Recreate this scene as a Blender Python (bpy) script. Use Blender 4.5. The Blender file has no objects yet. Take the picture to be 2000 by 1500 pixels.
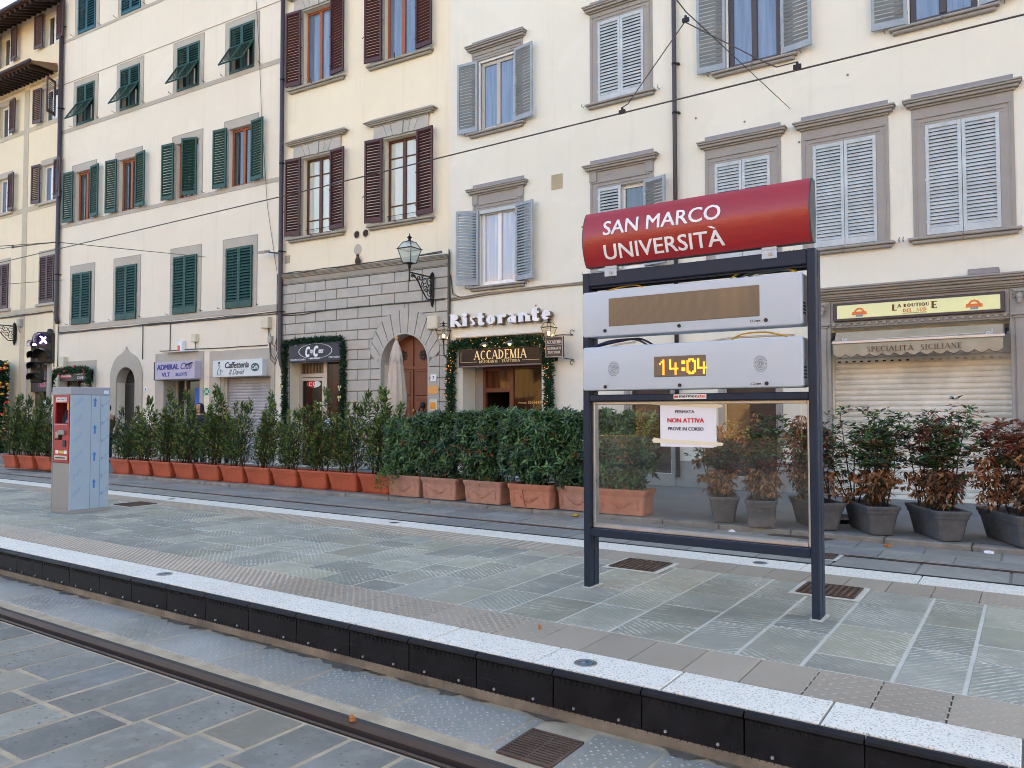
import bpy, math, random
from math import sin, cos, pi, radians, sqrt, atan2
from mathutils import Matrix, Vector
R = radians
scene = bpy.context.scene
COL = scene.collection
# ------------------------------------------------------------------ camera
cam_d = bpy.data.cameras.new('camera')
cam = bpy.data.objects.new('camera', cam_d); COL.objects.link(cam)
cam_d.sensor_fit = 'HORIZONTAL'; cam_d.sensor_width = 36.0
cam_d.lens = 36.0 * 1499.0 / 2000.0
cam_d.clip_start = 0.05; cam_d.clip_end = 1000.0
PITCH, ROLL, YAW = R(2.045), R(-0.077), R(34.1)
fw = Vector((-sin(YAW) * cos(PITCH), cos(YAW) * cos(PITCH), sin(PITCH)))
rt = Vector((cos(YAW), sin(YAW), 0.0)); up = rt.cross(fw)
rt2 = rt * cos(ROLL) + up * sin(ROLL) * 1.0
up2 = up * cos(ROLL) - rt * sin(ROLL)
m = Matrix((rt2, up2, -fw)).transposed().to_4x4(); m.translation = Vector((0, 0, 1.60))
cam.matrix_world = m
scene.camera = cam
# ------------------------------------------------------------------ world, sun, exposure
SUN_EL, SUN_AZ = R(25.0), R(18.0)
world = bpy.data.worlds.new('World'); scene.world = world; world.use_nodes = True
wn = world.node_tree.nodes; wl = world.node_tree.links
sky = wn.new('ShaderNodeTexSky'); sky.sky_type = 'NISHITA'; sky.sun_disc = False
sky.sun_elevation = SUN_EL; sky.sun_rotation = SUN_AZ
sky.altitude = 0; sky.air_density = 1.0; sky.dust_density = 3.6; sky.ozone_density = 0.1
bg = wn['Background']; bg.inputs[1].default_value = 0.15
wl.new(sky.outputs[0], bg.inputs[0])
sun_d = bpy.data.lights.new('sun', 'SUN'); sun_d.energy = 2.0; sun_d.angle = R(0.5); sun_d.color = (1.0, 0.95, 0.88)
sun = bpy.data.objects.new('sun', sun_d); COL.objects.link(sun); sun.location = (20, 60, 60)
sd = Vector((sin(SUN_AZ) * cos(SUN_EL), cos(SUN_AZ) * cos(SUN_EL), sin(SUN_EL)))
sun.rotation_euler = sd.to_track_quat('Z', 'Y').to_euler()
vs = scene.view_settings
vs.view_transform = 'Standard'; vs.look = 'None'; vs.gamma = 1.0; vs.use_curve_mapping = False
vs.exposure = 2.22
scene.cycles.filter_width = 1.0; scene.cycles.max_bounces = 8; scene.cycles.diffuse_bounces = 4; scene.cycles.transparent_max_bounces = 12

# ------------------------------------------------------------------ materials
MATS = {}
def lin(c):
    return tuple((x / 12.92 if x <= .04045 else ((x + .055) / 1.055) ** 2.4) for x in c)
def rgb(r, g, b):
    return lin((r / 255., g / 255., b / 255.))
class NT:
    def __init__(s, name):
        s.m = bpy.data.materials.new(name); s.m.use_nodes = True
        s.t = s.m.node_tree; s.n = s.t.nodes; s.p = s.n['Principled BSDF']; s.out = s.n['Material Output']
    def node(s, typ, **kw):
        nd = s.n.new(typ)
        for k, v in kw.items():
            if k.startswith('i_'):
                k2 = k[2:]; k2 = int(k2) if k2.isdigit() else k2
                nd.inputs[k2].default_value = v
            else: setattr(nd, k, v)
        return nd
    def link(s, a, b): s.t.links.new(a, b)
    def math(s, op, a, b=None, clamp=False):
        nd = s.n.new('ShaderNodeMath'); nd.operation = op; nd.use_clamp = clamp
        for i, x in enumerate((a, b)):
            if x is None: continue
            if isinstance(x, (int, float)): nd.inputs[i].default_value = x
            else: s.link(x, nd.inputs[i])
        return nd.outputs[0]
    def mix(s, f, a, b, mode='MIX'):
        nd = s.n.new('ShaderNodeMix'); nd.data_type = 'RGBA'; nd.blend_type = mode
        for idx, x in ((0, f), (6, a), (7, b)):
            if isinstance(x, (int, float)): nd.inputs[idx].default_value = x
            elif isinstance(x, tuple): nd.inputs[idx].default_value = (x[0], x[1], x[2], 1)
            else: s.link(x, nd.inputs[idx])
        return nd.outputs[2]
    def coords(s, kind='Object', scale=(1, 1, 1), rot=(0, 0, 0), loc=(0, 0, 0)):
        tc = s.n.new('ShaderNodeTexCoord'); mp = s.n.new('ShaderNodeMapping')
        mp.inputs['Scale'].default_value = scale; mp.inputs['Rotation'].default_value = rot; mp.inputs['Location'].default_value = loc
        s.link(tc.outputs[kind], mp.inputs[0]); return mp.outputs[0]
    def noise(s, co, scale, detail=4, rough=.55, dist=0.0):
        nd = s.node('ShaderNodeTexNoise'); nd.inputs['Scale'].default_value = scale
        nd.inputs['Detail'].default_value = detail; nd.inputs['Roughness'].default_value = rough; nd.inputs['Distortion'].default_value = dist
        s.link(co, nd.inputs['Vector']); return nd.outputs['Fac']
    def ramp(s, f, a, b, lo=0.0, hi=1.0):
        nd = s.n.new('ShaderNodeMapRange'); nd.clamp = True
        nd.inputs[1].default_value = a; nd.inputs[2].default_value = b; nd.inputs[3].default_value = lo; nd.inputs[4].default_value = hi
        s.link(f, nd.inputs[0]); return nd.outputs[0]
    def bump(s, h, strength=.3, dist=.01, prev=None):
        nd = s.n.new('ShaderNodeBump'); nd.inputs['Strength'].default_value = strength; nd.inputs['Distance'].default_value = dist
        s.link(h, nd.inputs['Height'])
        if prev is not None: s.link(prev, nd.inputs['Normal'])
        return nd.outputs[0]
    def set(s, **kw):
        for k, v in kw.items():
            k = k.replace('_', ' ')
            inp = s.p.inputs[k]
            if hasattr(v, 'links'): s.link(v, inp)
            elif isinstance(v, tuple) and len(v) == 3: inp.default_value = (*v, 1)
            else: inp.default_value = v
        return s.m
def M(name, col, rough=.6, spec=.4, metal=0., var=.12, scale=4., bump=0., bscale=60., emit=0., ecol=None, coat=0.):
    """plain material whose colour and gloss wander a little"""
    if name in MATS: return MATS[name]
    t = NT(name); co = t.coords()
    if var > 0:
        n1 = t.noise(co, scale, 6, .6); n2 = t.noise(co, scale * 7.3, 3)
        f = t.math('ADD', t.math('MULTIPLY', n1, .7), t.math('MULTIPLY', n2, .3))
        f = t.ramp(f, .3, .7, 1 - var, 1 + var * .6)
        mul = t.node('ShaderNodeVectorMath', operation='SCALE'); mul.inputs[0].default_value = col; t.link(f, mul.inputs[3])
        t.set(Base_Color=mul.outputs[0])
        t.set(Roughness=t.ramp(n1, .3, .7, max(rough - .08, .02), min(rough + .08, 1)))
    else:
        t.set(Base_Color=col, Roughness=rough)
    t.set(Metallic=metal); t.p.inputs['Specular IOR Level'].default_value = spec
    if bump > 0: t.set(Normal=t.bump(t.noise(co, bscale, 4), bump, .01))
    if coat > 0: t.p.inputs['Coat Weight'].default_value = coat; t.p.inputs['Coat Roughness'].default_value = .05
    if emit > 0:
        t.p.inputs['Emission Color'].default_value = (*(ecol or col), 1); t.p.inputs['Emission Strength'].default_value = emit
    MATS[name] = t.m; return t.m
def stucco(name, col, dirt, streak=.35, bump=.25):
    t = NT(name); co = t.coords(); big = t.noise(co, .35, 5, .6); mid = t.noise(co, 1.7, 6, .65)
    st = t.noise(t.coords(scale=(3.0, 3.0, .16)), 1.6, 5, .6)
    fine = t.noise(co, 45, 4, .6)
    f1 = t.ramp(big, .35, .7, 0, .55); f2 = t.ramp(mid, .5, .75, 0, .4); f3 = t.ramp(st, .56, .8, 0, streak)
    c = t.mix(f1, col, tuple(x * y for x, y in zip(col, (.93, .91, .87))))
    c = t.mix(f2, c, tuple(x * .92 for x in col)); c = t.mix(f3, c, dirt)
    c = t.mix(t.ramp(fine, .62, .8, 0, .2), c, dirt)
    pt = t.noise(t.coords(scale=(1, 1, 1.4)), .8, 2, .4, .6); c = t.mix(t.ramp(pt, .60, .615, 0, .30), c, tuple(min(1, x * 1.05) for x in col)); c = t.mix(t.ramp(t.noise(co, 6.5, 7, .75), .64, .74, 0, .3), c, dirt)
    return t.set(Base_Color=c, Roughness=.9, Normal=t.bump(t.math('ADD', t.math('MULTIPLY', fine, .6), mid), bump, .012))
def stone(name, col, var=.16, bump=.35, rough=.85, scale=2.2):
    t = NT(name); co = t.coords(); a = t.noise(co, scale, 7, .62); b = t.noise(co, scale * 14, 5, .6)
    st = t.noise(t.coords(scale=(4, 4, .3)), 1.5, 4)
    c = t.mix(t.ramp(a, .35, .7), tuple(x * (1 - var) for x in col), tuple(x * (1 + var * .6) for x in col))
    c = t.mix(t.ramp(b, .58, .75, 0, .35), c, tuple(x * .72 for x in col)); c = t.mix(t.ramp(st, .6, .8, 0, .3), c, tuple(x * .66 for x in col))
    return t.set(Base_Color=c, Roughness=rough, Normal=t.bump(t.math('ADD', a, t.math('MULTIPLY', b, .5)), bump, .008))
def paint(name, col, rough=.5, wear=.25, spec=.4):
    """painted wood or metal with faded and dusty patches"""
    t = NT(name); co = t.coords(); a = t.noise(co, 2.3, 6, .6); b = t.noise(t.coords(scale=(20, 20, 2)), 3, 5, .6)
    c = t.mix(t.ramp(a, .35, .7), tuple(x * .82 for x in col), tuple(min(1, x * 1.14) for x in col))
    c = t.mix(t.ramp(b, .55, .8, 0, wear), c, tuple(min(1, x * 1.5 + .03) for x in col))
    t.p.inputs['Specular IOR Level'].default_value = spec
    return t.set(Base_Color=c, Roughness=t.ramp(a, .3, .7, rough - .08, rough + .12), Normal=t.bump(b, .08, .004))
def glassy(name, col, col2=None, rough=.03, vert=1.2, spec=.8):
    """window pane seen from outside: dark or curtained room, or painted sky, behind a reflecting sheet"""
    t = NT(name); co = t.coords(scale=(9, 9, .5)); a = t.noise(co, vert, 3, .5)
    wob = t.noise(t.coords(), 2.2, 2)
    c = t.mix(t.ramp(a, .4, .65), col, col2 or tuple(x * .6 for x in col))
    t.p.inputs['IOR'].default_value = 1.6 if spec > .5 else 1.45; t.p.inputs['Specular IOR Level'].default_value = spec
    return t.set(Base_Color=c, Roughness=rough, Normal=t.bump(wob, .06, .02))
wall_A = stucco('wall_yellow_stucco', rgb(226, 214, 186), rgb(186, 171, 144))
wall_B = stucco('wall_pale_stucco', rgb(224, 217, 201), rgb(186, 178, 162), .36)
wall_C = stucco('wall_cream_stucco', rgb(230, 221, 197), rgb(188, 177, 154))
wall_D = stucco('wall_ivory_stucco', rgb(223, 221, 208), rgb(186, 182, 168), .3)
wall_O = stucco('wall_ochre_stucco', rgb(222, 176, 104), rgb(180, 140, 90))
band_s = stone('band_grey_plaster', rgb(176, 170, 158), .08, .15)
grey_s = stone('grey_sandstone', rgb(156, 151, 140), .14, .3)
trim_D = stone('grey_trim', rgb(154, 150, 145), .08, .15)
rust_s = stone('rusticated_stone', rgb(178, 175, 167), .10, .25)
joint_s = stone('joint_mortar', rgb(132, 127, 119), .1, .2)  # darker mortar behind the open joints
lead_m = M('lead_flashing', rgb(138, 136, 140), .55, .4, .3, .2, 12)
teal = paint('teal_shutter_paint', rgb(30, 72, 66))
teal_b = paint('blue_teal_shutter_paint', rgb(36, 88, 102))
maroon = paint('maroon_shutter_paint', rgb(72, 34, 38), .5, .12)
brownsh = paint('brown_shutter_paint', rgb(82, 58, 58), .5, .12)
greysh = paint('grey_shutter_paint', rgb(150, 160, 168), .45, .15)
lightsh = paint('pale_grey_shutter_paint', rgb(184, 193, 197), .45, .1)
wood_o = M('orange_wood', rgb(150, 84, 44), .45, .4, 0, .3, 9)
wood_d = M('dark_red_wood', rgb(84, 46, 34), .45, .4, 0, .3, 9)
wood_b = M('door_brown_wood', rgb(112, 60, 38), .45, .45, 0, .25, 6)
white_p = M('white_window_paint', rgb(226, 226, 226), .4, .4, 0, .06)
dark_f = M('dark_brown_window_frame', rgb(72, 60, 62), .4, .4, 0, .1)
pane_dark = glassy('pane_dark', (.02, .022, .026), (.05, .052, .058))
pane_blue = glassy('pane_painted_sky', (.10, .14, .22), (.16, .21, .31))  # blue sky reflection painted into the pane colour
pane_curt = glassy('pane_curtain', (.34, .33, .40), (.46, .45, .50), .06, 1.6)
pane_blind = glassy('pane_inner_shutter', (.50, .52, .44), (.58, .59, .50), .08, .8)
iron = M('black_iron', (.018, .018, .02), .45, .4, .4, .3, 20)
black_p = M('black_plastic', (.016, .017, .019), .45, .4, 0, .2, 12)
cable_m = M('grey_cable', (.07, .068, .065), .6, .3, 0, .3, 8)
pipe_m = M('dark_downpipe', rgb(74, 66, 72), .45, .4, .2, .2, 5)
steel = M('brushed_steel', rgb(150, 150, 150), .35, .5, .85, .1, 3)
alu = M('aluminium', rgb(190, 192, 196), .35, .5, .8, .1, 8)

# ------------------------------------------------------------------ mesh helpers
class MB:
    """collects shapes for one mesh"""
    def __init__(s): s.v = []; s.f = []; s.mi = []; s.cur = 0; s.T = None; s.smooth = []
    def add(s, vs_, fs, smooth=False):
        b = len(s.v)
        for v in vs_:
            v = Vector(v)
            if s.T is not None: v = s.T @ v
            s.v.append(v)
        for f in fs:
            s.f.append([b + i for i in f]); s.mi.append(s.cur); s.smooth.append(smooth)
        return s
    def box(s, x0, x1, y0, y1, z0, z1):
        return s.add([(x0, y0, z0), (x1, y0, z0), (x1, y1, z0), (x0, y1, z0), (x0, y0, z1), (x1, y0, z1), (x1, y1, z1), (x0, y1, z1)],
                     [(0, 3, 2, 1), (4, 5, 6, 7), (0, 1, 5, 4), (1, 2, 6, 5), (2, 3, 7, 6), (3, 0, 4, 7)])
    def bbox(s, x0, x1, y0, y1, z0, z1, c=.005):
        """box with chamfered upright and front edges: an octagonal slab with a smaller face"""
        pts = [(x0 + c, z0), (x1 - c, z0), (x1, z0 + c), (x1, z1 - c), (x1 - c, z1), (x0 + c, z1), (x0, z1 - c), (x0, z0 + c)]
        ins = [(min(max(x, x0 + c), x1 - c), min(max(z, z0 + c), z1 - c)) for x, z in pts]
        n = 8
        vs_ = [(x, y0, z) for x, z in ins] + [(x, y0 + c, z) for x, z in pts] + [(x, y1, z) for x, z in pts]
        fs = [tuple(range(n)), tuple(range(3 * n - 1, 2 * n - 1, -1))]
        for k in (0, 1):
            for i in range(n):
                j = (i + 1) % n; fs.append((k * n + i, (k + 1) * n + i, (k + 1) * n + j, k * n + j))
        return s.add(vs_, [tuple(reversed(f)) if k > 1 else f for k, f in enumerate(fs)])
    def obox(s, c, size, rot):
        old = s.T; Mx = Matrix.Translation(Vector(c)) @ rot.to_4x4()
        s.T = (old @ Mx) if old is not None else Mx
        a, b, d = size[0] / 2, size[1] / 2, size[2] / 2
        s.box(-a, a, -b, b, -d, d); s.T = old; return s
    def poly(s, pts, y0, y1):
        """outline in x,z pushed from y0 (front) to y1 (back)"""
        n = len(pts)
        vs_ = [(x, y0, z) for x, z in pts] + [(x, y1, z) for x, z in pts]
        fs = [tuple(range(n)), tuple(range(2 * n - 1, n - 1, -1))] + [(i, n + i, n + (i + 1) % n, (i + 1) % n) for i in range(n)]
        a = sum(pts[i][0] * pts[(i + 1) % n][1] - pts[(i + 1) % n][0] * pts[i][1] for i in range(n))
        if a < 0: fs = [tuple(reversed(f)) for f in fs]
        return s.add(vs_, fs)
    def polyz(s, pts, z0, z1):
        n = len(pts)
        vs_ = [(x, y, z1) for x, y in pts] + [(x, y, z0) for x, y in pts]
        fs = [tuple(range(n)), tuple(range(2 * n - 1, n - 1, -1))] + [(i, n + i, n + (i + 1) % n, (i + 1) % n) for i in range(n)]
        return s.add(vs_, fs)
    def polyx(s, pts, x0, x1):
        n = len(pts)
        vs_ = [(x1, y, z) for y, z in pts] + [(x0, y, z) for y, z in pts]
        fs = [tuple(range(n)), tuple(range(2 * n - 1, n - 1, -1))] + [(i, n + i, n + (i + 1) % n, (i + 1) % n) for i in range(n)]
        return s.add(vs_, fs)
    def tube(s, pts, r, n=6, cap=True):
        pts = [Vector(p) for p in pts]; N = len(pts); vs_ = []; fs = []
        prev = None
        for i, p in enumerate(pts):
            t = (pts[min(i + 1, N - 1)] - pts[max(i - 1, 0)]).normalized()
            if prev is None:
                a = t.orthogonal().normalized()
            else:
                a = (prev - t * prev.dot(t)).normalized()
            prev = a; b = t.cross(a); rr = r[i] if isinstance(r, (list, tuple)) else r
            for k in range(n):
                th = 2 * pi * k / n; vs_.append(p + (a * cos(th) + b * sin(th)) * rr)
        for i in range(N - 1):
            for k in range(n):
                fs.append((i * n + k, i * n + (k + 1) % n, (i + 1) * n + (k + 1) % n, (i + 1) * n + k))
        if cap: fs.append(tuple(range(n - 1, -1, -1))); fs.append(tuple(range((N - 1) * n, N * n)))
        return s.add(vs_, fs, True)
    def lathe(s, prof, n=16, c=(0, 0, 0), smooth=True, sx=1., sy=1., a0=0.):
        vs_ = []; fs = []; P = len(prof)
        for r, z in prof:
            for k in range(n):
                th = a0 + 2 * pi * k / n; vs_.append((c[0] + r * cos(th) * sx, c[1] + r * sin(th) * sy, c[2] + z))
        for i in range(P - 1):
            for k in range(n):
                fs.append((i * n + k, i * n + (k + 1) % n, (i + 1) * n + (k + 1) % n, (i + 1) * n + k))
        fs.append(tuple(range(n - 1, -1, -1))); fs.append(tuple(range((P - 1) * n, P * n)))
        return s.add(vs_, fs, smooth)
    def ball(s, c, r, n=10, sx=1., sy=1., sz=1.):
        k = max(4, n // 2)
        prof = [(max(r * sin(pi * i / k), 1e-4), -r * cos(pi * i / k) * sz) for i in range(k + 1)]
        return s.lathe(prof, n, c, True, sx, sy)
    def disc(s, c, r, y0, y1, n=20, rz=None):
        return s.poly([(c[0] + r * cos(2 * pi * k / n), c[1] + (rz or r) * sin(2 * pi * k / n)) for k in range(n)], y0, y1)
    def ring(s, c, r0, r1, y0, y1, n=28, a0=0, a1=2 * pi, rz=1.):
        for k in range(n):
            t0 = a0 + (a1 - a0) * k / n; t1 = a0 + (a1 - a0) * (k + 1) / n
            s.poly([(c[0] + r0 * cos(t0), c[1] + r0 * rz * sin(t0)), (c[0] + r1 * cos(t0), c[1] + r1 * rz * sin(t0)),
                    (c[0] + r1 * cos(t1), c[1] + r1 * rz * sin(t1)), (c[0] + r0 * cos(t1), c[1] + r0 * rz * sin(t1))], y0, y1)
        return s
    def mesh(s, name, mats):
        me = bpy.data.meshes.new(name); me.from_pydata([tuple(v) for v in s.v], [], s.f)
        for mt in (mats if isinstance(mats, (list, tuple)) else [mats]): me.materials.append(mt)
        me.polygons.foreach_set('material_index', s.mi)
        me.polygons.foreach_set('use_smooth', s.smooth)
        me.update(); return me
    def build(s, name, mats, parent=None, loc=None, rot=None):
        return obj(name, s.mesh(name, mats), parent, loc, rot)
def obj(name, me, parent=None, loc=None, rot=None):
    o = bpy.data.objects.new(name, me); COL.objects.link(o)
    if parent is not None: o.parent = parent
    if loc is not None: o.location = loc
    if rot is not None: o.rotation_euler = rot
    return o
def tag(o, label=None, cat=None, group=None, kind=None):
    if label: o['label'] = label
    if cat: o['category'] = cat
    if group: o['group'] = group
    if kind: o['kind'] = kind
    return o
def thing(name, label, cat, loc=(0, 0, 0), rz=0., group=None):
    o = bpy.data.objects.new(name, None); COL.objects.link(o); o.empty_display_size = .2
    o.location = loc; o.rotation_euler = (0, 0, rz)
    return tag(o, label, cat, group)
def struct(o): o['kind'] = 'structure'; return o
def copy_tree(o, parent=None):
    c = o.copy(); COL.objects.link(c)
    if parent is not None: c.parent = parent; c.matrix_parent_inverse = o.matrix_parent_inverse.copy()
    for ch in list(o.children): copy_tree(ch, c)
    return c
ORD = ['', 'first', 'second', 'third', 'fourth', 'fifth', 'sixth', 'seventh', 'eighth', 'ninth', 'tenth', 'eleventh', 'twelfth']

# ------------------------------------------------------------------ lettering
def text_mesh(s, bold=0.0, shear=0.0, space=1.0):
    cu = bpy.data.curves.new('lettering', 'FONT'); cu.body = s; cu.size = 1.0; cu.shear = shear
    cu.space_character = space; cu.resolution_u = 3; cu.extrude = .5
    t = bpy.data.objects.new('lettering', cu); me = bpy.data.meshes.new_from_object(t)
    bpy.data.objects.remove(t); bpy.data.curves.remove(cu)
    return me
def letters(s, mt, parent, x0, x1, z0, z1, y, depth=.004, bold=0., shear=0., space=1., name='lettering', rot=None, curve=None):
    """text fitted to a rectangle standing in x,z, its front face at y"""
    me = text_mesh(s, bold, shear, space) if not callable(s) else s()
    if bold > 0 and not callable(s):      # heavier strokes: the outline repeated a hair to each side, each copy a little deeper
        V = [v.co.copy() for v in me.vertices]; Fc = [tuple(p.vertices) for p in me.polygons]; vs_ = []; fs_ = []
        for k, (dx, dy) in enumerate(((0, 0), (1, .5), (-1, -.5), (1, -.5), (-1, .5))):
            b = len(vs_); vs_ += [(v.x + dx * bold, v.y + dy * bold, v.z - .03 * k) for v in V]; fs_ += [tuple(i + b for i in f) for f in Fc]
        bpy.data.meshes.remove(me); me = bpy.data.meshes.new('lettering'); me.from_pydata(vs_, [], fs_)
    if curve:
        import bmesh
        bm = bmesh.new(); bm.from_mesh(me); ys_ = [v.co.y for v in bm.verts]; lo, hi = min(ys_), max(ys_)
        for k in range(1, 9):
            bmesh.ops.bisect_plane(bm, geom=bm.verts[:] + bm.edges[:] + bm.faces[:], plane_co=(0, lo + (hi - lo) * k / 9, 0), plane_no=(0, 1, 0))
        bm.to_mesh(me); bm.free()
    xs = [v.co.x for v in me.vertices]; ys = [v.co.y for v in me.vertices]; zs = [v.co.z for v in me.vertices]
    ax, bx, ay, by, az, bz = min(xs), max(xs), min(ys), max(ys), min(zs), max(zs)
    for v in me.vertices:
        X = x0 + (v.co.x - ax) / (bx - ax) * (x1 - x0); Z = z0 + (v.co.y - ay) / (by - ay) * (z1 - z0)
        d = (v.co.z - az) / (bz - az)
        Y = y + (1 - d) * depth
        if curve: Y += curve(Z)
        v.co = (X, Y, Z)
    me.materials.clear(); me.materials.append(mt)
    for p in me.polygons: p.material_index = 0
    me.update()
    return obj(name, me, parent)
# a plain serif alphabet: strokes (thick / thin), arcs and small serifs, for the trattoria-style lettering
T_, t_ = .17, .07
def L_(*a): return ('l',) + a
GL = {
 'A': (.86, [L_(.08, 0, .43, 1, t_), L_(.43, 1, .80, 0, T_), L_(.22, .34, .66, .34, t_)], [(.08, 0), (.80, 0)]),
 'B': (.70, [L_(.17, 0, .17, 1, T_), ('a', .17, .75, .36, .25, -90, 90, T_), ('a', .17, .26, .44, .26, -90, 90, T_)], [(.12, 0), (.12, 1)]),
 'C': (.80, [('a', .46, .5, .38, .5, 48, 312, T_)], []),
 'D': (.84, [L_(.17, 0, .17, 1, T_), ('a', .17, .5, .58, .5, -90, 90, T_)], [(.12, 0), (.12, 1)]),
 'E': (.66, [L_(.17, 0, .17, 1, T_), L_(.17, .965, .58, .965, t_), L_(.17, .5, .48, .5, t_), L_(.17, .035, .60, .035, t_), L_(.57, .86, .57, 1, t_), L_(.59, 0, .59, .15, t_), L_(.48, .42, .48, .58, .05)], [(.12, 0), (.12, 1)]),
 'F': (.62, [L_(.17, 0, .17, 1, T_), L_(.17, .965, .58, .965, t_), L_(.17, .5, .46, .5, t_), L_(.57, .85, .57, 1, t_)], [(.17, 0), (.12, 1)]),
 'I': (.36, [L_(.18, 0, .18, 1, T_)], [(.18, 0), (.18, 1)]),
 'L': (.64, [L_(.17, 0, .17, 1, T_), L_(.17, .035, .57, .035, t_), L_(.56, 0, .56, .16, t_)], [(.12, 0), (.17, 1)]),
 'M': (1.0, [L_(.14, 0, .16, 1, t_), L_(.16, 1, .50, .02, T_), L_(.50, .02, .82, 1, t_), L_(.83, 0, .83, 1, T_)], [(.14, 0), (.83, 0), (.12, 1), (.87, 1)]),
 'N': (.86, [L_(.15, 0, .15, 1, t_), L_(.15, 1, .70, 0, T_), L_(.70, 0, .70, 1, t_)], [(.15, 0), (.12, 1), (.70, 1)]),
 'O': (.92, [('a', .46, .5, .40, .5, 0, 360, T_)], []),
 'P': (.66, [L_(.17, 0, .17, 1, T_), ('a', .17, .72, .40, .28, -90, 90, T_)], [(.17, 0), (.12, 1)]),
 'Q': (.92, [('a', .46, .5, .40, .5, 0, 360, T_), L_(.50, .12, .84, -.14, .10)], []),
 'R': (.76, [L_(.17, 0, .17, 1, T_), ('a', .17, .73, .38, .27, -90, 90, T_), L_(.34, .46, .68, 0, T_)], [(.17, 0), (.12, 1), (.70, 0)]),
 'S': (.62, [('a', .32, .74, .22, .26, 30, 250, .13), ('a', .30, .26, .24, .26, -150, 70, .13), L_(.24, .56, .40, .44, .15)], []),
 'T': (.76, [L_(.38, 0, .38, 1, T_), L_(.06, .965, .70, .965, t_), L_(.07, .84, .07, 1, t_), L_(.69, .84, .69, 1, t_)], [(.38, 0)]),
 'U': (.86, [L_(.19, .3, .19, 1, T_), ('a', .44, .32, .27, .32, 180, 360, .12), L_(.69, .3, .69, 1, t_)], [(.19, 1), (.69, 1)]),
 'V': (.84, [L_(.10, 1, .44, 0, T_), L_(.44, 0, .76, 1, t_)], [(.10, 1), (.76, 1)]),
 'e': (.66, [('a', .34, .35, .25, .35, 15, 325, T_), L_(.12, .36, .58, .36, .09)], []),
 'i': (.38, [L_(.19, 0, .19, .68, T_), ('d', .18, .88, .10)], [(.19, 0), (.14, .66)]),
 's': (.54, [('a', .28, .52, .17, .17, 30, 250, .12), ('a', .26, .18, .19, .18, -150, 70, .12), L_(.22, .40, .34, .30, .14)], []),
 't': (.48, [L_(.20, .02, .20, .94, T_), L_(.02, .62, .44, .62, .10), L_(.16, .05, .42, .05, .12), L_(.41, .04, .41, .18, .08)], []),
 'o': (.70, [('a', .35, .35, .28, .35, 0, 360, T_)], []),
 'r': (.54, [L_(.19, 0, .19, .68, T_), ('a', .38, .40, .19, .25, 60, 170, .12), ('d', .45, .58, .09)], [(.19, 0), (.14, .66)]),
 'a': (.66, [('a', .28, .22, .20, .22, 0, 360, .13), L_(.47, 0, .47, .50, T_), ('a', .28, .48, .20, .20, 0, 150, .11), L_(.47, .04, .60, .04, .09)], []),
 'n': (.78, [L_(.19, 0, .19, .68, T_), ('a', .40, .40, .21, .26, 0, 160, .12), L_(.61, 0, .61, .44, T_)], [(.19, 0), (.61, 0), (.14, .66)]),
 '.': (.4, [('d', .2, .42, .10)], []), ' ': (.42, [], []), "'": (.3, [L_(.15, .75, .18, 1, .1)], []),
}
def serif(s, weight=1.0, gap=.06):
    def make():
        mb = MB(); x = 0.; k = 0
        for ch in s:
            acc = ch == 'À'; ch = 'A' if acc else ch
            w, strokes, feet = GL.get(ch, GL[' '])
            st = list(strokes)
            if acc: st.append(L_(.34, 1.26, .48, 1.1, .09))
            for q in st:
                k += 1; d0 = .5 - (k % 7) * .02
                if q[0] == 'l':
                    _, xa, ya, xb, yb, th = q; th *= weight
                    dx, dy = xb - xa, yb - ya; ln = sqrt(dx * dx + dy * dy)
                    if abs(dy) > abs(dx): hx, hy = th / 2, 0
                    else: hx, hy = 0, th / 2
                    if hx: pts = [(xa - hx, ya), (xa + hx, ya), (xb + hx, yb), (xb - hx, yb)]
                    else: pts = [(xa, ya - hy), (xb, yb - hy), (xb, yb + hy), (xa, ya + hy)]
                elif q[0] == 'd':
                    pts = [(q[1] + q[3] * weight * cos(t * pi / 6), q[2] + q[3] * weight * sin(t * pi / 6)) for t in range(12)]
                else:
                    _, cx, cy, rx, ry, a0, a1, th = q; th *= weight; n = 18; o_ = []; i_ = []
                    for j in range(n + 1):
                        a = R(a0 + (a1 - a0) * j / n); o_.append((cx + rx * cos(a), cy + ry * sin(a)))
                        tx = th; ty = th * .45
                        i_.append((cx + max(rx - tx, .02) * cos(a), cy + max(ry - ty, .02) * sin(a)))
                    for j in range(n):
                        quad(mb, [o_[j], o_[j + 1], i_[j + 1], i_[j]], x, d0)
                    continue
                quad(mb, pts, x, d0)
            for (fx, fy) in feet:
                k += 1; d0 = .5 - (k % 7) * .02; hw = .13 * (.6 + .4 * weight); yy = .03 if fy < .5 else fy - .03
                quad(mb, [(fx - hw, yy - .03), (fx + hw, yy - .03), (fx + hw, yy + .03), (fx - hw, yy + .03)], x, d0)
            x += w + gap
        return mb.mesh('lettering', white_p)
    def quad(mb, pts, x, d0):
        n = len(pts)
        vs_ = [(px + x, py, d0) for px, py in pts] + [(px + x, py, -.5) for px, py in pts]
        fs = [tuple(range(n))] + [(i, n + i, n + (i + 1) % n, (i + 1) % n) for i in range(n)]
        a = sum(pts[i][0] * pts[(i + 1) % n][1] - pts[(i + 1) % n][0] * pts[i][1] for i in range(n))
        if a < 0: fs = [tuple(reversed(f)) for f in fs]
        mb.add(vs_, fs)
    return make
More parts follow.
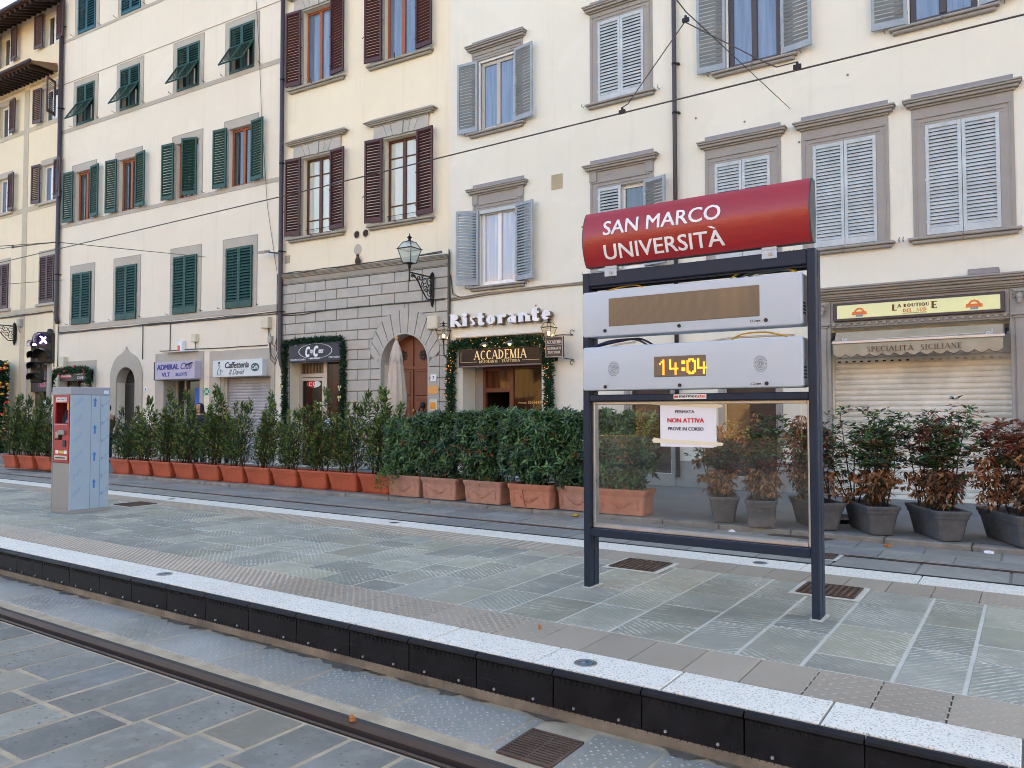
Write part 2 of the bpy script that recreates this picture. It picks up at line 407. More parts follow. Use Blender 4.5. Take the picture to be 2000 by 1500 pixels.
# ------------------------------------------------------------------ ground, tracks and platform
def slab_mat(name, base, light, dark, tone=.22, marks=None, pits=0., stain=None, rough=.75, rlo=None):
    """paving stone; every slab carries its own tone in the face attribute 'tone'"""
    t = NT(name); at = t.node('ShaderNodeAttribute'); at.attribute_name = 'tone'
    sep = t.node('ShaderNodeSeparateColor'); t.link(at.outputs['Color'], sep.inputs[0])
    co = t.coords(); a = t.noise(co, 1.6, 6, .62); b = t.noise(co, 9, 6, .65); g = t.noise(co, 70, 4, .6)
    c = t.mix(t.ramp(a, .35, .7), dark, base)
    c = t.mix(t.ramp(sep.outputs[1], 0, 1, 0, .55), c, tuple(x * y for x, y in zip(base, (1.12, 1.04, .84))))
    c = t.mix(t.ramp(b, .5, .8, 0, .5), c, light)
    sc = t.node('ShaderNodeVectorMath', operation='SCALE'); t.link(c, sc.inputs[0]); t.link(t.ramp(sep.outputs[0], 0, 1, 1 - tone, 1 + tone), sc.inputs[3])
    c = sc.outputs[0]; h = t.math('ADD', t.math('MULTIPLY', g, .25), t.math('MULTIPLY', b, .5))
    if marks:      # chisel strokes slanting one way or the other, strong on part of each slab
        w = []
        for ang in (38, -52):
            nd = t.node('ShaderNodeTexWave', wave_type='BANDS', bands_direction='X'); nd.inputs['Scale'].default_value = 8.5
            nd.inputs['Distortion'].default_value = 1.6; nd.inputs['Detail'].default_value = 2; nd.inputs['Detail Scale'].default_value = 1.2
            t.link(t.coords(rot=(0, 0, R(ang))), nd.inputs['Vector']); w.append(nd.outputs['Fac'])
        wv = t.mix(t.math('GREATER_THAN', sep.outputs[2], .5), w[0], w[1])
        wv = t.ramp(wv, .62, .86)
        mask = t.ramp(t.noise(co, 2.6, 3, .5), .44, .60)
        brk = t.ramp(t.noise(co, 24, 3, .6), .38, .58)
        s_ = t.math('MULTIPLY', t.math('MULTIPLY', wv, mask), brk)
        c = t.mix(t.math('MULTIPLY', s_, .62), c, marks); h = t.math('ADD', h, t.math('MULTIPLY', wv, .9))
    if pits > 0:
        v = t.node('ShaderNodeTexVoronoi'); v.inputs['Scale'].default_value = 34; v.inputs['Randomness'].default_value = .8
        t.link(t.coords(scale=(.6, 1, 1)), v.inputs['Vector']); pt = t.ramp(v.outputs['Distance'], .16, .3)
        pm = t.ramp(t.noise(co, 3.2, 3), .42, .58)
        inv = t.math('MULTIPLY', t.math('SUBTRACT', 1.0, pt), pm)
        c = t.mix(t.math('MULTIPLY', inv, pits), c, tuple(x * .45 for x in dark)); h = t.math('SUBTRACT', h, t.math('MULTIPLY', inv, .8))
    if stain:
        c = t.mix(t.ramp(t.noise(co, .9, 5, .6), .52, .72, 0, .55), c, stain)
    rr = t.ramp(a, .35, .7, rlo if rlo is not None else rough - .15, rough + .1)
    return t.set(Base_Color=c, Roughness=rr, Normal=t.bump(h, .45, .006))
slab_plat = slab_mat('platform_slab', rgb(152, 152, 140), rgb(176, 175, 162), rgb(126, 129, 120), .20, rgb(214, 214, 202), 0, rgb(160, 160, 138), .72)
slab_road = slab_mat('road_slab', rgb(136, 134, 125), rgb(160, 160, 154), rgb(98, 100, 96), .28, None, .8, rgb(138, 144, 148), .62)
slab_far = slab_mat('far_road_slab', rgb(152, 150, 144), rgb(172, 170, 164), rgb(126, 126, 122), .12, None, .2, rgb(128, 130, 132), .7)
slab_tact = slab_mat('beige_slab', rgb(174, 163, 146), rgb(186, 175, 160), rgb(156, 147, 134), .07, None, 0, rgb(154, 146, 138), .75)
def bump_slab(name, base, light, scale, stag=True, rough=.7, spec=.3, wet=None):
    t = NT(name); at = t.node('ShaderNodeAttribute'); at.attribute_name = 'tone'
    sep = t.node('ShaderNodeSeparateColor'); t.link(at.outputs['Color'], sep.inputs[0])
    co = t.coords(); a = t.noise(co, 1.4, 6, .6); b = t.noise(co, 20, 5, .6)
    v = t.node('ShaderNodeTexVoronoi'); v.inputs['Scale'].default_value = scale; v.inputs['Randomness'].default_value = 0.0
    t.link(t.coords(rot=(0, 0, R(45 if stag else 0))), v.inputs['Vector'])
    dome = t.math('MULTIPLY', t.ramp(v.outputs['Distance'], .36, .20), sep.outputs[2])
    c = t.mix(t.ramp(a, .35, .7), tuple(x * .82 for x in base), base); c = t.mix(t.ramp(b, .55, .8, 0, .4), c, tuple(x * .75 for x in base))
    if wet: c = t.mix(t.ramp(t.noise(co, .8, 4), .45, .62, 0, .8), c, wet)
    c = t.mix(t.math('MULTIPLY', dome, .7), c, light)
    sc = t.node('ShaderNodeVectorMath', operation='SCALE'); t.link(c, sc.inputs[0]); t.link(t.ramp(sep.outputs[0], 0, 1, .9, 1.08), sc.inputs[3])
    t.p.inputs['Specular IOR Level'].default_value = spec
    return t.set(Base_Color=sc.outputs[0], Roughness=t.ramp(a, .35, .65, rough - .2, rough + .1), Normal=t.bump(t.math('ADD', t.math('MULTIPLY', b, .15), dome), .7, .012))
tact_bump = bump_slab('tactile_paving', rgb(164, 154, 138), rgb(232, 222, 206), 16.0)
apron_m = bump_slab('apron_concrete', rgb(156, 156, 150), rgb(206, 208, 206), 15.0, True, .42, .5, rgb(136, 134, 122))
mortar_t = stone('tan_mortar', rgb(172, 158, 134), .24, .5, .95, 6)
mortar_l = stone('pale_mortar', rgb(196, 194, 182), .10, .4, .95, 5)
mortar_g = stone('grey_mortar', rgb(150, 146, 138), .12, .4, .95, 5)
granite = NT('white_granite'); _co = granite.coords()
_sp = granite.ramp(granite.noise(_co, 95, 3, .7), .54, .64, 0, .8)
_c = granite.mix(_sp, rgb(222, 219, 208), rgb(112, 110, 104)); _c = granite.mix(granite.ramp(granite.noise(_co, 1.3, 6, .65), .50, .78, 0, .42), _c, rgb(190, 178, 164))
granite = granite.set(Base_Color=_c, Roughness=.7, Normal=granite.bump(granite.noise(_co, 90, 4), .2, .004))
asphalt = stone('pavement_asphalt', rgb(118, 118, 116), .14, .5, .85, 1.2)
kerb_m = stone('kerb_stone', rgb(140, 135, 126), .30, .6, .9, 5)
conc_t = stone('stained_concrete', rgb(126, 118, 104), .42, .7, .95, 4)
rubber = NT('black_rubber'); _co = rubber.coords(); _n = rubber.noise(_co, 5, 6, .6); _sc = rubber.noise(rubber.coords(scale=(2, 2, 40)), 1.6, 5, .6, 1.5)
_c = rubber.mix(rubber.ramp(_n, .4, .7), (.006, .0065, .009), (.015, .016, .020)); _c = rubber.mix(rubber.ramp(_sc, .63, .75, 0, .35), _c, (.10, .10, .11))
rubber.p.inputs['Specular IOR Level'].default_value = .2
rubber = rubber.set(Base_Color=_c, Roughness=rubber.ramp(_n, .3, .7, .42, .65), Normal=rubber.bump(rubber.noise(_co, 40, 4), .15, .004))
rail_m = NT('worn_rail_steel'); _co = rail_m.coords(scale=(.3, 12, 12)); _n = rail_m.noise(_co, 4, 5)
rail_m = rail_m.set(Base_Color=rail_m.mix(_n, rgb(70, 58, 55), rgb(98, 84, 78)), Roughness=.38, Metallic=.5)
rust_m = stone('rust', rgb(88, 70, 58), .35, .5, .85, 9)
rail_dark = M('rail_groove', rgb(58, 42, 42), .5, .4, .2, .3, 12)
rubber_grey = M('rail_rubber_strip', rgb(66, 64, 62), .7, .3, 0, .2, 7)
rnd = random.Random(5)
class Slabs:
    def __init__(s): s.mb = MB(); s.t = []
    def add(s, x0, x1, y0, y1, z, gap=.006, thick=.02, tone=None, jit=.0015):
        g = gap; z = z + rnd.uniform(-jit, jit); c = .004
        b = len(s.mb.f)
        vs_ = [(x0 + g, y0 + g, z - thick), (x1 - g, y0 + g, z - thick), (x1 - g, y1 - g, z - thick), (x0 + g, y1 - g, z - thick),
               (x0 + g, y0 + g, z - c), (x1 - g, y0 + g, z - c), (x1 - g, y1 - g, z - c), (x0 + g, y1 - g, z - c),
               (x0 + g + c, y0 + g + c, z), (x1 - g - c, y0 + g + c, z), (x1 - g - c, y1 - g - c, z), (x0 + g + c, y1 - g - c, z)]
        fs = [(8, 9, 10, 11)] + [(i, (i + 1) % 4, 4 + (i + 1) % 4, 4 + i) for i in range(4)] + [(4 + i, 4 + (i + 1) % 4, 8 + (i + 1) % 4, 8 + i) for i in range(4)]
        s.mb.add(vs_, fs)
        tn = tone or (rnd.random(), rnd.random() ** 2, rnd.random(), 1)
        s.t += [tn] * (len(s.mb.f) - b)
    def build(s, name, mt):
        me = s.mb.mesh(name, mt); at = me.attributes.new('tone', 'FLOAT_COLOR', 'FACE')
        at.data.foreach_set('color', [c for t in s.t for c in t]); return struct(obj(name, me))
XL, XR = -48.0, 14.0
def sheet(name, x0, x1, y0, y1, z, mt, zb=None):
    return struct(MB().box(x0, x1, y0, y1, (z - .3) if zb is None else zb, z).build(name, mt))
sheet('ground', -140, 90, -110, 120, -.012, asphalt)
# near roadway: rows of slabs running away from the rail, tan joints
sheet('road_bed', XL, XR, -9.0, 2.692, .0185, mortar_t)
s = Slabs(); x = XL
while x < XR:
    w = rnd.uniform(.31, .38); y = 2.69
    ys = [y]; y -= rnd.choice((.38, .44, .50, .62)); ys.append(y)
    while y > -1.5: y -= rnd.uniform(.42, .66); ys.append(y)
    for a, b in zip(ys[:-1], ys[1:]):
        if x > -16: s.add(x, x + w, b, a, .023, .017, .02, jit=.002)
    x += w
s.build('road_paving', slab_road)
# near rail in its rubber and mortar strips (profile across the track, run along it)
def rail(name, y, z=0.02):
    mb = MB(); mb.cur = 0
    mb.box(XL, XR, y - .028, y + .040, z - .1, z + .004)
    mb.cur = 1; mb.box(XL, XR, y - .072, y - .028, z - .1, z - .035)
    mb.cur = 0; mb.box(XL, XR, y - .094, y - .072, z - .1, z)
    return struct(mb.build(name, [rail_m, rail_dark]))
rail('tram_rail', 2.80); rail('tram_rail', 9.13, .004)
MBx = MB(); MBx.cur = 0; MBx.box(XL, XR, 2.692, 2.706, -.1, .006); MBx.box(XL, XR, 2.840, 2.888, -.1, .016)
struct(MBx.build('rail_rubber', rubber_grey))
sheet('rail_mortar', XL, XR, 2.888, 2.965, .017, mortar_t, -.1)
sheet('apron_bed', XL, XR, 2.965, 3.47, .0175, mortar_t, -.1)
s = Slabs(); x = -46.0 - .02; xs = []
off = -2.87
k = -62
while off + k * .715 < XR:
    x0 = off + k * .715
    if not (-2.3 < x0 < -1.9): s.add(x0, x0 + .715, 2.965, 3.40, .022, .012, .02, (rnd.random(), 0, 1, 1))
    else: s.add(x0, -2.09, 2.965, 3.40, .022, .006, .02, (.4, 0, 1, 1)); s.add(-1.80, x0 + .715, 2.965, 3.40, .022, .006, .02, (.6, 0, 1, 1))
    k += 1
s.build('track_apron', apron_m)
studs = MB()
# platform body, stained concrete foot, rubber face
PZ = .27
rn_ = random.Random(77); x = -9.5
while x < .2:
    y = 2.995; j = 0
    while y < 3.375:
        q = abs((x + 2.87) % .715 - .357)
        if q < .335 and not (-2.12 < x < -1.78) and rn_.random() < .8: r_ = .0105; studs.add([(x - r_, y, .0222), (x, y - r_ * .8, .0222), (x + r_, y, .0222), (x, y + r_ * .8, .0222), (x, y, .0262)], [(0, 1, 4), (1, 2, 4), (2, 3, 4), (3, 0, 4)])
        y += .026; j += 1; x += .022 * (1 if j % 2 else -1)
    x += .045
struct(studs.build('apron_studs', M('stud_concrete', rgb(154, 157, 157), .45, .4, 0, .3, 2)))
gr = MB(); rn_ = random.Random(5); x = XL
while x < XR:
    w = rn_.uniform(.10, .5)
    if rn_.random() < .75 and x > -16:
        n = 9; d0 = rn_.uniform(.02, .09); pts = [(x, 3.434)] + [(x + w * k / n, 3.434 - d0 * sin(pi * k / n) * rn_.uniform(.4, 1.2)) for k in range(1, n)] + [(x + w, 3.434)]
        gr.add([(a, b, .0245) for a, b in pts], [tuple(range(len(pts)))])
    x += w * rn_.uniform(.6, 1.1)
struct(gr.build('kerb_dirt', stone('wet_dirt', rgb(98, 92, 82), .4, .6, .7, 14)))
mb = MB(); mb.box(XL, XR, 3.475, 7.03, -.05, PZ - .022); struct(mb.build('platform', mortar_g))
mb = MB(); mb.box(XL, XR, 3.435, 3.474, -.02, .075); struct(mb.build('platform_foot', conc_t))
mb = MB(); bolts = MB(); k0 = -1.58
for k in range(-70, 30):
    x0 = k0 + k * .4935; x1 = x0 + .4935; g = .004
    pr = [(3.470, .062), (3.470, PZ - .004), (3.450, PZ - .002), (3.428, PZ - .012), (3.424, PZ - .024), (3.438, PZ - .038), (3.436, .062)]
    vs_ = [(x1 - g, y, z) for y, z in pr] + [(x0 + g, y, z) for y, z in pr]; n = len(pr)
    mb.add(vs_, [tuple(range(n)), tuple(range(2 * n - 1, n - 1, -1))] + [(i, n + i, n + (i + 1) % n, (i + 1) % n) for i in range(n)])
    if -17 < x0 < 3:
        for fx in (.25, .76):
            bolts.disc((x0 + .4935 * fx, .098), .0075, 3.428, 3.4365, 8)
        for q in range(14):
            xx = x0 + .03 + q * .033; mb.box(xx, xx + .004, 3.4345, 3.437, .07, .07 + rnd.uniform(.012, .04)); mb.box(xx, xx + .012, 3.4340, 3.4385, PZ - .058, PZ - .040)
    xj = x0
struct(mb.build('platform_edging', rubber)); struct(bolts.build('edging_bolts', alu))
mb = MB(); mb.box(XL, XR, 7.035, 7.07, .02, PZ + .002); struct(mb.build('platform_far_edging', rubber))
s = Slabs()
for k in range(-62, 22):
    x0 = -1.50 + k * .722; s.add(x0, x0 + .722, 3.475, 3.785, PZ, .0055, .025, jit=.001)
    x0 = -2.53 + k * .885; s.add(x0, x0 + .885, 6.685, 7.030, PZ, .004, .025, jit=.001)
s.build('platform_white_edge', granite)
sb = Slabs(); sp = Slabs()
for k in range(-150, 52):
    x0 = -1.82 + k * .2975; b = 1.0 if (x0 < -2.6 or x0 > -.95) else .12
    tn = (rnd.random(), 0, b, 1)
    (sb if x0 > -8.7 else sp).add(x0, x0 + .2975, 3.79, 4.205, PZ, .0025, .025, tn, .0008) if x0 > -8.7 else None
    if x0 <= -8.7:
        sb.add(x0, x0 + .2975, 3.79, 4.0, PZ, .0025, .025, tn, .0008); sp.add(x0, x0 + .2975, 4.0, 4.205, PZ, .0025, .025, tn, .0008)
    b2 = 1.0 if (x0 > -.75 or x0 < -3.9) else .1
    sb.add(x0, x0 + .2975, 6.255, 6.68, PZ, .0025, .025, (rnd.random(), 0, b2, 1), .0008)
sb.build('tactile_strip', tact_bump)
dome = MB(); fl = [M('dome_beige', rgb(186, 176, 160), .7, .3, 0, .14, 5), M('dome_worn', rgb(166, 156, 141), .7, .3, 0, .1, 5)]
def domes(mb, x0, x1, y0, y1, z, px, r_, h_, n=6):
    j = 0; y = y0
    while y < y1:
        x = x0 + (px / 2 if j % 2 else 0)
        while x < x1:
            mb.add([(x + r_ * cos(k * 2 * pi / n), y + r_ * sin(k * 2 * pi / n), z) for k in range(n)] + [(x + r_ * .55 * cos(k * 2 * pi / n), y + r_ * .55 * sin(k * 2 * pi / n), z + h_) for k in range(n)], [tuple(range(n, 2 * n))] + [(k, (k + 1) % n, n + (k + 1) % n, n + k) for k in range(n)]); x += px
        y += px * .5; j += 1
domes(dome, -15.0, -8.72, 3.81, 3.99, PZ + .0006, .062, .013, .005); domes(dome, -8.69, -4.9, 3.815, 4.195, PZ + .0006, .062, .013, .005); dome.cur = 1; domes(dome, -4.9, -2.65, 3.815, 4.195, PZ + .0006, .062, .013, .004); domes(dome, -.93, 2.6, 3.83, 4.19, PZ + .0006, .085, .012, .0026); domes(dome, -.72, 2.6, 6.29, 6.66, PZ + .0006, .085, .012, .0026); dome.cur = 0
x = -14.0
while x < -3.95: dome.box(x, x + .028, 6.29, 6.66, PZ + .0004, PZ + .004); x += .10
struct(dome.build('tactile_domes', fl)); sp.build('beige_border', slab_tact)
GR = [(-2.82, 6.145, .40, .40), (-1.265, 6.055, .385, .37), (-10.69, 6.14, .42, .40)]
s = Slabs(); x = XL + .1
sheet('platform_joint_bed', XL, XR, 4.208, 6.252, PZ - .004, mortar_l, PZ - .03)
xs = [-2.15, -1.72, -1.375, -1.03, -.60, -.29, .12, .52, .95, 1.35]
x = -2.15
while x > XL: x -= rnd.uniform(.34, .45); xs.insert(0, x)
x = 1.35
while x < XR: x += rnd.uniform(.34, .45); xs.append(x)
for a, b in zip(xs[:-1], xs[1:]):
    y = 4.208; ys = [y]
    while y < 6.252 - .25:
        y += rnd.choice((.28, .36, .46, .58, .68)); ys.append(min(y, 6.252))
    if 6.252 - ys[-1] > .02: ys.append(6.252)
    for c, d in zip(ys[:-1], ys[1:]):
        if d - c < .05: continue
        s.add(a, b, c, d, PZ, .010, .02)
s.build('platform_paving', slab_plat)
# far track bed and roadway, kerb, pavement
sheet('far_track_bed', XL, XR, 7.07, 9.09, .0, mortar_g)
s = Slabs()
for k in range(-60, 20):
    x0 = -.2 + k * .78
    s.add(x0, x0 + .78, 8.2, 9.03, .016, .012, .02)
x = XL
while x < XR:
    w = rnd.uniform(.55, .85); s.add(x, x + w, 9.22, 9.66, .016, .010, .02); x += w
x = XL
while x < XR:
    w = rnd.uniform(.5, .8); s.add(x, x + w, 9.66, 10.13, .016, .010, .02); x += w
s.build('far_road', slab_far)
sheet('far_road_bed', XL, XR, 9.21, 10.15, .003, mortar_g)
mb = MB()
x = XL
while x < XR:
    w = rnd.uniform(.8, 1.3); dy = rnd.uniform(-.008, .008); mb.bbox(x + .004, x + w - .004, 10.145 + dy, 10.36, -.05, .078 + rnd.uniform(-.004, .004), .012); x += w
struct(mb.build('kerb', kerb_m))
mb = MB(); mb.add([(XL, 10.36, .079), (XR, 10.36, .079), (XR, 15.0, .10), (XL, 15.0, .10)], [(0, 1, 2, 3)])
for zz in (0,): pass
struct(mb.build('sidewalk', asphalt))
# grates and lamps let into the ground
def grate(cx, cy, w, d, z, label, cell=True):
    t = thing('drain_grate', label, 'grate', (cx, cy, z))
    f = MB(); f.polyz([(-w / 2 - .05, -d / 2 - .05), (w / 2 + .05, -d / 2 - .05), (w / 2 + .05, d / 2 + .05), (-w / 2 - .05, d / 2 + .05)], .0005, .004)
    f.build('frame', mortar_l, t)
    p = MB(); p.polyz([(-w / 2, -d / 2), (w / 2, -d / 2), (w / 2, d / 2), (-w / 2, d / 2)], .004, .0065); p.build('pit', iron, t)
    g = MB(); n = 9
    for i in range(n + 1):
        xx = -w / 2 + w * i / n; g.box(xx - .008, xx + .008, -d / 2, d / 2, .007, .014)
        if cell: yy = -d / 2 + d * i / n; g.box(-w / 2, w / 2, yy - .006, yy + .006, .0072, .0135)
    g.build('grating', rust_m, t); return t
grate(*GR[0], PZ, 'rusty grid drain cover behind the left post of the stop sign')
grate(*GR[1], PZ, 'rusty grid drain cover beside the right post of the stop sign')
grate(*GR[2], PZ, 'small rusty drain cover beside the ticket machine')
grate(-1.95, 8.86, .32, .30, .018, 'dark drain cover beside the far tram rail')
dg = thing('gully_drain', 'rusty slotted gully drain in the apron beside the near rail', 'drain', (-1.945, 3.11, .0))
MB().box(-.14, .14, -.15, .15, -.005, .006).build('pit', iron, dg)
g = MB()
for i in range(13):
    y = -.145 + i * .024; g.box(-.135, -.006, y, y + .012, .008, .026); g.box(.006, .135, y, y + .012, .008, .026)
g.box(-.145, .145, -.158, -.146, .0, .027); g.box(-.145, .145, .146, .158, .0, .027); g.box(-.147, -.136, -.145, .145, .0, .0265); g.box(.136, .147, -.145, .145, .0, .0265); g.box(-.005, .005, -.145, .145, .008, .025)
g.build('grating', rust_m, dg)
gk = thing('gully_drain', 'long slotted gutter drain beside the far kerb seen through the glass', 'drain', (-2.45, 10.05, .017))
g = MB()
for i in range(22): g.obox((-.36 + i * .034, 0, .004), (.014, .17, .008), Matrix.Rotation(R(-25), 3, 'Z'))
g.build('grating', rust_m, gk)
lens_m = M('lamp_glass', rgb(70, 98, 110), .12, .6, 0, .1)
for (x, y, lab) in ((-1.98, 3.615, 'nearest round glass lamp let into the white platform edge'), (-5.92, 3.655, 'round lamp let into the near white edge by the long black rubber face'),
                    (-2.00, 6.83, 'round lamp in the far white edge seen under the stop sign'), (-6.35, 6.86, 'round lamp in the far white edge in front of the terracotta planters'),
                    (-10.9, 6.83, 'round lamp in the far white edge behind the rusty cover by the ticket machine')):
    t = thing('ground_lamp', lab, 'ground lamp', (x, y, PZ + .001))
    MB().lathe([(.062, 0), (.060, .003), (.044, .004), (.043, .001)], 28).build('ring', steel, t); MB().lathe([(.043, .001), (.040, .0035), (.02, .005), (.0005, .0055)], 24).build('lens', lens_m, t)
# small litter
def litter(name, label, cat, loc, mt, size, seed):
    r = random.Random(seed); mb = MB()
    n = 9
    pts = [(cos(2 * pi * k / n) * r.uniform(.5, 1) * size, sin(2 * pi * k / n) * r.uniform(.35, .7) * size, r.uniform(.004, .03)) for k in range(n)]
    vs_ = pts + [(0, 0, .035)] + [(p[0] * .95, p[1] * .95, 0.0) for p in pts]
    mb.add(vs_, [(i, (i + 1) % n, n) for i in range(n)] + [((i + 1) % n, i, n + 1 + i, n + 1 + (i + 1) % n) for i in range(n)])
    return tag(mb.build(name, mt, None, loc), label, cat)
tissue = M('tissue_paper', rgb(225, 228, 235), .8, .2, 0, .05); leafd = M('dry_leaf', rgb(170, 110, 60), .7, .3, 0, .3, 20); leafy = M('yellow_leaf', rgb(190, 160, 50), .6, .3, 0, .2, 20)
litter('crumpled_tissue', 'white crumpled tissue on the kerb in front of the rightmost grey trough', 'litter', (-.42, 10.05, .02), tissue, .07, 1)
litter('crumpled_tissue', 'white scrap of paper on the far roadway seen through the glass', 'litter', (-3.28, 9.98, .02), tissue, .05, 2)
litter('dry_leaf', 'dry tan leaf lying on the near rail', 'leaf', (-2.90, 2.83, .026), leafd, .028, 3)
litter('dry_leaf', 'orange dead leaf by the kerb in front of the red-leaved shrubs', 'leaf', (-1.42, 9.9, .02), leafd, .05, 4)
litter('yellow_leaf', 'yellow leaf on the kerb beside the last terracotta planter', 'leaf', (-5.72, 10.12, .03), leafy, .055, 5)
litter('dry_leaf', 'small brown leaf on the tactile strip near the platform edge', 'leaf', (-2.52, 4.02, PZ + .001), leafd, .012, 6)
# ------------------------------------------------------------------ buildings
XC, YC, ANG = -11.702, 14.55, R(3.4)
class Frame:
    """a facade: u runs along it, v out towards the street, z up; children use x = u - u0, y = -v"""
    def __init__(s, x, y, ang, u0=0.):
        s.o = Vector((x, y, 0)); s.a = ang; s.d = Vector((cos(ang), sin(ang), 0)); s.n = Vector((sin(ang), -cos(ang), 0)); s.u0 = u0
    def pt(s, u, v, z): return s.o + s.d * u + s.n * v + Vector((0, 0, z))
    def base(s, z=0.): return s.pt(s.u0, 0, z)
FD = Frame(0, YC, 0.0, -11.70); FC = Frame(XC, YC, ANG, -5.74); FB = Frame(XC, YC, ANG, -17.05)
_p = FB.pt(-17.05, 0, 0); FA = Frame(_p.x, _p.y, R(2.4), 0.0)
def wall(parent, u0, u1, z0, z1, holes, mt, depth=.22, back=9.0, name='wall'):
    """front wall with openings and reveals, plus sides, back and top added to block the sun"""
    mb = MB(); us = sorted({u0, u1} | {h[0] for h in holes} | {h[1] for h in holes}); zs = sorted({z0, z1} | {h[2] for h in holes} | {h[3] for h in holes})
    for i in range(len(us) - 1):
        for j in range(len(zs) - 1):
            cu, cz = (us[i] + us[i + 1]) / 2, (zs[j] + zs[j + 1]) / 2
            if any(h[0] < cu < h[1] and h[2] < cz < h[3] for h in holes): continue
            a, b, c, d = us[i], us[i + 1], zs[j], zs[j + 1]
            mb.add([(a, 0, c), (b, 0, c), (b, 0, d), (a, 0, d)], [(0, 1, 2, 3)])
    for a, b, c, d, *dd in holes:
        e = dd[0] if dd else depth
        mb.add([(a, 0, c), (a, e, c), (a, e, d), (a, 0, d)], [(0, 3, 2, 1)][::-1]); mb.add([(b, 0, c), (b, e, c), (b, e, d), (b, 0, d)], [(0, 1, 2, 3)][::-1])
        mb.add([(a, 0, d), (b, 0, d), (b, e, d), (a, e, d)], [(0, 1, 2, 3)]); mb.add([(a, 0, c), (b, 0, c), (b, e, c), (a, e, c)], [(0, 3, 2, 1)][::-1])
    mb.add([(u0, 0, z0), (u0, back, z0), (u0, back, z1), (u0, 0, z1)], [(0, 3, 2, 1)]); mb.add([(u1, 0, z0), (u1, back, z0), (u1, back, z1), (u1, 0, z1)], [(0, 1, 2, 3)])
    mb.add([(u0, back, z0), (u1, back, z0), (u1, back, z1), (u0, back, z1)], [(0, 3, 2, 1)])
    return mb.build(name, mt, parent)
def roof(parent, u0, u1, z, back, mt, over=.8, rise=1.6):  # unseen roof at an assumed height, added to block the sun
    mb = MB(); mb.polyx([(-over, z + .1), (back / 2, z + rise + .1), (back, z + .1), (back, z), (back / 2, z + rise), (-over, z)], u0, u1)
    return mb.build('roof', mt, parent)
LEAF = {}
def leaf_mesh(w, h, mt, pitch, rail_=.07, kick=.12, tilt=38, mid=None, key=''):
    k = (round(w, 3), round(h, 3), mt.name, pitch, key)
    if k in LEAF: return LEAF[k]
    mb = MB(); th = .022; st = .055; L_s = pitch * (1.0 if key in ('', 'r', 'flap') else .76)
    mb.bbox(0, st, -th, th, 0, h, .004); mb.bbox(w - st, w, -th, th, 0, h, .004)
    mb.bbox(st - .002, w - st + .002, -th + .002, th - .002, h - rail_, h - .001, .003); mb.bbox(st - .002, w - st + .002, -th + .002, th - .002, .001, kick, .003)
    if mid: mb.bbox(st - .002, w - st + .002, -th + .002, th - .002, mid - .03, mid + .03, .003)
    n = int((h - rail_ - kick) / pitch); z = kick + pitch * .55; r = random.Random(int(w * 1000 + h * 77))
    p = (h - rail_ - kick) / max(n, 1)
    for i in range(n):
        zc = kick + p * (i + .5)
        if mid and abs(zc - mid) < .045: continue
        mb.obox((w / 2, 0, zc), (w - 2 * st + .006, L_s, .009), Matrix.Rotation(R(tilt + r.uniform(-2.5, 2.5)), 3, 'X'))
    for zz in (h * .12, h * .5, h * .88):
        mb.box(-.012, .03, -th - .006, -th + .001, zz - .02, zz + .02)
    LEAF[k] = mb.mesh('shutter', mt); return LEAF[k]
def frame_win(W, a, b, c, d, y, fm, pm, mull=True, bars=(), fw_=.065, sash=.05, pane_name='pane'):
    """casement window in the opening a..b, c..d set back by y; sub-parts of W: frame and panes"""
    f = MB(); th = .06
    f.bbox(a, a + fw_, y, y + th, c, d, .006); f.bbox(b - fw_, b, y, y + th, c, d, .006); f.bbox(a + fw_, b - fw_, y + .001, y + th, d - fw_, d, .006); f.bbox(a + fw_, b - fw_, y + .001, y + th, c, c + fw_, .006)
    ms = (a + b) / 2
    if mull: f.bbox(ms - .055, ms + .055, y - .012, y + th, c + fw_, d - fw_, .012)
    for bz in bars:
        for q0, q1 in ((a + fw_, ms - .055), (ms + .055, b - fw_)):
            f.bbox(q0, q1, y + .008, y + th, c + (d - c) * bz - .016, c + (d - c) * bz + .016, .004)
    f.build('frame', fm, W)
    p = MB(); segs = ((a + fw_, ms - .054), (ms + .054, b - fw_)) if mull else ((a + fw_, b - fw_),)
    for q0, q1 in segs:
        p = MB(); p.box(q0 - .01, q1 + .01, y + .03, y + .045, c + fw_ - .01, d - fw_ + .01); p.build(pane_name, pm, W)
def shut_open(W, a, b, c, d, mt, pitch, w=None, off=.085, la=4, ra=4, tilt=45, left=True, right=True):
    w = w or (b - a) / 2 + .01; me = leaf_mesh(w, d - c, mt, pitch, tilt=tilt, key='o'); me2 = leaf_mesh(w, d - c, mt, pitch, tilt=-tilt, key='p')
    if left: obj('shutter', me, W, (a, -off, c), (0, 0, pi + R(la)))
    if right: obj('shutter', me2, W, (b, -off, c), (0, 0, -R(ra)))
def shut_closed(W, a, b, c, d, mt, pitch, off=.0, kick=.12, mid=None, tilt=58, ja=0):
    w = (b - a) / 2 - .004; me = leaf_mesh(w, d - c, mt, pitch, kick=kick, mid=mid, tilt=tilt)
    me2 = leaf_mesh(w, d - c, mt, pitch, kick=kick, mid=mid, tilt=-tilt, key='r')
    obj('shutter', me, W, (a, off, c), (0, 0, -R(ja))); obj('shutter', me2, W, (b, off, c), (0, 0, pi + R(ja * .4)))
def backing(W, a, b, c, d, y):
    MB().box(a, b, y, y + .02, c, d).build('dark_room', black_p, W)  # black sheet painted in place of the unlit room behind the window

def building(name, label, F):
    t = thing(name, label, 'building', tuple(F.base()), F.a); return t
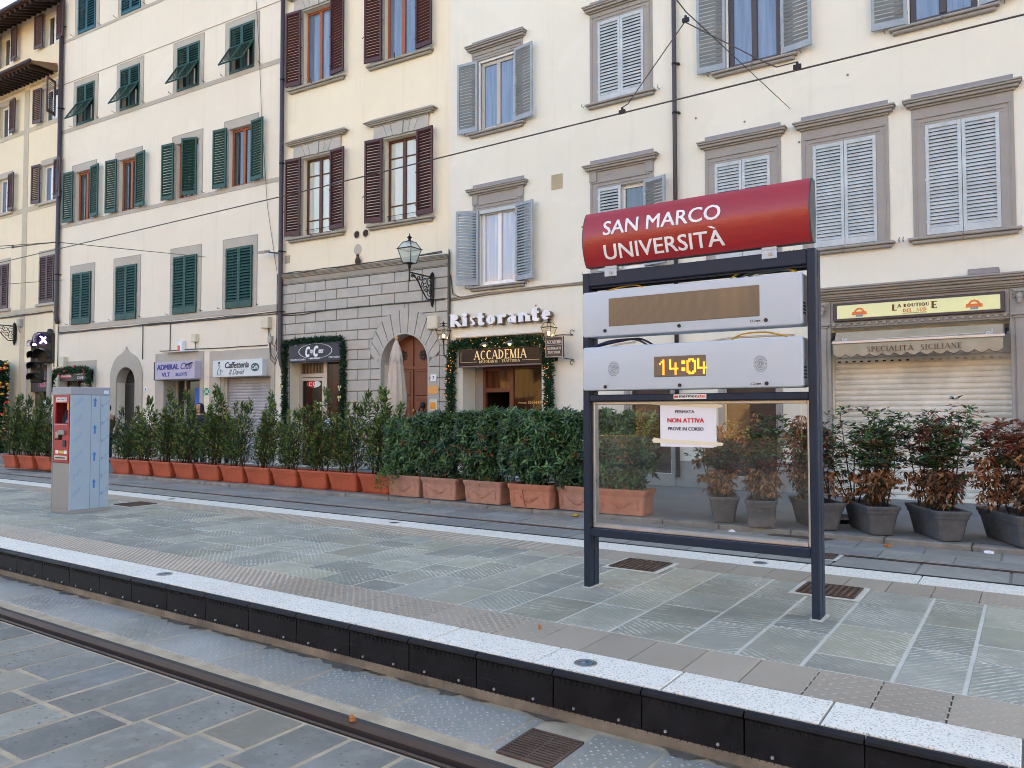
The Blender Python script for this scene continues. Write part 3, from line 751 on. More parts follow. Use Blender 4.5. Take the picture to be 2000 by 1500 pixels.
# ---- ivory house on the right (D)
HD = building('apartment_building', 'ivory apartment building with pale grey shutters behind the red stop sign', FD); oD = FD.u0
def ud(u): return u - oD
Dlow = [(-10.77, -9.71, 4.58, 6.36), (-7.60, -6.53, 4.58, 6.36), (-5.04, -3.98, 4.55, 6.42), (-3.21, -2.16, 4.55, 6.42), (-1.40, -.34, 4.55, 6.42), (.62, 1.68, 4.55, 6.42)]
Dup = [(-10.80, -9.74, 8.27, 9.98), (-7.59, -6.53, 8.25, 9.98), (-4.79, -3.73, 8.25, 10.0), (-1.63, -.57, 8.22, 10.0), (1.2, 2.26, 8.22, 10.0)]
acc = (-11.28, -9.05, .10, 2.68, .55); bou = (-2.93, -.26, .10, 3.06, .30); dk = (-4.9, -3.93, .35, 2.75, .3); dk2 = (-6.9, -6.0, .35, 2.75, .3)
wall(HD, 0, ud(13), 0, 16.5, [(ud(a), ud(b), c, d) for a, b, c, d in Dlow + Dup] + [(ud(h[0]), ud(h[1])) + h[2:] for h in (acc, bou, dk, dk2)], wall_D, .2)
roof(HD, 0, ud(13), 16.5, 9, M('roof_tiles', rgb(150, 96, 70), .8, .3, 0, .25, 8))
def hooded(parent, a, b, c, d, hood_z, frieze=True, sidecol=False, name='window'):
    """grey plaster surround with frieze, projecting hood, lead flashing and sill"""
    o = .20; top = hood_z
    s_ = MB(); v = -.022
    s_.bbox(a - o, a, v, -.0015, c - .03, d, .004); s_.bbox(b, b + o, v, -.0015, c - .03, d, .004)
    s_.bbox(a - o, b + o, v + .001, -.0015, d, top - .004, .004)
    W = s_.build(name, trim_D, parent)
    m_ = MB()
    m_.bbox(a - .15, b + .15, v - .022, v + .002, d + .125, d + .155, .004); m_.bbox(a - .07, b + .07, v - .012, v + .002, d + .05, d + .065, .003)
    m_.bbox(a - .15, a - .13, v - .012, v + .002, c, d + .125, .003); m_.bbox(b + .13, b + .15, v - .012, v + .002, c, d + .125, .003)
    if sidecol:
        m_.bbox(a - o, a - o + .17, v - .03, v + .002, d + .16, top - .03, .006); m_.bbox(b + o - .17, b + o, v - .03, v + .002, d + .16, top - .03, .006)
    m_.build('moulding', trim_D, W)
    h_ = MB(); e = .235
    for x0, x1, y0, z0, z1 in ((a - o - .02, b + o + .02, -.06, top - .035, top), (a - e - .04, b + e + .04, -.11, top, top + .05), (a - e - .07, b + e + .07, -.15, top + .05, top + .085), (a - e - .09, b + e + .09, -.17, top + .085, top + .115)):
        h_.bbox(x0, x1, y0, -.001, z0 + .0005, z1, .006)
    h_.build('hood', trim_D, W)
    l_ = MB(); l_.box(a - o - .0, b + o + .0, -.012, -.0012, top + .115, top + .235); l_.build('lead_flashing', lead_m, W)
    s2 = MB(); s2.bbox(a - .28, b + .28, -.13, -.001, c - .075, c - .03, .012); s2.bbox(a - .23, b + .23, -.085, -.001, c - .135, c - .0755, .015)
    s2.build('sill', trim_D, W); return W
for i, (a, b, c, d) in enumerate(Dlow):
    a, b = ud(a), ud(b); W = hooded(HD, a, b, c, d, 6.765, sidecol=i < 2)
    if i >= 2:
        shut_closed(W, a, b, c, d, lightsh, .062, -.012, tilt=60); backing(W, a, b, c, d, .18)
    elif i == 0:
        frame_win(W, a + .02, b - .02, c, d - .02, .07, white_p, pane_curt, fw_=.085)
        MB().box(a, b, -.024, .02, d - .085, d - .001).build('shutter_rail', lightsh, W)
        shut_open(W, a, b, c, d, greysh, .066, .55, .05, 24, 12, tilt=-55); backing(W, a, b, c, d, .18)
    else:
        frame_win(W, a, b, c, d, .08, white_p, pane_dark, fw_=.07); backing(W, a, b, c, d, .18)
        me = leaf_mesh((b - a) / 2, d - c, lightsh, .066, tilt=50); obj('shutter', me, W, (a, -.02, c)); obj('shutter', leaf_mesh((b - a) / 2, d - c, greysh, .066, tilt=-40, key='p'), W, (b, -.05, c), (0, 0, -R(14)))
for i, (a, b, c, d) in enumerate(Dup):
    a, b = ud(a), ud(b); W = hooded(HD, a, b, c, d, 10.24)
    if i == 1: shut_closed(W, a, b, c, d, lightsh, .070, -.012, tilt=60); backing(W, a, b, c, d, .18)
    else:
        f = MB()
        for q in ((a, a + .03), (b - .03, b)): f.box(q[0], q[1], .02, .06, c, d)
        f.box(a + .03, b - .03, .0205, .06, d - .05, d); f.build('outer_frame', white_p, W)
        frame_win(W, a + .035, b - .035, c, d - .05, .07, M('grey_window_paint', rgb(176, 172, 166), .45, .4, 0, .08) if i == 0 else dark_f, pane_blue, fw_=.09); backing(W, a, b, c, d, .18)
        shut_open(W, a, b, c, d, greysh, .075, .56, .05, 6, 10, tilt=43)
# small things fixed flush on the ivory wall are parts of it
MB().bbox(ud(-8.78), ud(-8.49), -.006, -.001, 6.53, 6.87, .003).build('stone_plaque', stone('ochre_plaque', rgb(178, 164, 132), .15), HD)
pl = MB(); pl.bbox(ud(-9.02), ud(-8.6), -.03, -.001, .10, .62, .008); pl.build('plinth', grey_s, HD); pl = MB(); pl.bbox(ud(-8.59), ud(-6.92), -.03, -.001, .10, .62, .008); pl.build('plinth', grey_s, HD); pl = MB(); pl.bbox(ud(-5.98), ud(-4.92), -.03, -.001, .10, .62, .008); pl.build('plinth', grey_s, HD); pl = MB(); pl.bbox(ud(-3.92), ud(-3.22), -.03, -.001, .10, .62, .008)
pl.build('plinth', grey_s, HD)
for q in (dk, dk2):
    D_ = MB(); D_.bbox(ud(q[0]) - .12, ud(q[0]), -.03, -.001, .63, 2.87, .006); D_.bbox(ud(q[1]), ud(q[1]) + .12, -.03, -.001, .63, 2.87, .006); D_.bbox(ud(q[0]) + .001, ud(q[1]) - .001, -.0295, -.001, 2.75, 2.87, .006)
    D_ = D_.build('doorway', trim_D, HD); MB().box(ud(q[0]), ud(q[1]), .12, .15, q[2], q[3]).build('dark_door', M('dark_brown_door', rgb(62, 44, 36), .5, .4, 0, .3, 5), D_)
    MB().bbox(ud(q[0]) - .1, ud(q[1]) + .1, -.06, .12, .10, .3495, .01).build('doorstep', grey_s, D_)
# restaurant front: wood frame, open dark door, shop window
RF = MB(); a, b = ud(acc[0]), ud(acc[1])
RF.box(a + .24, a + .32, .50, .58, .1, 2.68); RF.box(a + 1.02, a + 1.13, .50, .58, .1, 2.68); RF.box(b - .10, b, .50, .58, .1, 2.68); RF.box(a + .32, a + 1.02, .502, .58, 2.06, 2.16); RF.box(a + .32, a + 1.02, .502, .58, 2.58, 2.68); RF.box(a + 1.13, b - .10, .502, .58, .1, .55); RF.box(a + 1.13, b - .10, .502, .58, 2.6, 2.68)
RF = RF.build('shopfront', wood_b, HD)
MB().box(a + .31, a + 1.03, .53, .54, 2.15, 2.60).build('transom_pane', glassy('pane_amber', rgb(96, 58, 34), rgb(50, 30, 20), .04, 1.2, .3), RF)
MB().box(a + 1.12, b - .09, .53, .54, .54, 2.62).build('shop_window', glassy('pane_redbrown', rgb(70, 38, 26), rgb(28, 20, 16), .04, .9, .3), RF)
MB().box(a, a + .24, .50, .56, .1, 2.68).build('side_panel', trim_D, RF)
IN = MB(); IN.box(a + .2, b, 2.2, 2.25, .1, 2.9); IN.box(a + .2, b, .58, 2.2, 2.7, 2.72); IN.box(a + .2, a + .22, .6, 2.2, .1, 2.7); IN.box(b - .03, b - .01, .6, 2.2, .1, 2.7); IN.build('dark_room', M('dark_interior', rgb(50, 36, 28), .8, .2, 0, .4, 2), RF)
gold = M('gold_lettering', rgb(226, 190, 120), .4, .5, .1, .06)
warmp = M('warm_glow_lettering', rgb(230, 190, 140), .5)
letters('3355618116', gold, RF, a + 1.52, a + 2.06, 1.78, 1.845, .527, .002, .01, 0, 1.0, 'phone_number')
letters('whatsapp', gold, RF, a + 1.24, a + 1.48, 1.775, 1.83, .527, .002)
paper = M('paper_white', rgb(226, 228, 226), .7, .2, 0, .04); paperb = M('paper_pale_blue', rgb(196, 214, 222), .7, .2, 0, .05)
st = MB(); st.box(a + 1.62, a + 2.0, .520, .5285, 1.02, 1.44); st.build('menu_sheet', paperb, RF)
for q in ((1.20, 1.27, 1.28, 1.40), (1.29, 1.35, 1.30, 1.38), (1.29, 1.36, 1.16, 1.27), (2.02, 2.12, 1.2, 1.4)): MB().box(a + q[0], a + q[1], .521, .5285, q[2], q[3]).build('sticker', paper, RF)
tx = MB(); rr = random.Random(2)
for i in range(11): zz = 1.40 - i * .032; w0 = rr.uniform(.05, .14); tx.box(a + 1.81 - w0, a + 1.81 + w0, .518, .5195, zz, zz + .007)
tx.build('menu_text', M('menu_ink', rgb(120, 130, 150), .7), RF)
# boutique front: pilasters, ox-head capitals, moulded cornice, dentils, roller shutter
BF = MB(); y = -.12; a, b = ud(bou[0]), ud(bou[1])
BF.bbox(a - .26, a - .002, y, -.002, .1, 3.545, .008); BF.bbox(b + .002, b + .26, y, -.002, .1, 3.545, .008); BF.bbox(a, b, y + .015, -.002, 3.062, 3.545, .006)
BF.bbox(a - .20, a - .07, y - .022, y + .002, .14, 3.10, .01); BF.bbox(b + .07, b + .20, y - .022, y + .002, .14, 3.10, .01)
BF.bbox(a - .05, a - .001, y - .012, y + .002, .14, 3.06, .006); BF.bbox(b + .001, b + .05, y - .012, y + .002, .14, 3.06, .006)
BF = BF.build('shopfront', trim_D, HD)
CR = MB()
for x_, yy, z0, z1 in ((.02, -.15, 3.546, 3.575), (.05, -.19, 3.5755, 3.605), (.07, -.22, 3.6055, 3.655), (.10, -.27, 3.6555, 3.70), (.13, -.32, 3.7005, 3.735), (.15, -.34, 3.7355, 3.77)):
    CR.bbox(a - .28 - x_, b + 4.0, yy, -.002, z0, z1, .01)
for i in range(23):
    x0 = a + .03 + i * (b - a - .06) / 22.5; CR.bbox(x0, x0 + .055, y - .035, y + .016, 3.095, 3.135, .006)
CR.bbox(a, b, y - .004, y + .0148, 3.135, 3.16, .004)
for xx in (a - .135, b + .135):
    CR.bbox(xx - .12, xx + .12, y - .06, y + .002, 3.102, 3.14, .01); CR.bbox(xx - .095, xx + .095, y - .04, y + .002, 3.06, 3.1015, .012)
CR.build('cornice', trim_D, BF)
OX = MB()
for xx in (a - .135, b + .135):
    OX = MB(); OX.ball((xx, y - .05, 3.40), .052, 10, 1, .8, 1.25); OX.ball((xx, y - .07, 3.325), .036, 10, 1, .9, 1.3); OX.bbox(xx - .085, xx + .085, y - .05, y + .002, 3.47, 3.53, .008)
    for q in (-1, 1):
        OX.tube([(xx + q * .035, y - .05, 3.44), (xx + q * .075, y - .06, 3.455), (xx + q * .095, y - .05, 3.43)], [.014, .012, .005], 6); OX.ball((xx + q * .07, y - .04, 3.40), .02, 6, 1.2, .6, .7)
    OX.build('ox_head_capital', trim_D, BF)
RS = MB(); z = .16; zz = [z]
while z < 2.58:
    p = .095; pr = [(.17, z), (.155, z + .012), (.145, z + p * .5), (.155, z + p - .012), (.172, z + p), (.19, z + p), (.19, z)]
    RS.polyx(pr, a + .004, b - .004); z += p
RS.box(a + .004, b - .004, .165, .19, z, 3.06)
RS.bbox(a + .004, b - .004, .13, .19, .10, .158, .006)
RSo = RS.build('roller_shutter', paint('cream_roller_shutter', rgb(212, 208, 196), .5, .2), BF)
SL = MB()
for i in range(21):
    x0 = a + .06 + i * .122
    if i < 10: SL.box(x0, x0 + .05, .1415, .150, 2.462, 2.488)
    else: SL.box(x0, x0 + .05, .1415, .150, 2.462, 2.467); SL.box(x0, x0 + .05, .1415, .150, 2.482, 2.487)
SL.build('vent_slots', iron, RSo)
bx = MB(); bx.bbox(b - .55, b - .12, -.30, -.05, 3.772, 3.87, .01); bx.build('cornice_box', lead_m, BF)

# ---- cream house with rusticated ground floor (C)
HC = building('townhouse', 'narrow cream townhouse with maroon shutters above a rusticated grey ground floor', FC); oC = FC.u0
def uc(u): return u - oC
Clow = [(-4.95, -3.90, 6.47, 8.62), (-2.02, -.97, 6.47, 8.62)]; Cup = [(-4.98, -3.93, 10.70, 12.80), (-2.06, -1.01, 10.70, 12.80)]
ccs = (-5.40, -3.42, .10, 2.96, .42); arch = (-2.10, -.60, .10, 3.55, .42)
wall(HC, 0, uc(0), 0, 16.8, [(uc(a), uc(b), c, d) for a, b, c, d in Clow + Cup] + [(uc(h[0]), uc(h[1])) + h[2:] for h in (ccs, arch)], wall_C, .22)
roof(HC, 0, uc(0), 16.8, 9, MATS['roof_tiles'])
cx, sr, sz, orr, oz = uc(-1.35), .75, 2.80, 1.10, 3.07
# spandrels that turn the square hole into an arch
sp = MB(); N = 14
for sgn in (-1, 1):
    pts = [(cx + sgn * sr, sz)] + [(cx + sgn * sr * cos(pi / 2 * k / N), sz + sr * sin(pi / 2 * k / N)) for k in range(1, N + 1)]
    for k in range(N):
        p0, p1 = pts[k], pts[k + 1]
        q = [p0, p1, (p1[0], 3.56), (p0[0], 3.56)] if abs(p0[0] - p1[0]) > 1e-5 else None
        if q: sp.poly(q, .001, .42)
sp.build('arch_soffit', rust_s, HC)
# rusticated blocks with open joints
rows = [.10, .42, .72, 1.00, 1.29, 1.58, 1.87, 2.16, 2.45, 2.74, 3.03, 3.32, 3.60, 3.74, 4.04, 4.335, 4.61, 4.88, 5.145]
rows = [.10, .39, .68, .97, 1.26, 1.55, 1.84, 2.13, 2.42, 2.70, 2.96, 3.22, 3.48, 3.74, 4.04, 4.335, 4.61, 4.88, 5.145]
odd = [-5.74, -5.17, -4.42, -3.65, -2.89, -2.08, -1.22, -.37, -.005]; even = [-5.74, -5.56, -4.82, -4.05, -3.27, -2.50, -1.66, -.78, -.005]
blk = MB(); g = .012
def outer_half(z):
    if z <= oz: return orr
    return sqrt(max(orr * orr - (z - oz) ** 2, 0))
nrow = len(rows) - 1
for r in range(nrow):
    z0, z1 = rows[r], rows[r + 1]; sp_ = even if (nrow - 1 - r) % 2 == 0 else odd
    for a, b in zip(sp_[:-1], sp_[1:]):
        segs = [(a, b)]
        if z0 < 2.96:            # shop opening
            new = []
            for p, q in segs:
                if q <= -5.42 or p >= -3.40: new.append((p, q))
                else:
                    if p < -5.42: new.append((p, -5.42))
                    if q > -3.40: new.append((-3.40, q))
            segs = new
        for p, q in segs:
            P, Q = uc(p) + g, uc(q) - g; zz = [z0 + g + (z1 - z0 - 2 * g) * k / 4 for k in range(5)]
            hw = [outer_half(z) + .012 for z in zz]; has = [z < oz + orr for z in zz]
            if max(hw) <= .013 or Q < cx - max(hw) or P > cx + max(hw):
                if Q - P > .02: blk.bbox(P, Q, -.045, -.002, zz[0], zz[-1], .007)
                continue
            for sgn in (-1, 1):
                if sgn < 0:
                    if P > cx - min(hw): continue
                    ed = [min(Q, cx - h) for h in hw]
                    if max(ed) - P < .02: continue
                    pts = [(P, zz[0])] + [(max(e, P + .002), z) for e, z in zip(ed, zz)] + [(P, zz[-1])]
                else:
                    if Q < cx + min(hw): continue
                    ed = [max(P, cx + h) for h in hw]
                    if Q - min(ed) < .02: continue
                    pts = [(Q, zz[-1])] + [(min(e, Q - .002), z) for e, z in reversed(list(zip(ed, zz)))] + [(Q, zz[0])]
                blk.poly(pts, -.045, -.002)
# voussoirs and the quoins under them
nv = 11
for k in range(nv):
    def e(t):
        th = pi * t / nv; return (cx + sr * cos(th) * 1.0 + .04 * cos(th), sz + (sr + .04) * sin(th)), (cx + orr * cos(th), oz + orr * sin(th) * (1.0 + .03 * sin(th) ** 6) if True else 0)
    gg = .012
    t0, t1 = k + .045, k + .955
    inn = []; out = []
    for j in range(5):
        i_, o_ = e(t0 + (t1 - t0) * j / 4); inn.append(i_); out.append(o_)
    blk.poly(out + inn[::-1], -.05, -.002)
for r in range(nrow):
    z0, z1 = rows[r], rows[r + 1]
    if z1 > 2.97: break
    for q0, q1 in ((cx - orr + .003, cx - sr - .04), (cx + sr + .04, cx + orr - .003)): blk.bbox(q0, q1, -.05, -.002, z0 + g, z1 - g, .007)
RB = blk.build('rusticated_blocks', rust_s, HC)
jb = MB()
for a, b, c, d in ((0, uc(-5.41), .1, 5.145), (uc(-5.41), uc(-3.41), 2.965, 5.145), (uc(-3.41), cx - sr - .002, .1, 5.145), (cx - sr - .002, cx + sr + .002, 3.565, 5.145), (cx + sr + .002, uc(-.002), .1, 5.145)):
    jb.box(a, b, -.012, -.0015, c, d)
jb.build('joint_backing', joint_s, HC)
ring = MB(); ring.ring((cx, sz), sr - .001, sr + .042, -.055, .10, 24, 0, pi); ring.box(cx - sr - .042, cx - sr + .001, -.055, .10, .1, sz); ring.box(cx + sr - .001, cx + sr + .042, -.055, .10, .1, sz)
ring.build('arch_moulding', rust_s, HC)
cor = MB()
for x_, z0, z1 in ((-.052, 5.146, 5.17), (-.07, 5.1705, 5.20), (-.058, 5.2005, 5.222), (-.05, 5.2225, 5.325), (-.085, 5.3255, 5.355), (-.105, 5.3555, 5.38), (-.125, 5.3805, 5.405), (-.14, 5.4055, 5.43)):
    cor.bbox(0, uc(0) + .0, x_, -.002, z0, z1, .006)
cor.build('string_course', grey_s, HC)
# portal: two oak leaves with panels, round grilles, lion-head knockers
dr = MB(); yb = .34
dr.polyx([(yb, .1), (yb, 2.8), (yb + .05, 2.8), (yb + .05, .1)], cx - sr, cx + sr)
dr.poly([(cx + sr * cos(pi * k / 24), 2.8 + sr * sin(pi * k / 24)) for k in range(25)], yb, yb + .05)
DR = dr.build('portal_door', wood_b, HC)
pn = MB()
for q in (-1, 1):
    for z0, z1 in ((.25, .95), (1.05, 1.9), (2.0, 2.62)):
        x0, x1 = sorted((cx + q * .08, cx + q * .62)); pn.bbox(x0, x1, yb - .022, yb + .001, z0, z1, .02)
    x0, x1 = sorted((cx + q * .02, cx + q * .06))
pn.box(cx - .016, cx + .016, yb - .03, yb + .002, .1, 3.52); pn.box(cx - sr, cx + sr, yb - .028, yb + .002, 2.68, 2.76)
pn.build('panels', wood_b, DR)
for q in (-1, 1):
    gr = MB(); gr.ring((cx + q * .33, 3.03), .045, .07, yb - .02, yb - .003, 16)
    for k in range(8): gr.disc((cx + q * .33 + .105 * cos(k * pi / 4), 3.03 + .105 * sin(k * pi / 4)), .034, yb - .018, yb - .003, 10)
    gr.disc((cx + q * .33, 3.03), .03, yb - .025, yb - .002, 10); gr.build('grille', iron, DR)
for q in (-1, 1):
    kn = MB(); kn.ball((cx + q * .33, yb - .05, 1.76), .07, 10, 1, .6, 1.2); kn.tube([(cx + q * .33 + .075 * cos(t), yb - .09, 1.62 + .10 * sin(t)) for t in [k * pi / 8 for k in range(17)]], .016, 6); kn.build('knocker', iron, DR)
MB().ball((cx + .04, yb - .04, 1.62), .035, 8, 1, .6, 1.4).build('lock', M('brass', rgb(190, 140, 60), .35, .5, .8, .1), DR)
# house number, brass plate, bells, letter plate
hn = MB().bbox(uc(-.51), uc(-.33), -.062, -.0505, 2.34, 2.51, .006).build('house_number', M('enamel_white', rgb(225, 228, 235), .3, .5, 0, .03), HC)
letters('7', M('blue_black_ink', rgb(40, 44, 70), .5), hn, uc(-.445), uc(-.395), 2.38, 2.47, -.0655, .003, .02)
MB().bbox(uc(-.58), uc(-.28), -.06, -.0505, 2.03, 2.23, .004).build('brass_plate', M('worn_brass', rgb(190, 150, 96), .4, .5, .6, .12, 8), HC)
bl = MB().bbox(uc(-.54), uc(-.30), -.065, -.0505, 1.62, 1.90, .006).build('bell_panel', M('cream_plate', rgb(214, 206, 190), .5, .4, 0, .05), HC)
MB().bbox(uc(-.51), uc(-.35), -.07, -.0655, 1.66, 1.82, .004).build('bell_buttons', MATS['brass'], bl)
# copy shop front
a, b = uc(ccs[0]), uc(ccs[1])
SF = MB(); y = .33
for x0, x1, z0, z1 in ((a, a + .08, .1, 2.96), (a + .93, a + 1.06, .1, 2.96), (b - .06, b, .1, 2.96)): SF.box(x0, x1, y, y + .06, z0, z1)
SF.box(a + .08, a + .93, y + .001, y + .06, 2.56, 2.66); SF.box(a + .08, a + .93, y + .0012, y + .055, 2.46, 2.54); SF.box(a + .08, a + .13, y + .002, y + .055, .1, 2.46); SF.box(a + .88, a + .93, y + .002, y + .055, .1, 2.46); SF.box(a + 1.06, b - .06, y + .001, y + .06, .1, .3)
SF = SF.build('shopfront', M('shop_aluminium', rgb(186, 180, 172), .4, .4, .2, .06), HC)
MB().box(a + .12, a + .89, y + .03, y + .04, .1, 2.47).build('door_pane', glassy('pane_shop_brown', rgb(62, 36, 28), rgb(26, 24, 26), .03, .8, .3), SF)
MB().box(a + 1.05, b - .05, y + .03, y + .04, .28, 2.97).build('shop_window', glassy('pane_shop_red', rgb(84, 44, 34), rgb(30, 24, 24), .03, .8, .3), SF)
MB().box(a + .08, a + .93, y + .05, y + .058, 2.65, 2.97).build('vent_back', black_p, SF)
lv = MB()
for i in range(15): x0 = a + .10 + i * .056; lv.box(x0, x0 + .014, y + .012, y + .03, 2.66, 2.96)
lv.build('vent_bars', M('beige_metal', rgb(160, 140, 120), .5, .4, .2, .1), SF)
ov = MB(); ov.disc((a + .54, 2.37), .265, y + .022, y + .0285, 28, .10); OV = ov.build('door_sticker', M('sticker_pale', rgb(206, 222, 226), .5, .3, 0, .03), SF)
MB().poly([(a + .54 + .26 * cos(t), 2.37 + .098 * sin(t)) for t in [pi * .42 + pi * 1.1 * k / 16 for k in range(17)]], y + .019, y + .0215).build('red_half', M('sticker_red', rgb(186, 40, 36), .5), OV)
letters('C C', white_p, OV, a + .36, a + .62, 2.32, 2.42, y + .016, .002, .03)
nt = MB(); nt.box(a + .62, a + .84, y + .02, y + .029, 1.62, 1.86); nt.build('door_notice', M('notice_cream', rgb(206, 206, 176), .7), SF)
nt = MB(); nt.box(a + 1.02, a + 1.40, y - .012, y - .001, 1.12, 1.42); NT_ = nt.build('hours_notice', paperb, SF)
tx = MB(); rr = random.Random(9)
for i in range(5): zz = 1.37 - i * .05; tx.box(a + 1.06, a + 1.06 + rr.uniform(.15, .3), y - .0145, y - .0125, zz, zz + .014)
tx.build('notice_text', M('notice_ink', rgb(70, 80, 110), .7), NT_)
# upper windows with flat-arch lintels
def arched_lintel(W, a, b, d, z0=8.69, z1=9.0):
    m_ = MB(); o = .36; n = 6; w = (b + o - (a - o)); ce = (a + b) / 2
    for k in range(n + 1):
        ang0 = -34 + 68 * k / (n + 1); ang1 = -34 + 68 * (k + 1) / (n + 1)
        def xx(an, z): return ce + (z - (z0 - .95)) * math.tan(R(an))
        lo, hi = (z0 - (.02 if k == 3 else 0)), z1
        l0, l1, h0, h1 = xx(ang0, lo) + .008, xx(ang1, lo) - .008, xx(ang0, hi) + .008, xx(ang1, hi) - .008
        if k == 0: l0, h0 = a - o, a - o
        if k == n: l1, h1 = b + o, b + o
        h0, h1 = max(h0, a - o), min(h1, b + o)
        if k == 0 and h1 < a - o + .01: h1 = a - o + .012
        if k == n and h0 > b + o - .01: h0 = b + o - .012
        m_.poly([(l0, lo), (l1, lo), (h1, hi), (h0, hi)], -.05 - (.022 if k == 3 else 0), -.002)
    m_.build('lintel', rust_s, W)
    j_ = MB(); j_.box(a - o + .002, b + o - .002, -.034, -.0015, z0 - .003, z1 + .05); j_.build('lintel_joints', grey_s, W)
    h_ = MB()
    for x_, y_, q0, q1 in ((.38, -.07, z1 + .001, z1 + .035), (.50, -.12, z1 + .0355, z1 + .075), (.57, -.15, z1 + .0755, z1 + .11), (.63, -.175, z1 + .1105, z1 + .135)): h_.bbox(a - x_, b + x_, y_, -.002, q0, q1, .008)
    h_.add([(a - .62, -.17, z1 + .1355), (b + .62, -.17, z1 + .1355), (b + .45, -.002, z1 + .25), (a - .45, -.002, z1 + .25), (a - .62, -.002, z1 + .1355), (b + .62, -.002, z1 + .1355)], [(0, 1, 2, 3), (0, 3, 4), (1, 5, 2)])
    h_.build('hood', grey_s, W)
def cwin(a, b, c, d, up):
    a, b = uc(a), uc(b)
    s_ = MB(); s_.bbox(a - .07, a, -.03, -.0015, c, d + .06, .005); s_.bbox(b, b + .07, -.03, -.0015, c, d + .06, .005); s_.bbox(a + .0005, b - .0005, -.0295, -.0015, d + .001, d + .06, .005)
    W = s_.build('window', grey_s, HC); backing(W, a, b, c, d, .2)
    if up: frame_win(W, a, b, c, d, .13, wood_o, pane_blue, fw_=.07)
    else: frame_win(W, a, b, c, d, .13, wood_d, pane_blind, bars=(.20, .78), fw_=.07)
    arched_lintel(W, a, b, d, d + .07, d + .38)
    s2 = MB(); s2.bbox(a - .55, b + .55, -.13, -.002, c - .09, c - .03, .012); s2.bbox(a - .50, b + .50, -.09, -.002, c - .155, c - .0905, .02); s2.build('sill', grey_s, W)
    shut_open(W, a - .03, b + .03, c + .02, d + .04, maroon, .076, .55, .09, 5, 6)
    if not up:
        r_ = MB(); r_.tube([(a, .08, c + .17), (b, .08, c + .17)], .008, 5); r_.build('safety_bar', iron, W)
    return W
sk = MB()
for (a, b, c, d) in Clow + Cup:
    ce = uc((a + b) / 2); sk.tube([(ce - .1, -.13, c - .05), (ce + .12, -.38, c - .08)], .012, 5); sk.tube([(uc(a) - .62, -.0, c + .75), (uc(a) - .62, -.13, c + .75), (uc(a) - .64, -.15, c + .70)], .010, 5)
sk.build('shutter_hooks', iron, HC)
sk = MB()
for (a, b, c, d) in Dlow + Dup:
    for q in (ud(a) - .36, ud(b) + .34): sk.tube([(q, -.0, c - .04), (q, -.10, c - .04), (q + .02, -.12, c - .0)], .008, 5)
    ce = ud((a + b) / 2); sk.tube([(ce, -.13, c - .05), (ce, -.17, c - .08), (ce, -.17, c - .16)], .008, 5)
for (u, z) in ((-4.45, 7.15), (-5.42, 7.43), (-3.45, 6.55), (-8.0, 5.6), (-9.2, 3.98), (-2.6, 7.6)): sk.disc((ud(u), z), .022, -.012, -.001, 6)
sk.build('shutter_hooks', M('hook_grey', rgb(120, 116, 110), .5, .4, .3, .2), HD)
for q in Clow: cwin(*q, False)
for q in Cup: cwin(*q, True)
for u in (-2.97, -2.66):
    vn = MB().ring((uc(u), 6.27), .095, .115, -.02, -.001, 20).build('vent_ring', M('vent_white', rgb(206, 198, 180), .6), HC)
    MB().disc((uc(u), 6.27), .095, -.006, -.001, 20).build('vent_grille', M('vent_dark', rgb(58, 44, 36), .7, .3, 0, .2, 30), vn)
MB().disc((uc(-2.94), 5.87), .13, -.006, -.001, 20, .15).build('round_patch', band_s, HC)
MB().bbox(uc(-5.65), uc(-5.46), -.01, -.001, 5.77, 5.99, .003).build('wall_hatch', M('hatch_grey', rgb(158, 150, 136), .6), HC)

# ---- pale house with teal shutters (B)
HB = building('apartment_building', 'pale plaster apartment building with dark teal shutters and four shops', FB); oB = FB.u0
def ub(u): return u - oB
cols = [(-16.13, -15.07), (-13.56, -12.50), (-10.54, -9.47), (-8.06, -6.99)]
Br = {1: (15.0, 16.9), 2: (11.72, 13.12), 3: (8.29, 10.05), 4: (4.65, 6.45)}
bhol = [(ub(a), ub(b), Br[r][0], Br[r][1]) for r in Br for a, b in cols]
cafe = (-16.80, -14.80, .10, 3.05, .3); adm = (-10.98, -9.24, .10, 2.60, .5); caf = (-8.30, -6.16, .10, 2.62, .35); barch = (-13.47, -12.45, .10, 3.07, .35)
wall(HB, 0, ub(-5.742), 0, 18.0, bhol + [(ub(h[0]), ub(h[1])) + h[2:] for h in (cafe, adm, caf, barch)], wall_B, .2)
roof(HB, 0, ub(-5.742), 18.0, 9, MATS['roof_tiles'])
bd = MB()
for z0, z1 in ((14.90, 15.0), (11.58, 11.72), (8.16, 8.285), (4.47, 4.645)): bd.bbox(0, ub(-5.75), -.016, -.0015, z0, z1, .004)
bd.build('string_course', band_s, HB)
MB().box(0, ub(-5.75), -.012, -.0015, 13.385, 13.405).build('string_line', M('line_grey', rgb(150, 140, 126), .8), HB)
def flap_leaf(w, h, mt):
    """leaf whose lower half is a hinged flap pushed out"""
    me = leaf_mesh(w, h, mt, .075, key='flap', kick=h * .5 + .02); return me
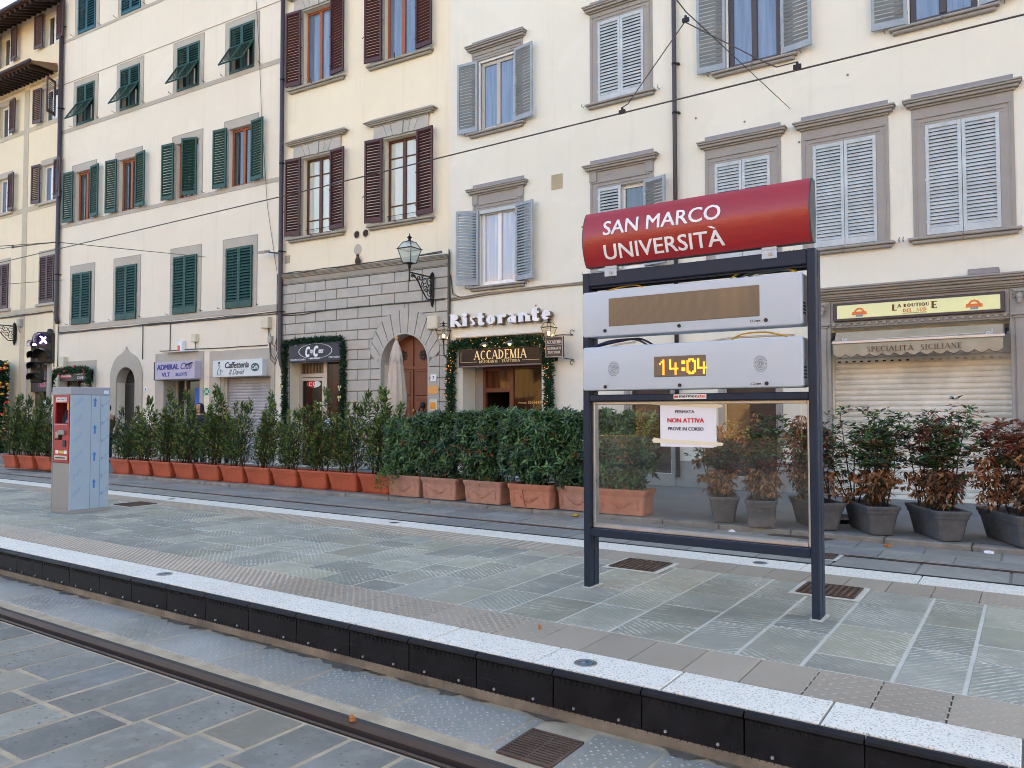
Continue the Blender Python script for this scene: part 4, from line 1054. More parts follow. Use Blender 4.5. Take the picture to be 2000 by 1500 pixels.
for r in Br:
    c, d = Br[r]
    for a, b in cols:
        a, b = ub(a), ub(b); o = .20; top = d + {1: .3, 2: .2, 3: .26, 4: .28}[r]
        s_ = MB(); lo = c + .002
        s_.bbox(a - o, a, -.012, -.0015, lo, d, .003); s_.bbox(b, b + o, -.012, -.0015, lo, d, .003); s_.bbox(a - o, b + o, -.0115, -.0015, d, top, .003)
        W = s_.build('window', band_s, HB); backing(W, a, b, c, d, .19)
        ln = MB(); ln.box(a - o - .012, b + o + .012, -.016, -.0015, top, top + .012); ln.box(a - o - .012, a - o - .0005, -.016, -.0015, lo, top); ln.box(b + o + .0005, b + o + .012, -.016, -.0015, lo, top); ln.build('moulding', trim_D, W)
        if r == 4: shut_closed(W, a - .03, b + .03, c + .002, d, teal, .085, -.04, kick=.2)
        elif r == 1: shut_closed(W, a, b, c + .004, d, teal_b, .09, -.02, kick=.1)
        elif r == 3:
            frame_win(W, a, b, c, d, .12, wood_o, pane_dark, fw_=.08)
            if abs(a - ub(-10.54)) < .1:
                shut_open(W, a, b, c + .01, d + .03, teal, .085, .55, .10, 4, 4, right=False)
                obj('shutter', leaf_mesh(.55, d - c + .02, teal, .085), W, (b, -.06, c + .01), (0, 0, pi + R(16)))
            else: shut_open(W, a, b, c + .01, d + .03, teal, .075, .56, .10, 4, 6)
        else:
            hh = d - c; w = (b - a) / 2 - .004
            for x0 in (a, a + w + .008):
                f = MB(); st = .05
                f.box(x0, x0 + st, -.035, .005, c, d); f.box(x0 + w - st, x0 + w, -.035, .005, c, d); f.box(x0 + st, x0 + w - st, -.034, .004, d - .07, d); f.box(x0 + st, x0 + w - st, -.034, .004, c, c + .08)
                for i in range(8):
                    f.obox((x0 + w / 2, -.015, c + hh * .5 + .06 + i * .075), (w - 2 * st + .004, .07, .009), Matrix.Rotation(R(56), 3, 'X'))
                f.build('shutter', teal, W)
                fl = MB(); L = hh * .56
                fl.box(.01, .05, -.02, .015, -L, 0); fl.box(w - .05, w - .01, -.02, .015, -L, 0); fl.box(.05, w - .05, -.019, .014, -.05, 0); fl.box(.05, w - .05, -.019, .014, -L, -L + .05)
                for i in range(int((L - .1) / .07)): fl.obox((w / 2, 0, -.08 - i * .07), (w - .096, .055, .008), Matrix.Rotation(R(50), 3, 'X'))
                fl.build('shutter_flap', teal, W, (x0, -.04, c + hh * .56), (R(-31), 0, 0))
            cu_ = MB(); cu_.box((a + b) / 2 + .05, (a + b) / 2 + .11, .15, .16, c, c + hh * .5); cu_.build('curtain', paper, W)
# shutter stays, small iron hooks below and beside the windows
hk = MB()
for r in (1, 2, 3, 4):
    c, d = Br[r]
    for a, b in cols:
        for xx in (ub(a) - .32, ub(b) + .28):
            hk.tube([(xx, 0, c + .03), (xx, -.10, c + .03), (xx + .03, -.12, c + .06)], .008, 5)
hk.build('shutter_hooks', iron, HB)
# ogee portal
px_, pr_ = ub(-12.96), .51
pm = MB(); pts_o = []; pts_i = []
def ogee(t):      # t 0..1 from right foot over the point to left foot
    s1 = 1 if t < .5 else -1; q = t * 2 if t < .5 else (1 - t) * 2
    th = q * R(72); x_ = .87 * cos(th); z_ = 2.72 + .87 * sin(th) * .98
    if q > .84: k_ = (q - .84) / .16; x_ = x_ * max(0, 1 - k_) ** 1.3; z_ = z_ + .22 * k_ ** 1.5
    return (px_ + s1 * x_, z_)
K_ = 40
for k in range(K_):
    t0, t1 = k / K_, (k + 1) / K_
    i0 = (px_ + pr_ * cos(pi * t0), 2.56 + pr_ * sin(pi * t0)); i1 = (px_ + pr_ * cos(pi * t1), 2.56 + pr_ * sin(pi * t1))
    pm.poly([ogee(t0), ogee(t1), i1, i0], -.04, -.0015)
pm.bbox(px_ - .87, px_ - pr_, -.04, -.0015, .1, 2.56, .004); pm.bbox(px_ + pr_, px_ + .87, -.04, -.0015, .1, 2.56, .004); pm.poly([(px_ + pr_, 2.561), (px_ + .87, 2.561), (px_ + .87, 2.73), (px_ + pr_, 2.65)], -.0395, -.0015); pm.poly([(px_ - pr_, 2.561), (px_ - pr_, 2.65), (px_ - .87, 2.73), (px_ - .87, 2.561)], -.0395, -.0015)
PO = pm.build('portal', band_s, HB)
em = MB()
em.ring((px_, 2.56), pr_ + .001, pr_ + .06, -.05, .12, 24, 0, pi); em.box(px_ - pr_ - .06, px_ - pr_ - .001, -.05, .12, .1, 2.56); em.box(px_ + pr_ + .001, px_ + pr_ + .06, -.05, .12, .1, 2.56); em.build('moulding', band_s, PO)
sp = MB()
for sgn in (-1, 1):
    pts = [(px_ + sgn * pr_ * cos(pi / 2 * k / 12), 2.56 + pr_ * sin(pi / 2 * k / 12)) for k in range(13)]
    for k in range(12): sp.poly([pts[k], pts[k + 1], (pts[k + 1][0], 3.075), (pts[k][0], 3.075)], .002, .34)
sp.build('arch_soffit', band_s, PO)
dg_ = M('dark_green_black_door', rgb(28, 32, 32), .45, .5, 0, .25, 5)
pd = MB(); pd.box(px_ - pr_, px_ + pr_, .28, .33, .1, 2.5); pd.poly([(px_ + pr_ * cos(pi * k / 20), 2.56 + pr_ * sin(pi * k / 20)) for k in range(21)], .30, .33); pd.build('dark_door', dg_, PO)
fan = MB()
for k in range(1, 12):
    th = pi * k / 12; fan.tube([(px_ + .1 * cos(th), .285, 2.56 + .1 * sin(th)), (px_ + .49 * cos(th), .285, 2.56 + .49 * sin(th))], .008, 4)
for rr_ in (.12, .3, .42): fan.tube([(px_ + rr_ * cos(pi * k / 16), .285, 2.56 + rr_ * sin(pi * k / 16)) for k in range(17)], .009, 4)
fan.box(px_ - pr_, px_ + pr_, .27, .31, 2.5, 2.56); fan.build('fanlight_grille', M('grille_grey', rgb(70, 74, 74), .5, .4, .3), PO)
nb = MB().bbox(ub(-12.02), ub(-11.85), -.012, -.001, 2.26, 2.40, .003).build('house_number', MATS['enamel_white'], HB); letters('4', MATS['blue_black_ink'], nb, ub(-11.965), ub(-11.91), 2.29, 2.37, -.0155, .003, .02)
# shop surrounds and shop interiors of the pale house
def surround(h, l, r_, top):
    a, b = ub(h[0]), ub(h[1]); s_ = MB(); s_.bbox(a - l, a, -.03, -.0015, .1, h[3], .006); s_.bbox(b, b + r_, -.03, -.0015, .1, h[3], .006); s_.bbox(a - l, b + r_, -.0295, -.0015, h[3], top, .006)
    return s_.build('shop_surround', band_s, HB), a, b
S1, a, b = surround(cafe, .14, .12, 3.37)
MB().box(a, b, .25, .29, .1, 3.05).build('shop_window', glassy('pane_cafe', (.05, .045, .04), (.10, .08, .06), .04, 1.0), S1)
f = MB()
for xx in (a, a + .62, a + 1.3, b - .06): f.box(xx, xx + .06, .21, .26, .1, 3.05)
f.build('frame', wood_d, S1)
S2, a, b = surround(adm, .44, .16, 3.45)
f = MB(); f.box(a, a + .06, .42, .48, .1, 2.6); f.box(a + .42, a + .48, .42, .48, .1, 2.6); f.box(b - .42, b - .36, .42, .48, .1, 2.6); f.box(b - .05, b, .42, .48, .1, 2.6); f.build('frame', MATS['shop_aluminium'], S2)
MB().box(a, b, .46, .47, .1, 2.6).build('shop_window', glassy('pane_black', (.008, .009, .012), (.02, .02, .024)), S2)
MB().box(b - .78, b - .42, .40, .425, .1, 2.35).build('blue_door_poster', M('poster_blue', rgb(38, 96, 200), .5, .4, 0, .12, 8), S2)
MB().box(a, a + .001, .0, .42, .1, 2.6).build('reveal', band_s, S2)
S3, a, b = surround(caf, .5, .16, 3.42)
RS = MB(); z = .14
while z < 2.55:
    p = .088; RS.polyx([(.21, z), (.195, z + .01), (.185, z + p * .5), (.195, z + p - .01), (.212, z + p), (.23, z + p), (.23, z)], a + .12, b - .004); z += p
RS.box(a + .12, b - .004, .205, .23, z, 2.62); RS.bbox(a + .12, b - .004, .18, .23, .1, .139, .005); RS.build('roller_shutter', paint('grey_roller_shutter', rgb(168, 166, 168), .45, .2), S3)
gr_ = MB(); gr_.box(a, a + .119, .12, .24, .1, 2.62); gr_.build('shutter_guide', band_s, S3)

# ---- yellow house at the far left (A)
HA = building('apartment_building', 'yellow apartment building with brown shutters and tiled canopies at the far left', FA)
A1, A2 = (-1.28, -.32), (-4.52, -3.58); Ar = [(15.10, 16.28), (12.28, 13.50), (9.28, 10.65), (5.55, 7.28)]
ah = [(a, b, c, d) for (a, b) in (A1, A2) for c, d in Ar]; ash = (-2.05, -.62, .10, 3.35, .35)
wall(HA, -22, -.004, 0, 17.0, ah + [ash], wall_A, .2)
mb = MB(); mb.bbox(-2.66, -2.32, -.016, -.0015, .1, 13.75, .004)
for z0, z1 in ((12.10, 12.27), (9.08, 9.27), (5.27, 5.45), (13.80, 13.9)): mb.bbox(-22, -2.661, -.0155, -.0015, z0, z1, .004); mb.bbox(-2.319, -.01, -.0155, -.0015, z0, z1, .004)
mb.build('string_course', stone('band_A_grey', rgb(188, 178, 156), .08, .15), HA)
for (a, b) in (A1, A2):
    for k, (c, d) in enumerate(Ar):
        s_ = MB(); o = .13; s_.bbox(a - o, a, -.014, -.0015, c, d, .004); s_.bbox(b, b + o, -.014, -.0015, c, d, .004); s_.bbox(a - o, b + o, -.0138, -.0015, d, d + .22, .004)
        W = s_.build('window', MATS.get('x', band_s), HA); backing(W, a, b, c, d, .18)
        if k < 3:
            frame_win(W, a, b, c, d, .10, white_p, pane_dark if k < 2 else pane_blue, fw_=.075)
            MB().box((a + b) / 2 + .07, b - .1, .105, .108, c + .08, d - .3).build('curtain', paper, W) if k < 2 else None
            shut_open(W, a, b, c, d + .06, brownsh, .066, .52, .10, 4, 58 if (k == 1 and a > -2) else 6)
        else: shut_closed(W, a, b, c, d, brownsh, .085, -.03)
        if k >= 2: s2 = MB(); s2.bbox(a - .2, b + .2, -.09, -.002, c - .10, c - .002, .012); s2.build('sill', band_s, W)
eave_w = M('dark_rafter_wood', rgb(62, 50, 44), .7, .3, 0, .3, 6); tile = MATS['roof_tiles']
rf = MB(); rf.polyx([(-.95, 16.36), (4.5, 18.4), (9, 17.0), (9, 16.9), (4.5, 18.2), (-.95, 16.28)], -22, .1)
rf = rf.build('roof', tile, HA)
r_ = MB(); x = -21.5
while x < 0: r_.add([(x, -.9, 16.14), (x + .1, -.9, 16.14), (x + .1, .0, 16.50), (x, .0, 16.50), (x, -.9, 16.27), (x + .1, -.9, 16.27), (x + .1, 0, 16.63), (x, 0, 16.63)], [(0, 3, 2, 1), (4, 5, 6, 7), (0, 1, 5, 4), (1, 2, 6, 5), (3, 0, 4, 7)]); x += .36
r_.build('rafters', eave_w, rf); MB().tube([(-22, -.98, 16.34), (.1, -.98, 16.34)], .075, 8).build('gutter', pipe_m, rf)
cn = MB(); cn.polyx([(-.88, 14.07), (.0, 14.30), (.0, 14.20), (-.88, 14.00)], -22, -.42); CN = cn.build('canopy', tile, HA)
r_ = MB(); x = -21.5
while x < -.55: r_.add([(x, -.84, 13.88), (x + .09, -.84, 13.88), (x + .09, -.003, 13.96), (x, -.003, 13.96), (x, -.84, 13.995), (x + .09, -.84, 13.995), (x + .09, -.003, 14.19), (x, -.003, 14.19)], [(0, 3, 2, 1), (4, 5, 6, 7), (0, 1, 5, 4), (1, 2, 6, 5), (3, 0, 4, 7)]); x += .28
r_.build('rafters', eave_w, CN); MB().tube([(-22, -.92, 14.06), (-.45, -.92, 14.06)], .065, 8).build('gutter', pipe_m, CN)
MB().add([(-.418, -.88, 13.96), (-.418, -.005, 13.96), (-.418, -.005, 14.22), (-.418, -.88, 14.06), (-.38, -.88, 13.96), (-.38, -.005, 13.96), (-.38, -.005, 14.22), (-.38, -.88, 14.06)], [(0, 3, 2, 1), (4, 5, 6, 7), (0, 1, 5, 4), (2, 3, 7, 6)]).build('verge_board', M('verge_brown', rgb(128, 100, 74), .7, .3, 0, .2), CN)
a, b = ash[0], ash[1]
S_ = MB(); S_.bbox(a - .25, a, -.035, -.0015, .1, 3.35, .006); S_.bbox(b, b + .14, -.035, -.0015, .1, 3.35, .006); S_.bbox(a - .25, b + .14, -.0345, -.0015, 3.35, 3.45, .006); S_ = S_.build('shop_surround', band_s, HA)
MB().box(a, b, .28, .31, .1, 3.35).build('shop_window', glassy('pane_bar', (.03, .02, .02), (.07, .04, .035)), S_)
f = MB(); f.box(a + .75, b - .02, .2, .24, .1, 2.05); f.build('white_poster', M('poster_white', rgb(214, 214, 222), .5), S_); f = MB(); f.poly([(b - .3, .9), (b - .12, .9), (b - .12, 1.75), (b - .2, 1.85), (b - .28, 1.7)], .19, .198); f.build('poster_figure', M('poster_dark', rgb(70, 60, 70), .6, .3, 0, .4, 9), S_)
f = MB(); f.box(a, b, .12, .2, 2.35, 3.1); f = f.build('sign_board', M('sign_dark', rgb(56, 48, 50), .5), S_); letters('Piccolo Bar', M('pink_script', rgb(196, 120, 140), .5), f, a + .55, b - .08, 2.5, 2.85, .116, .003, .02, .25)

# ---- opposite side of the square, out of the picture; its sunlit front is what the glass and the red sign reflect
OB = thing('apartment_building', 'ochre building across the square behind the viewer', 'building', (-55, -34, 0))
mb = MB(); mb.box(0, 120, -10, 0, 0, 15)
mb.build('wall', wall_O, OB)
ow = MB()
for i in range(30):
    for z0 in (4.6, 8.2, 11.6): ow.box(2 + i * 4, 3.1 + i * 4, .002, .04, z0, z0 + 1.9)
ow.build('window', pane_dark, OB)
tk, cr = MB(), MB(); rr = random.Random(50); tk.tube([(0, 0, 0), (.1, 0, 2), (0, .1, 4.5), (.2, 0, 8)], [.22, .18, .14, .04], 8)
for k in range(8): a = k * .8; tk.tube([(0, 0, 2.6 + .4 * k), (1.6 * cos(a), 1.6 * sin(a), 4.2 + .5 * k)], [.08, .02], 5)
for k in range(1500):
    d = Vector((rr.gauss(0, 1), rr.gauss(0, 1), rr.gauss(0, .9))).normalized() * rr.uniform(.35, 1) ** .5; c = Vector((d.x * 2.7, d.y * 2.7, 6 + d.z * 3)); q = Vector((rr.gauss(0, 1), rr.gauss(0, 1), rr.gauss(0, 1))).normalized() * .30; w_ = q.orthogonal().normalized() * .16
    cr.cur = k % 2; cr.add([c - q, c + w_, c + q, c - w_], [(0, 1, 2, 3)])
cm_ = cr.mesh('crown', [M('tree_green', rgb(52, 72, 40), .7, .3, 0, .3, 2), M('tree_olive', rgb(88, 90, 50), .7, .3, 0, .3, 2)]); tm_ = tk.mesh('trunk', eave_w)
for k, x in enumerate((-30, -22.5, -15, -7.5, -1, 6, 13)):
    t = thing('tree', 'green tree in the square behind the viewer, %s of the row' % ORD[k + 1], 'tree', (x, -22 - (k % 3) * 1.5, 0), k * 1.3, 'trees in the square behind the viewer'); obj('trunk', tm_, t); obj('crown', cm_, t)
os_ = MB()
for i in range(24): os_.box(1.5 + i * 5, 4.3 + i * 5, .002, .05, .1, 3.0)
os_.build('shop_window', M('shop_front_dark', rgb(60, 50, 44), .4), OB)
# ------------------------------------------------------------------ shop signs, lamps and other things on the fronts
gilt = M('gilt_letters', rgb(236, 214, 160), .35, .5, .15, .05); white_l = M('white_letters', rgb(232, 234, 238), .5, .4, 0, .03)
green_a = [M('garland_green_dark', rgb(22, 54, 34), .6, .3, 0, .3, 9), M('garland_green', rgb(40, 78, 48), .6, .3, 0, .3, 9), M('garland_green_pale', rgb(66, 100, 62), .6, .3, 0, .2, 9)]
amber_l = M('fairy_light', rgb(255, 150, 70), .4, .4, 0, 0, emit=.8, ecol=rgb(255, 140, 60)); bulb = M('warm_bulb', rgb(255, 220, 150), .4, .4, 0, 0, emit=5.0, ecol=rgb(255, 206, 130))
def place(F, name, label, cat, u, v, z, group=None):
    return thing(name, label, cat, tuple(F.pt(u, v, z)), F.a, group)
# copy shop signboard
cs = place(FC, 'shop_sign', 'dark slate signboard of the copy centre with a white oval', 'sign', -4.32, 0, 2.95)
MB().bbox(-.97, .97, -.16, -.052, 0, .52, .008).build('board', M('slate_board', rgb(54, 57, 68), .45, .25, 0, .1), cs)
ovl = MB(); ovl.ring((.02, .285), .60, .622, -.1635, -.1605, 44, 0, 2 * pi, .33)
ovl.build('oval', white_l, cs)
letters('C', white_l, cs, -.34, -.17, .13, .42, -.166, .004, .07, .2); letters('opy', white_l, cs, -.17, -.06, .20, .33, -.166, .004, .03)
letters('C', white_l, cs, -.04, .14, .13, .43, -.1665, .004, .07, .2); letters('enter', white_l, cs, .15, .33, .22, .34, -.166, .004, .03)
letters('CENTRO STAMPA', white_l, cs, -.92, -.33, .045, .095, -.164, .003); letters('SAN MARCO', white_l, cs, -.17, .21, .065, .115, -.164, .003, .02); letters('CARTOLERIA', white_l, cs, .52, .93, .075, .125, -.164, .003)
letters('dal 1987', M('dim_letters', rgb(140, 142, 150), .5), cs, -.92, -.66, .44, .475, -.164, .003)
def garland(name, label, path, F, r, n, mats_w, lights=0, seed=1, cat='garland', twig=.085, baubles=None):
    """fir garland along a path of (u, v, z)"""
    rr = random.Random(seed); P = [Vector((p[0], -p[1], p[2])) for p in path]; u0 = P[0].x; o0 = P[0].copy()
    t = thing(name, label, cat, tuple(F.pt(path[0][0], path[0][1], path[0][2])), F.a)
    seg = [(P[i + 1] - P[i]).length for i in range(len(P) - 1)]; tot = sum(seg)
    mb = MB()
    for k in range(n):
        d = rr.random() * tot; i = 0
        while d > seg[i] and i < len(seg) - 1: d -= seg[i]; i += 1
        c = P[i].lerp(P[i + 1], d / seg[i]) - o0
        dirv = Vector((rr.gauss(0, 1), rr.gauss(0, .8), rr.gauss(0, 1))).normalized(); c = c + dirv * r * rr.random() ** .5 * .62
        if c.y + o0.y > -.02: c.y = -.02 - o0.y - rr.random() * .04
        tip = c + (dirv + Vector((0, -.35, 0))).normalized() * twig * rr.uniform(.6, 1.2); side = dirv.cross(Vector((rr.gauss(0, 1), rr.gauss(0, 1), rr.gauss(0, 1)))).normalized() * twig * .16
        mid = c.lerp(tip, .5); mb.cur = rr.choices(range(len(mats_w)), mats_w)[0]
        mb.add([c, mid + side, tip, mid - side], [(0, 1, 2), (0, 2, 3)])
    mb.build('needles', green_a, t)
    mb = MB()
    mb.tube([p - o0 for p in P], r * .34, 6); mb.build('stem', green_a[0], t)
    if lights:
        mb = MB()
        for k in range(lights):
            d = rr.random() * tot; i = 0
            while d > seg[i] and i < len(seg) - 1: d -= seg[i]; i += 1
            c = P[i].lerp(P[i + 1], d / seg[i]) - o0 + Vector((max(-r, min(r, rr.gauss(0, r * .4))), -r * .7, max(-r, min(r, rr.gauss(0, r * .4))))); mb.ball(c, .0075, 6)
        mb.build('fairy_lights', amber_l, t)
    return t, P, o0
g1, _, _ = garland('fir_garland', 'thick dark green tinsel garland framing the copy shop front', [(-5.50, .10, 1.0), (-5.50, .11, 2.2), (-5.49, .12, 3.50), (-4.4, .12, 3.53), (-3.42, .12, 3.52), (-3.33, .11, 3.3), (-3.34, .10, 1.0)], FC, .105, 5200, (8, 2, 0), 0, 3)
cream_b = M('cream_bow', rgb(214, 206, 150), .6)
for du, z in ((-.04, 2.30), (2.13, 2.25), (2.12, 1.98)):
    mb = MB()
    for q in (-1, 1): mb.ball((du + q * .035, -.1, z - 1.0), .03, 6, 1, .5, 1.3)
    mb.ball((du, -.11, z - 1.07), .022, 6, 1, .5, 2); mb.build('bow', cream_b, g1)
garland('fir_garland', 'fir garland with orange fairy lights around the restaurant entrance', [(-11.55, .10, .9), (-11.56, .11, 2.2), (-11.52, .12, 3.0), (-11.45, .14, 3.20), (-10.2, .15, 3.20), (-8.95, .14, 3.17), (-8.80, .12, 2.9), (-8.80, .10, 1.0)], FD, .15, 7600, (4, 5, 2), 95, 4)
# restaurant: signboard, channel letters, awning box, bracket sign, lanterns, spot lamps
rs = place(FD, 'shop_sign', 'dark brown restaurant signboard with gilt serif lettering', 'sign', -10.10, 0, 2.67)
MB().bbox(-1.17, 1.17, -.17, -.002, 0, .38, .008).build('board', M('dark_brown_board', rgb(40, 22, 18), .35, .25, 0, .15, 4), rs)
letters(serif('ACCADEMIA', 1.0), gilt, rs, -.72, .77, .135, .345, -.176, .005)
letters(serif("RISTORANTE . TRATTORIA", .8), gilt, rs, -.56, .58, .055, .115, -.175, .004)
fr = MB()
for x0, x1, z0, z1 in ((-1.1, -.62, .083, .089), (.64, 1.1, .083, .089), (-1.1, -1.094, .089, .33)): fr.box(x0, x1, -.1735, -.1705, z0, z1)
fr.build('gilt_line', gilt, rs)
MB().bbox(-1.17, 1.17, -.18, -.002, -.035, -.001, .005).build('lower_rail', M('mauve_rail', rgb(120, 100, 96), .5, .4), rs)
rl = place(FD, 'sign_letters', 'big white channel letters over the restaurant entrance', 'sign', -11.60, 0, 3.62)
letters(serif('Ristorante', 1.6, .05), white_l, rl, .03, 2.86, -.01, .32, -.15, .018, name='lettering')
letters(serif('Ristorante', 1.6, .05), M('letter_side', rgb(128, 108, 88), .6), rl, .03, 2.885, -.03, .315, -.131, .10, name='letter_sides')
MB().bbox(.1, 2.85, -.045, -.004, .10, .14, .004).build('mounting_rail', band_s, rl)
aw = place(FD, 'awning_box', 'narrow cream retracted awning cassette above the restaurant sign', 'awning', -10.12, 0, 3.33)
MB().bbox(-1.26, 1.24, -.22, -.002, .0, .085, .02).build('cassette', M('cream_metal', rgb(222, 214, 200), .45, .4, 0, .05), aw)
def spot(u, lab):
    t = place(FD, 'spot_lamp', lab, 'lamp', u, 0, 3.12)
    MB().tube([(0, -.02, .12), (0, -.16, .15), (0, -.26, .08)], .009, 6).build('arm', iron, t)
    MB().lathe([(.012, .08), (.06, .065), (.115, .015), (.12, 0), (.11, .002), (.05, .05)], 18, (0, -.29, 0)).build('shade', M('grey_shade', rgb(96, 98, 92), .4, .5, .3, .1), t)
    MB().ball((0, -.29, .005), .036, 10).build('bulb', bulb, t)
spot(-10.42, 'grey dome spot lamp over the first letters of the gilt sign'); spot(-9.72, 'grey dome spot lamp over the middle of the gilt sign')
def lantern_parts(t, s=1.0, lit=True, c=(0, 0, 0), glass=None):

    """four-sided street lantern standing on c"""
    f = MB(); cx_, cy_, cz_ = c; w0, w1, h = .11 * s, .20 * s, .38 * s
    def P(w, z): return [(cx_ + a * w, cy_ + b * w, cz_ + z) for a, b in ((-1, -1), (1, -1), (1, 1), (-1, 1))]
    lo, hi = P(w0, 0.04 * s), P(w1, h); tp = P(.11 * s, h + .16 * s)
    for i in range(4):
        j = (i + 1) % 4
        for a, b, r_ in ((lo[i], hi[i], .010), (lo[i], lo[j], .010), (hi[i], hi[j], .013), (hi[i], tp[i], .010), (tp[i], tp[j], .009)): f.tube([a, b], r_ * s, 5)
        f.tube([hi[i], (hi[i][0] + (hi[i][0] - cx_) * .16, hi[i][1] + (hi[i][1] - cy_) * .16, hi[i][2])], [.008 * s, .003 * s], 5)
    f.lathe([(.085 * s, h + .155 * s), (.07 * s, h + .185 * s), (.035 * s, h + .21 * s), (.03 * s, h + .25 * s), (.062 * s, h + .265 * s), (.055 * s, h + .285 * s), (.02 * s, h + .31 * s), (.013 * s, h + .34 * s), (.004 * s, h + .38 * s)], 12, c)
    f.lathe([(.02 * s, -.10 * s), (.03 * s, -.06 * s), (.05 * s, -.02 * s), (.03 * s, 0.0), (.09 * s, .03 * s), (.09 * s, .045 * s)], 10, c)
    f.build('frame', iron, t)
    g = MB()
    for A_, B_ in ((lo, hi), (hi, tp)):
        for i in range(4):
            j = (i + 1) % 4; g.add([A_[i], A_[j], B_[j], B_[i]], [(0, 1, 2, 3)])
    g.build('glass', glass, t)
    if lit: MB().ball((cx_, cy_, cz_ + .17 * s), .055 * s, 10, 1, 1, 1.3).build('bulb', bulb, t)
lg = NT('lantern_glass'); _tr = lg.node('ShaderNodeBsdfTransparent'); _tr.inputs[0].default_value = (.86, .93, .90, 1); _gl = lg.node('ShaderNodeBsdfGlossy'); _gl.inputs['Roughness'].default_value = .12
_df = lg.node('ShaderNodeBsdfDiffuse'); _df.inputs[0].default_value = (.75, .82, .80, 1); _m1 = lg.node('ShaderNodeMixShader'); _m1.inputs[0].default_value = .35; _m2 = lg.node('ShaderNodeMixShader'); _m2.inputs[0].default_value = .14
lg.link(_tr.outputs[0], _m1.inputs[1]); lg.link(_df.outputs[0], _m1.inputs[2]); lg.link(_m1.outputs[0], _m2.inputs[1]); lg.link(_gl.outputs[0], _m2.inputs[2]); lg.link(_m2.outputs[0], lg.out.inputs[0]); lg = lg.m
wg = NT('warm_lantern_glass'); _tr = wg.node('ShaderNodeBsdfTransparent'); _tr.inputs[0].default_value = (1, .93, .80, 1); _gl = wg.node('ShaderNodeBsdfGlossy'); _gl.inputs['Roughness'].default_value = .15; _m = wg.node('ShaderNodeMixShader'); _m.inputs[0].default_value = .12
wg.link(_tr.outputs[0], _m.inputs[1]); wg.link(_gl.outputs[0], _m.inputs[2]); wg.link(_m.outputs[0], wg.out.inputs[0]); wg = wg.m
def wall_lantern(F, u, z, lab):
    t = place(F, 'wall_lantern', lab, 'lantern', u, 0, z)
    MB().tube([(0, -.02, -.34), (.0, -.16, -.38), (0, -.31, -.30), (0, -.33, .0)], .014, 6).build('bracket', iron, t)
    MB().bbox(-.03, .03, -.03, -.002, -.42, -.26, .006).build('wall_plate', iron, t)
    lantern_parts(t, .62, True, (0, -.33, .06), wg)
wall_lantern(FD, -11.60, 3.24, 'lit iron lantern left of the white restaurant letters'); wall_lantern(FD, -8.66, 3.13, 'lit iron lantern above the hanging restaurant sign')
hs = place(FD, 'hanging_sign', 'small brown bracket sign with serif lettering beside the restaurant', 'sign', -8.50, 0, 2.76)
MB().bbox(-.225, .225, -.37, -.33, 0, .46, .006).build('board', M('brown_sign_board', rgb(66, 52, 48), .4, .4, 0, .1), hs)
sv = M('silver_letters', rgb(214, 208, 198), .4, .5, .2, .04)
letters(serif('ACCADEMIA', 1.1), sv, hs, -.19, .19, .30, .375, -.375, .004); letters(serif('RISTORANTE', 1.1), sv, hs, -.17, .17, .17, .225, -.375, .004); letters(serif('TRATTORIA', 1.1), sv, hs, -.15, .15, .085, .14, -.375, .004)
fr = MB()
for x0, x1, z0, z1 in ((-.215, .215, .44, .447), (-.215, .215, .012, .019), (-.215, -.208, .0195, .4395), (.208, .215, .0195, .4395), (-.19, .19, .265, .271)): fr.box(x0, x1, -.3745, -.3705, z0, z1)
fr.build('border', sv, hs)
br = MB(); br.tube([(.0, -.345, .48), (.10, -.18, .50), (.26, -.004, .50)], .012, 6); br.tube([(.22, -.34, -.02), (.25, -.17, -.03), (.27, -.004, -.03)], .010, 6)
for q in (0, 1): br.tube([(.26 + .05 * cos(t_), -.05, (.56 if q else -.10) + .05 * sin(t_)) for t_ in [k * pi / 7 for k in range(12)]], .008, 5)
br.build('bracket', iron, hs)
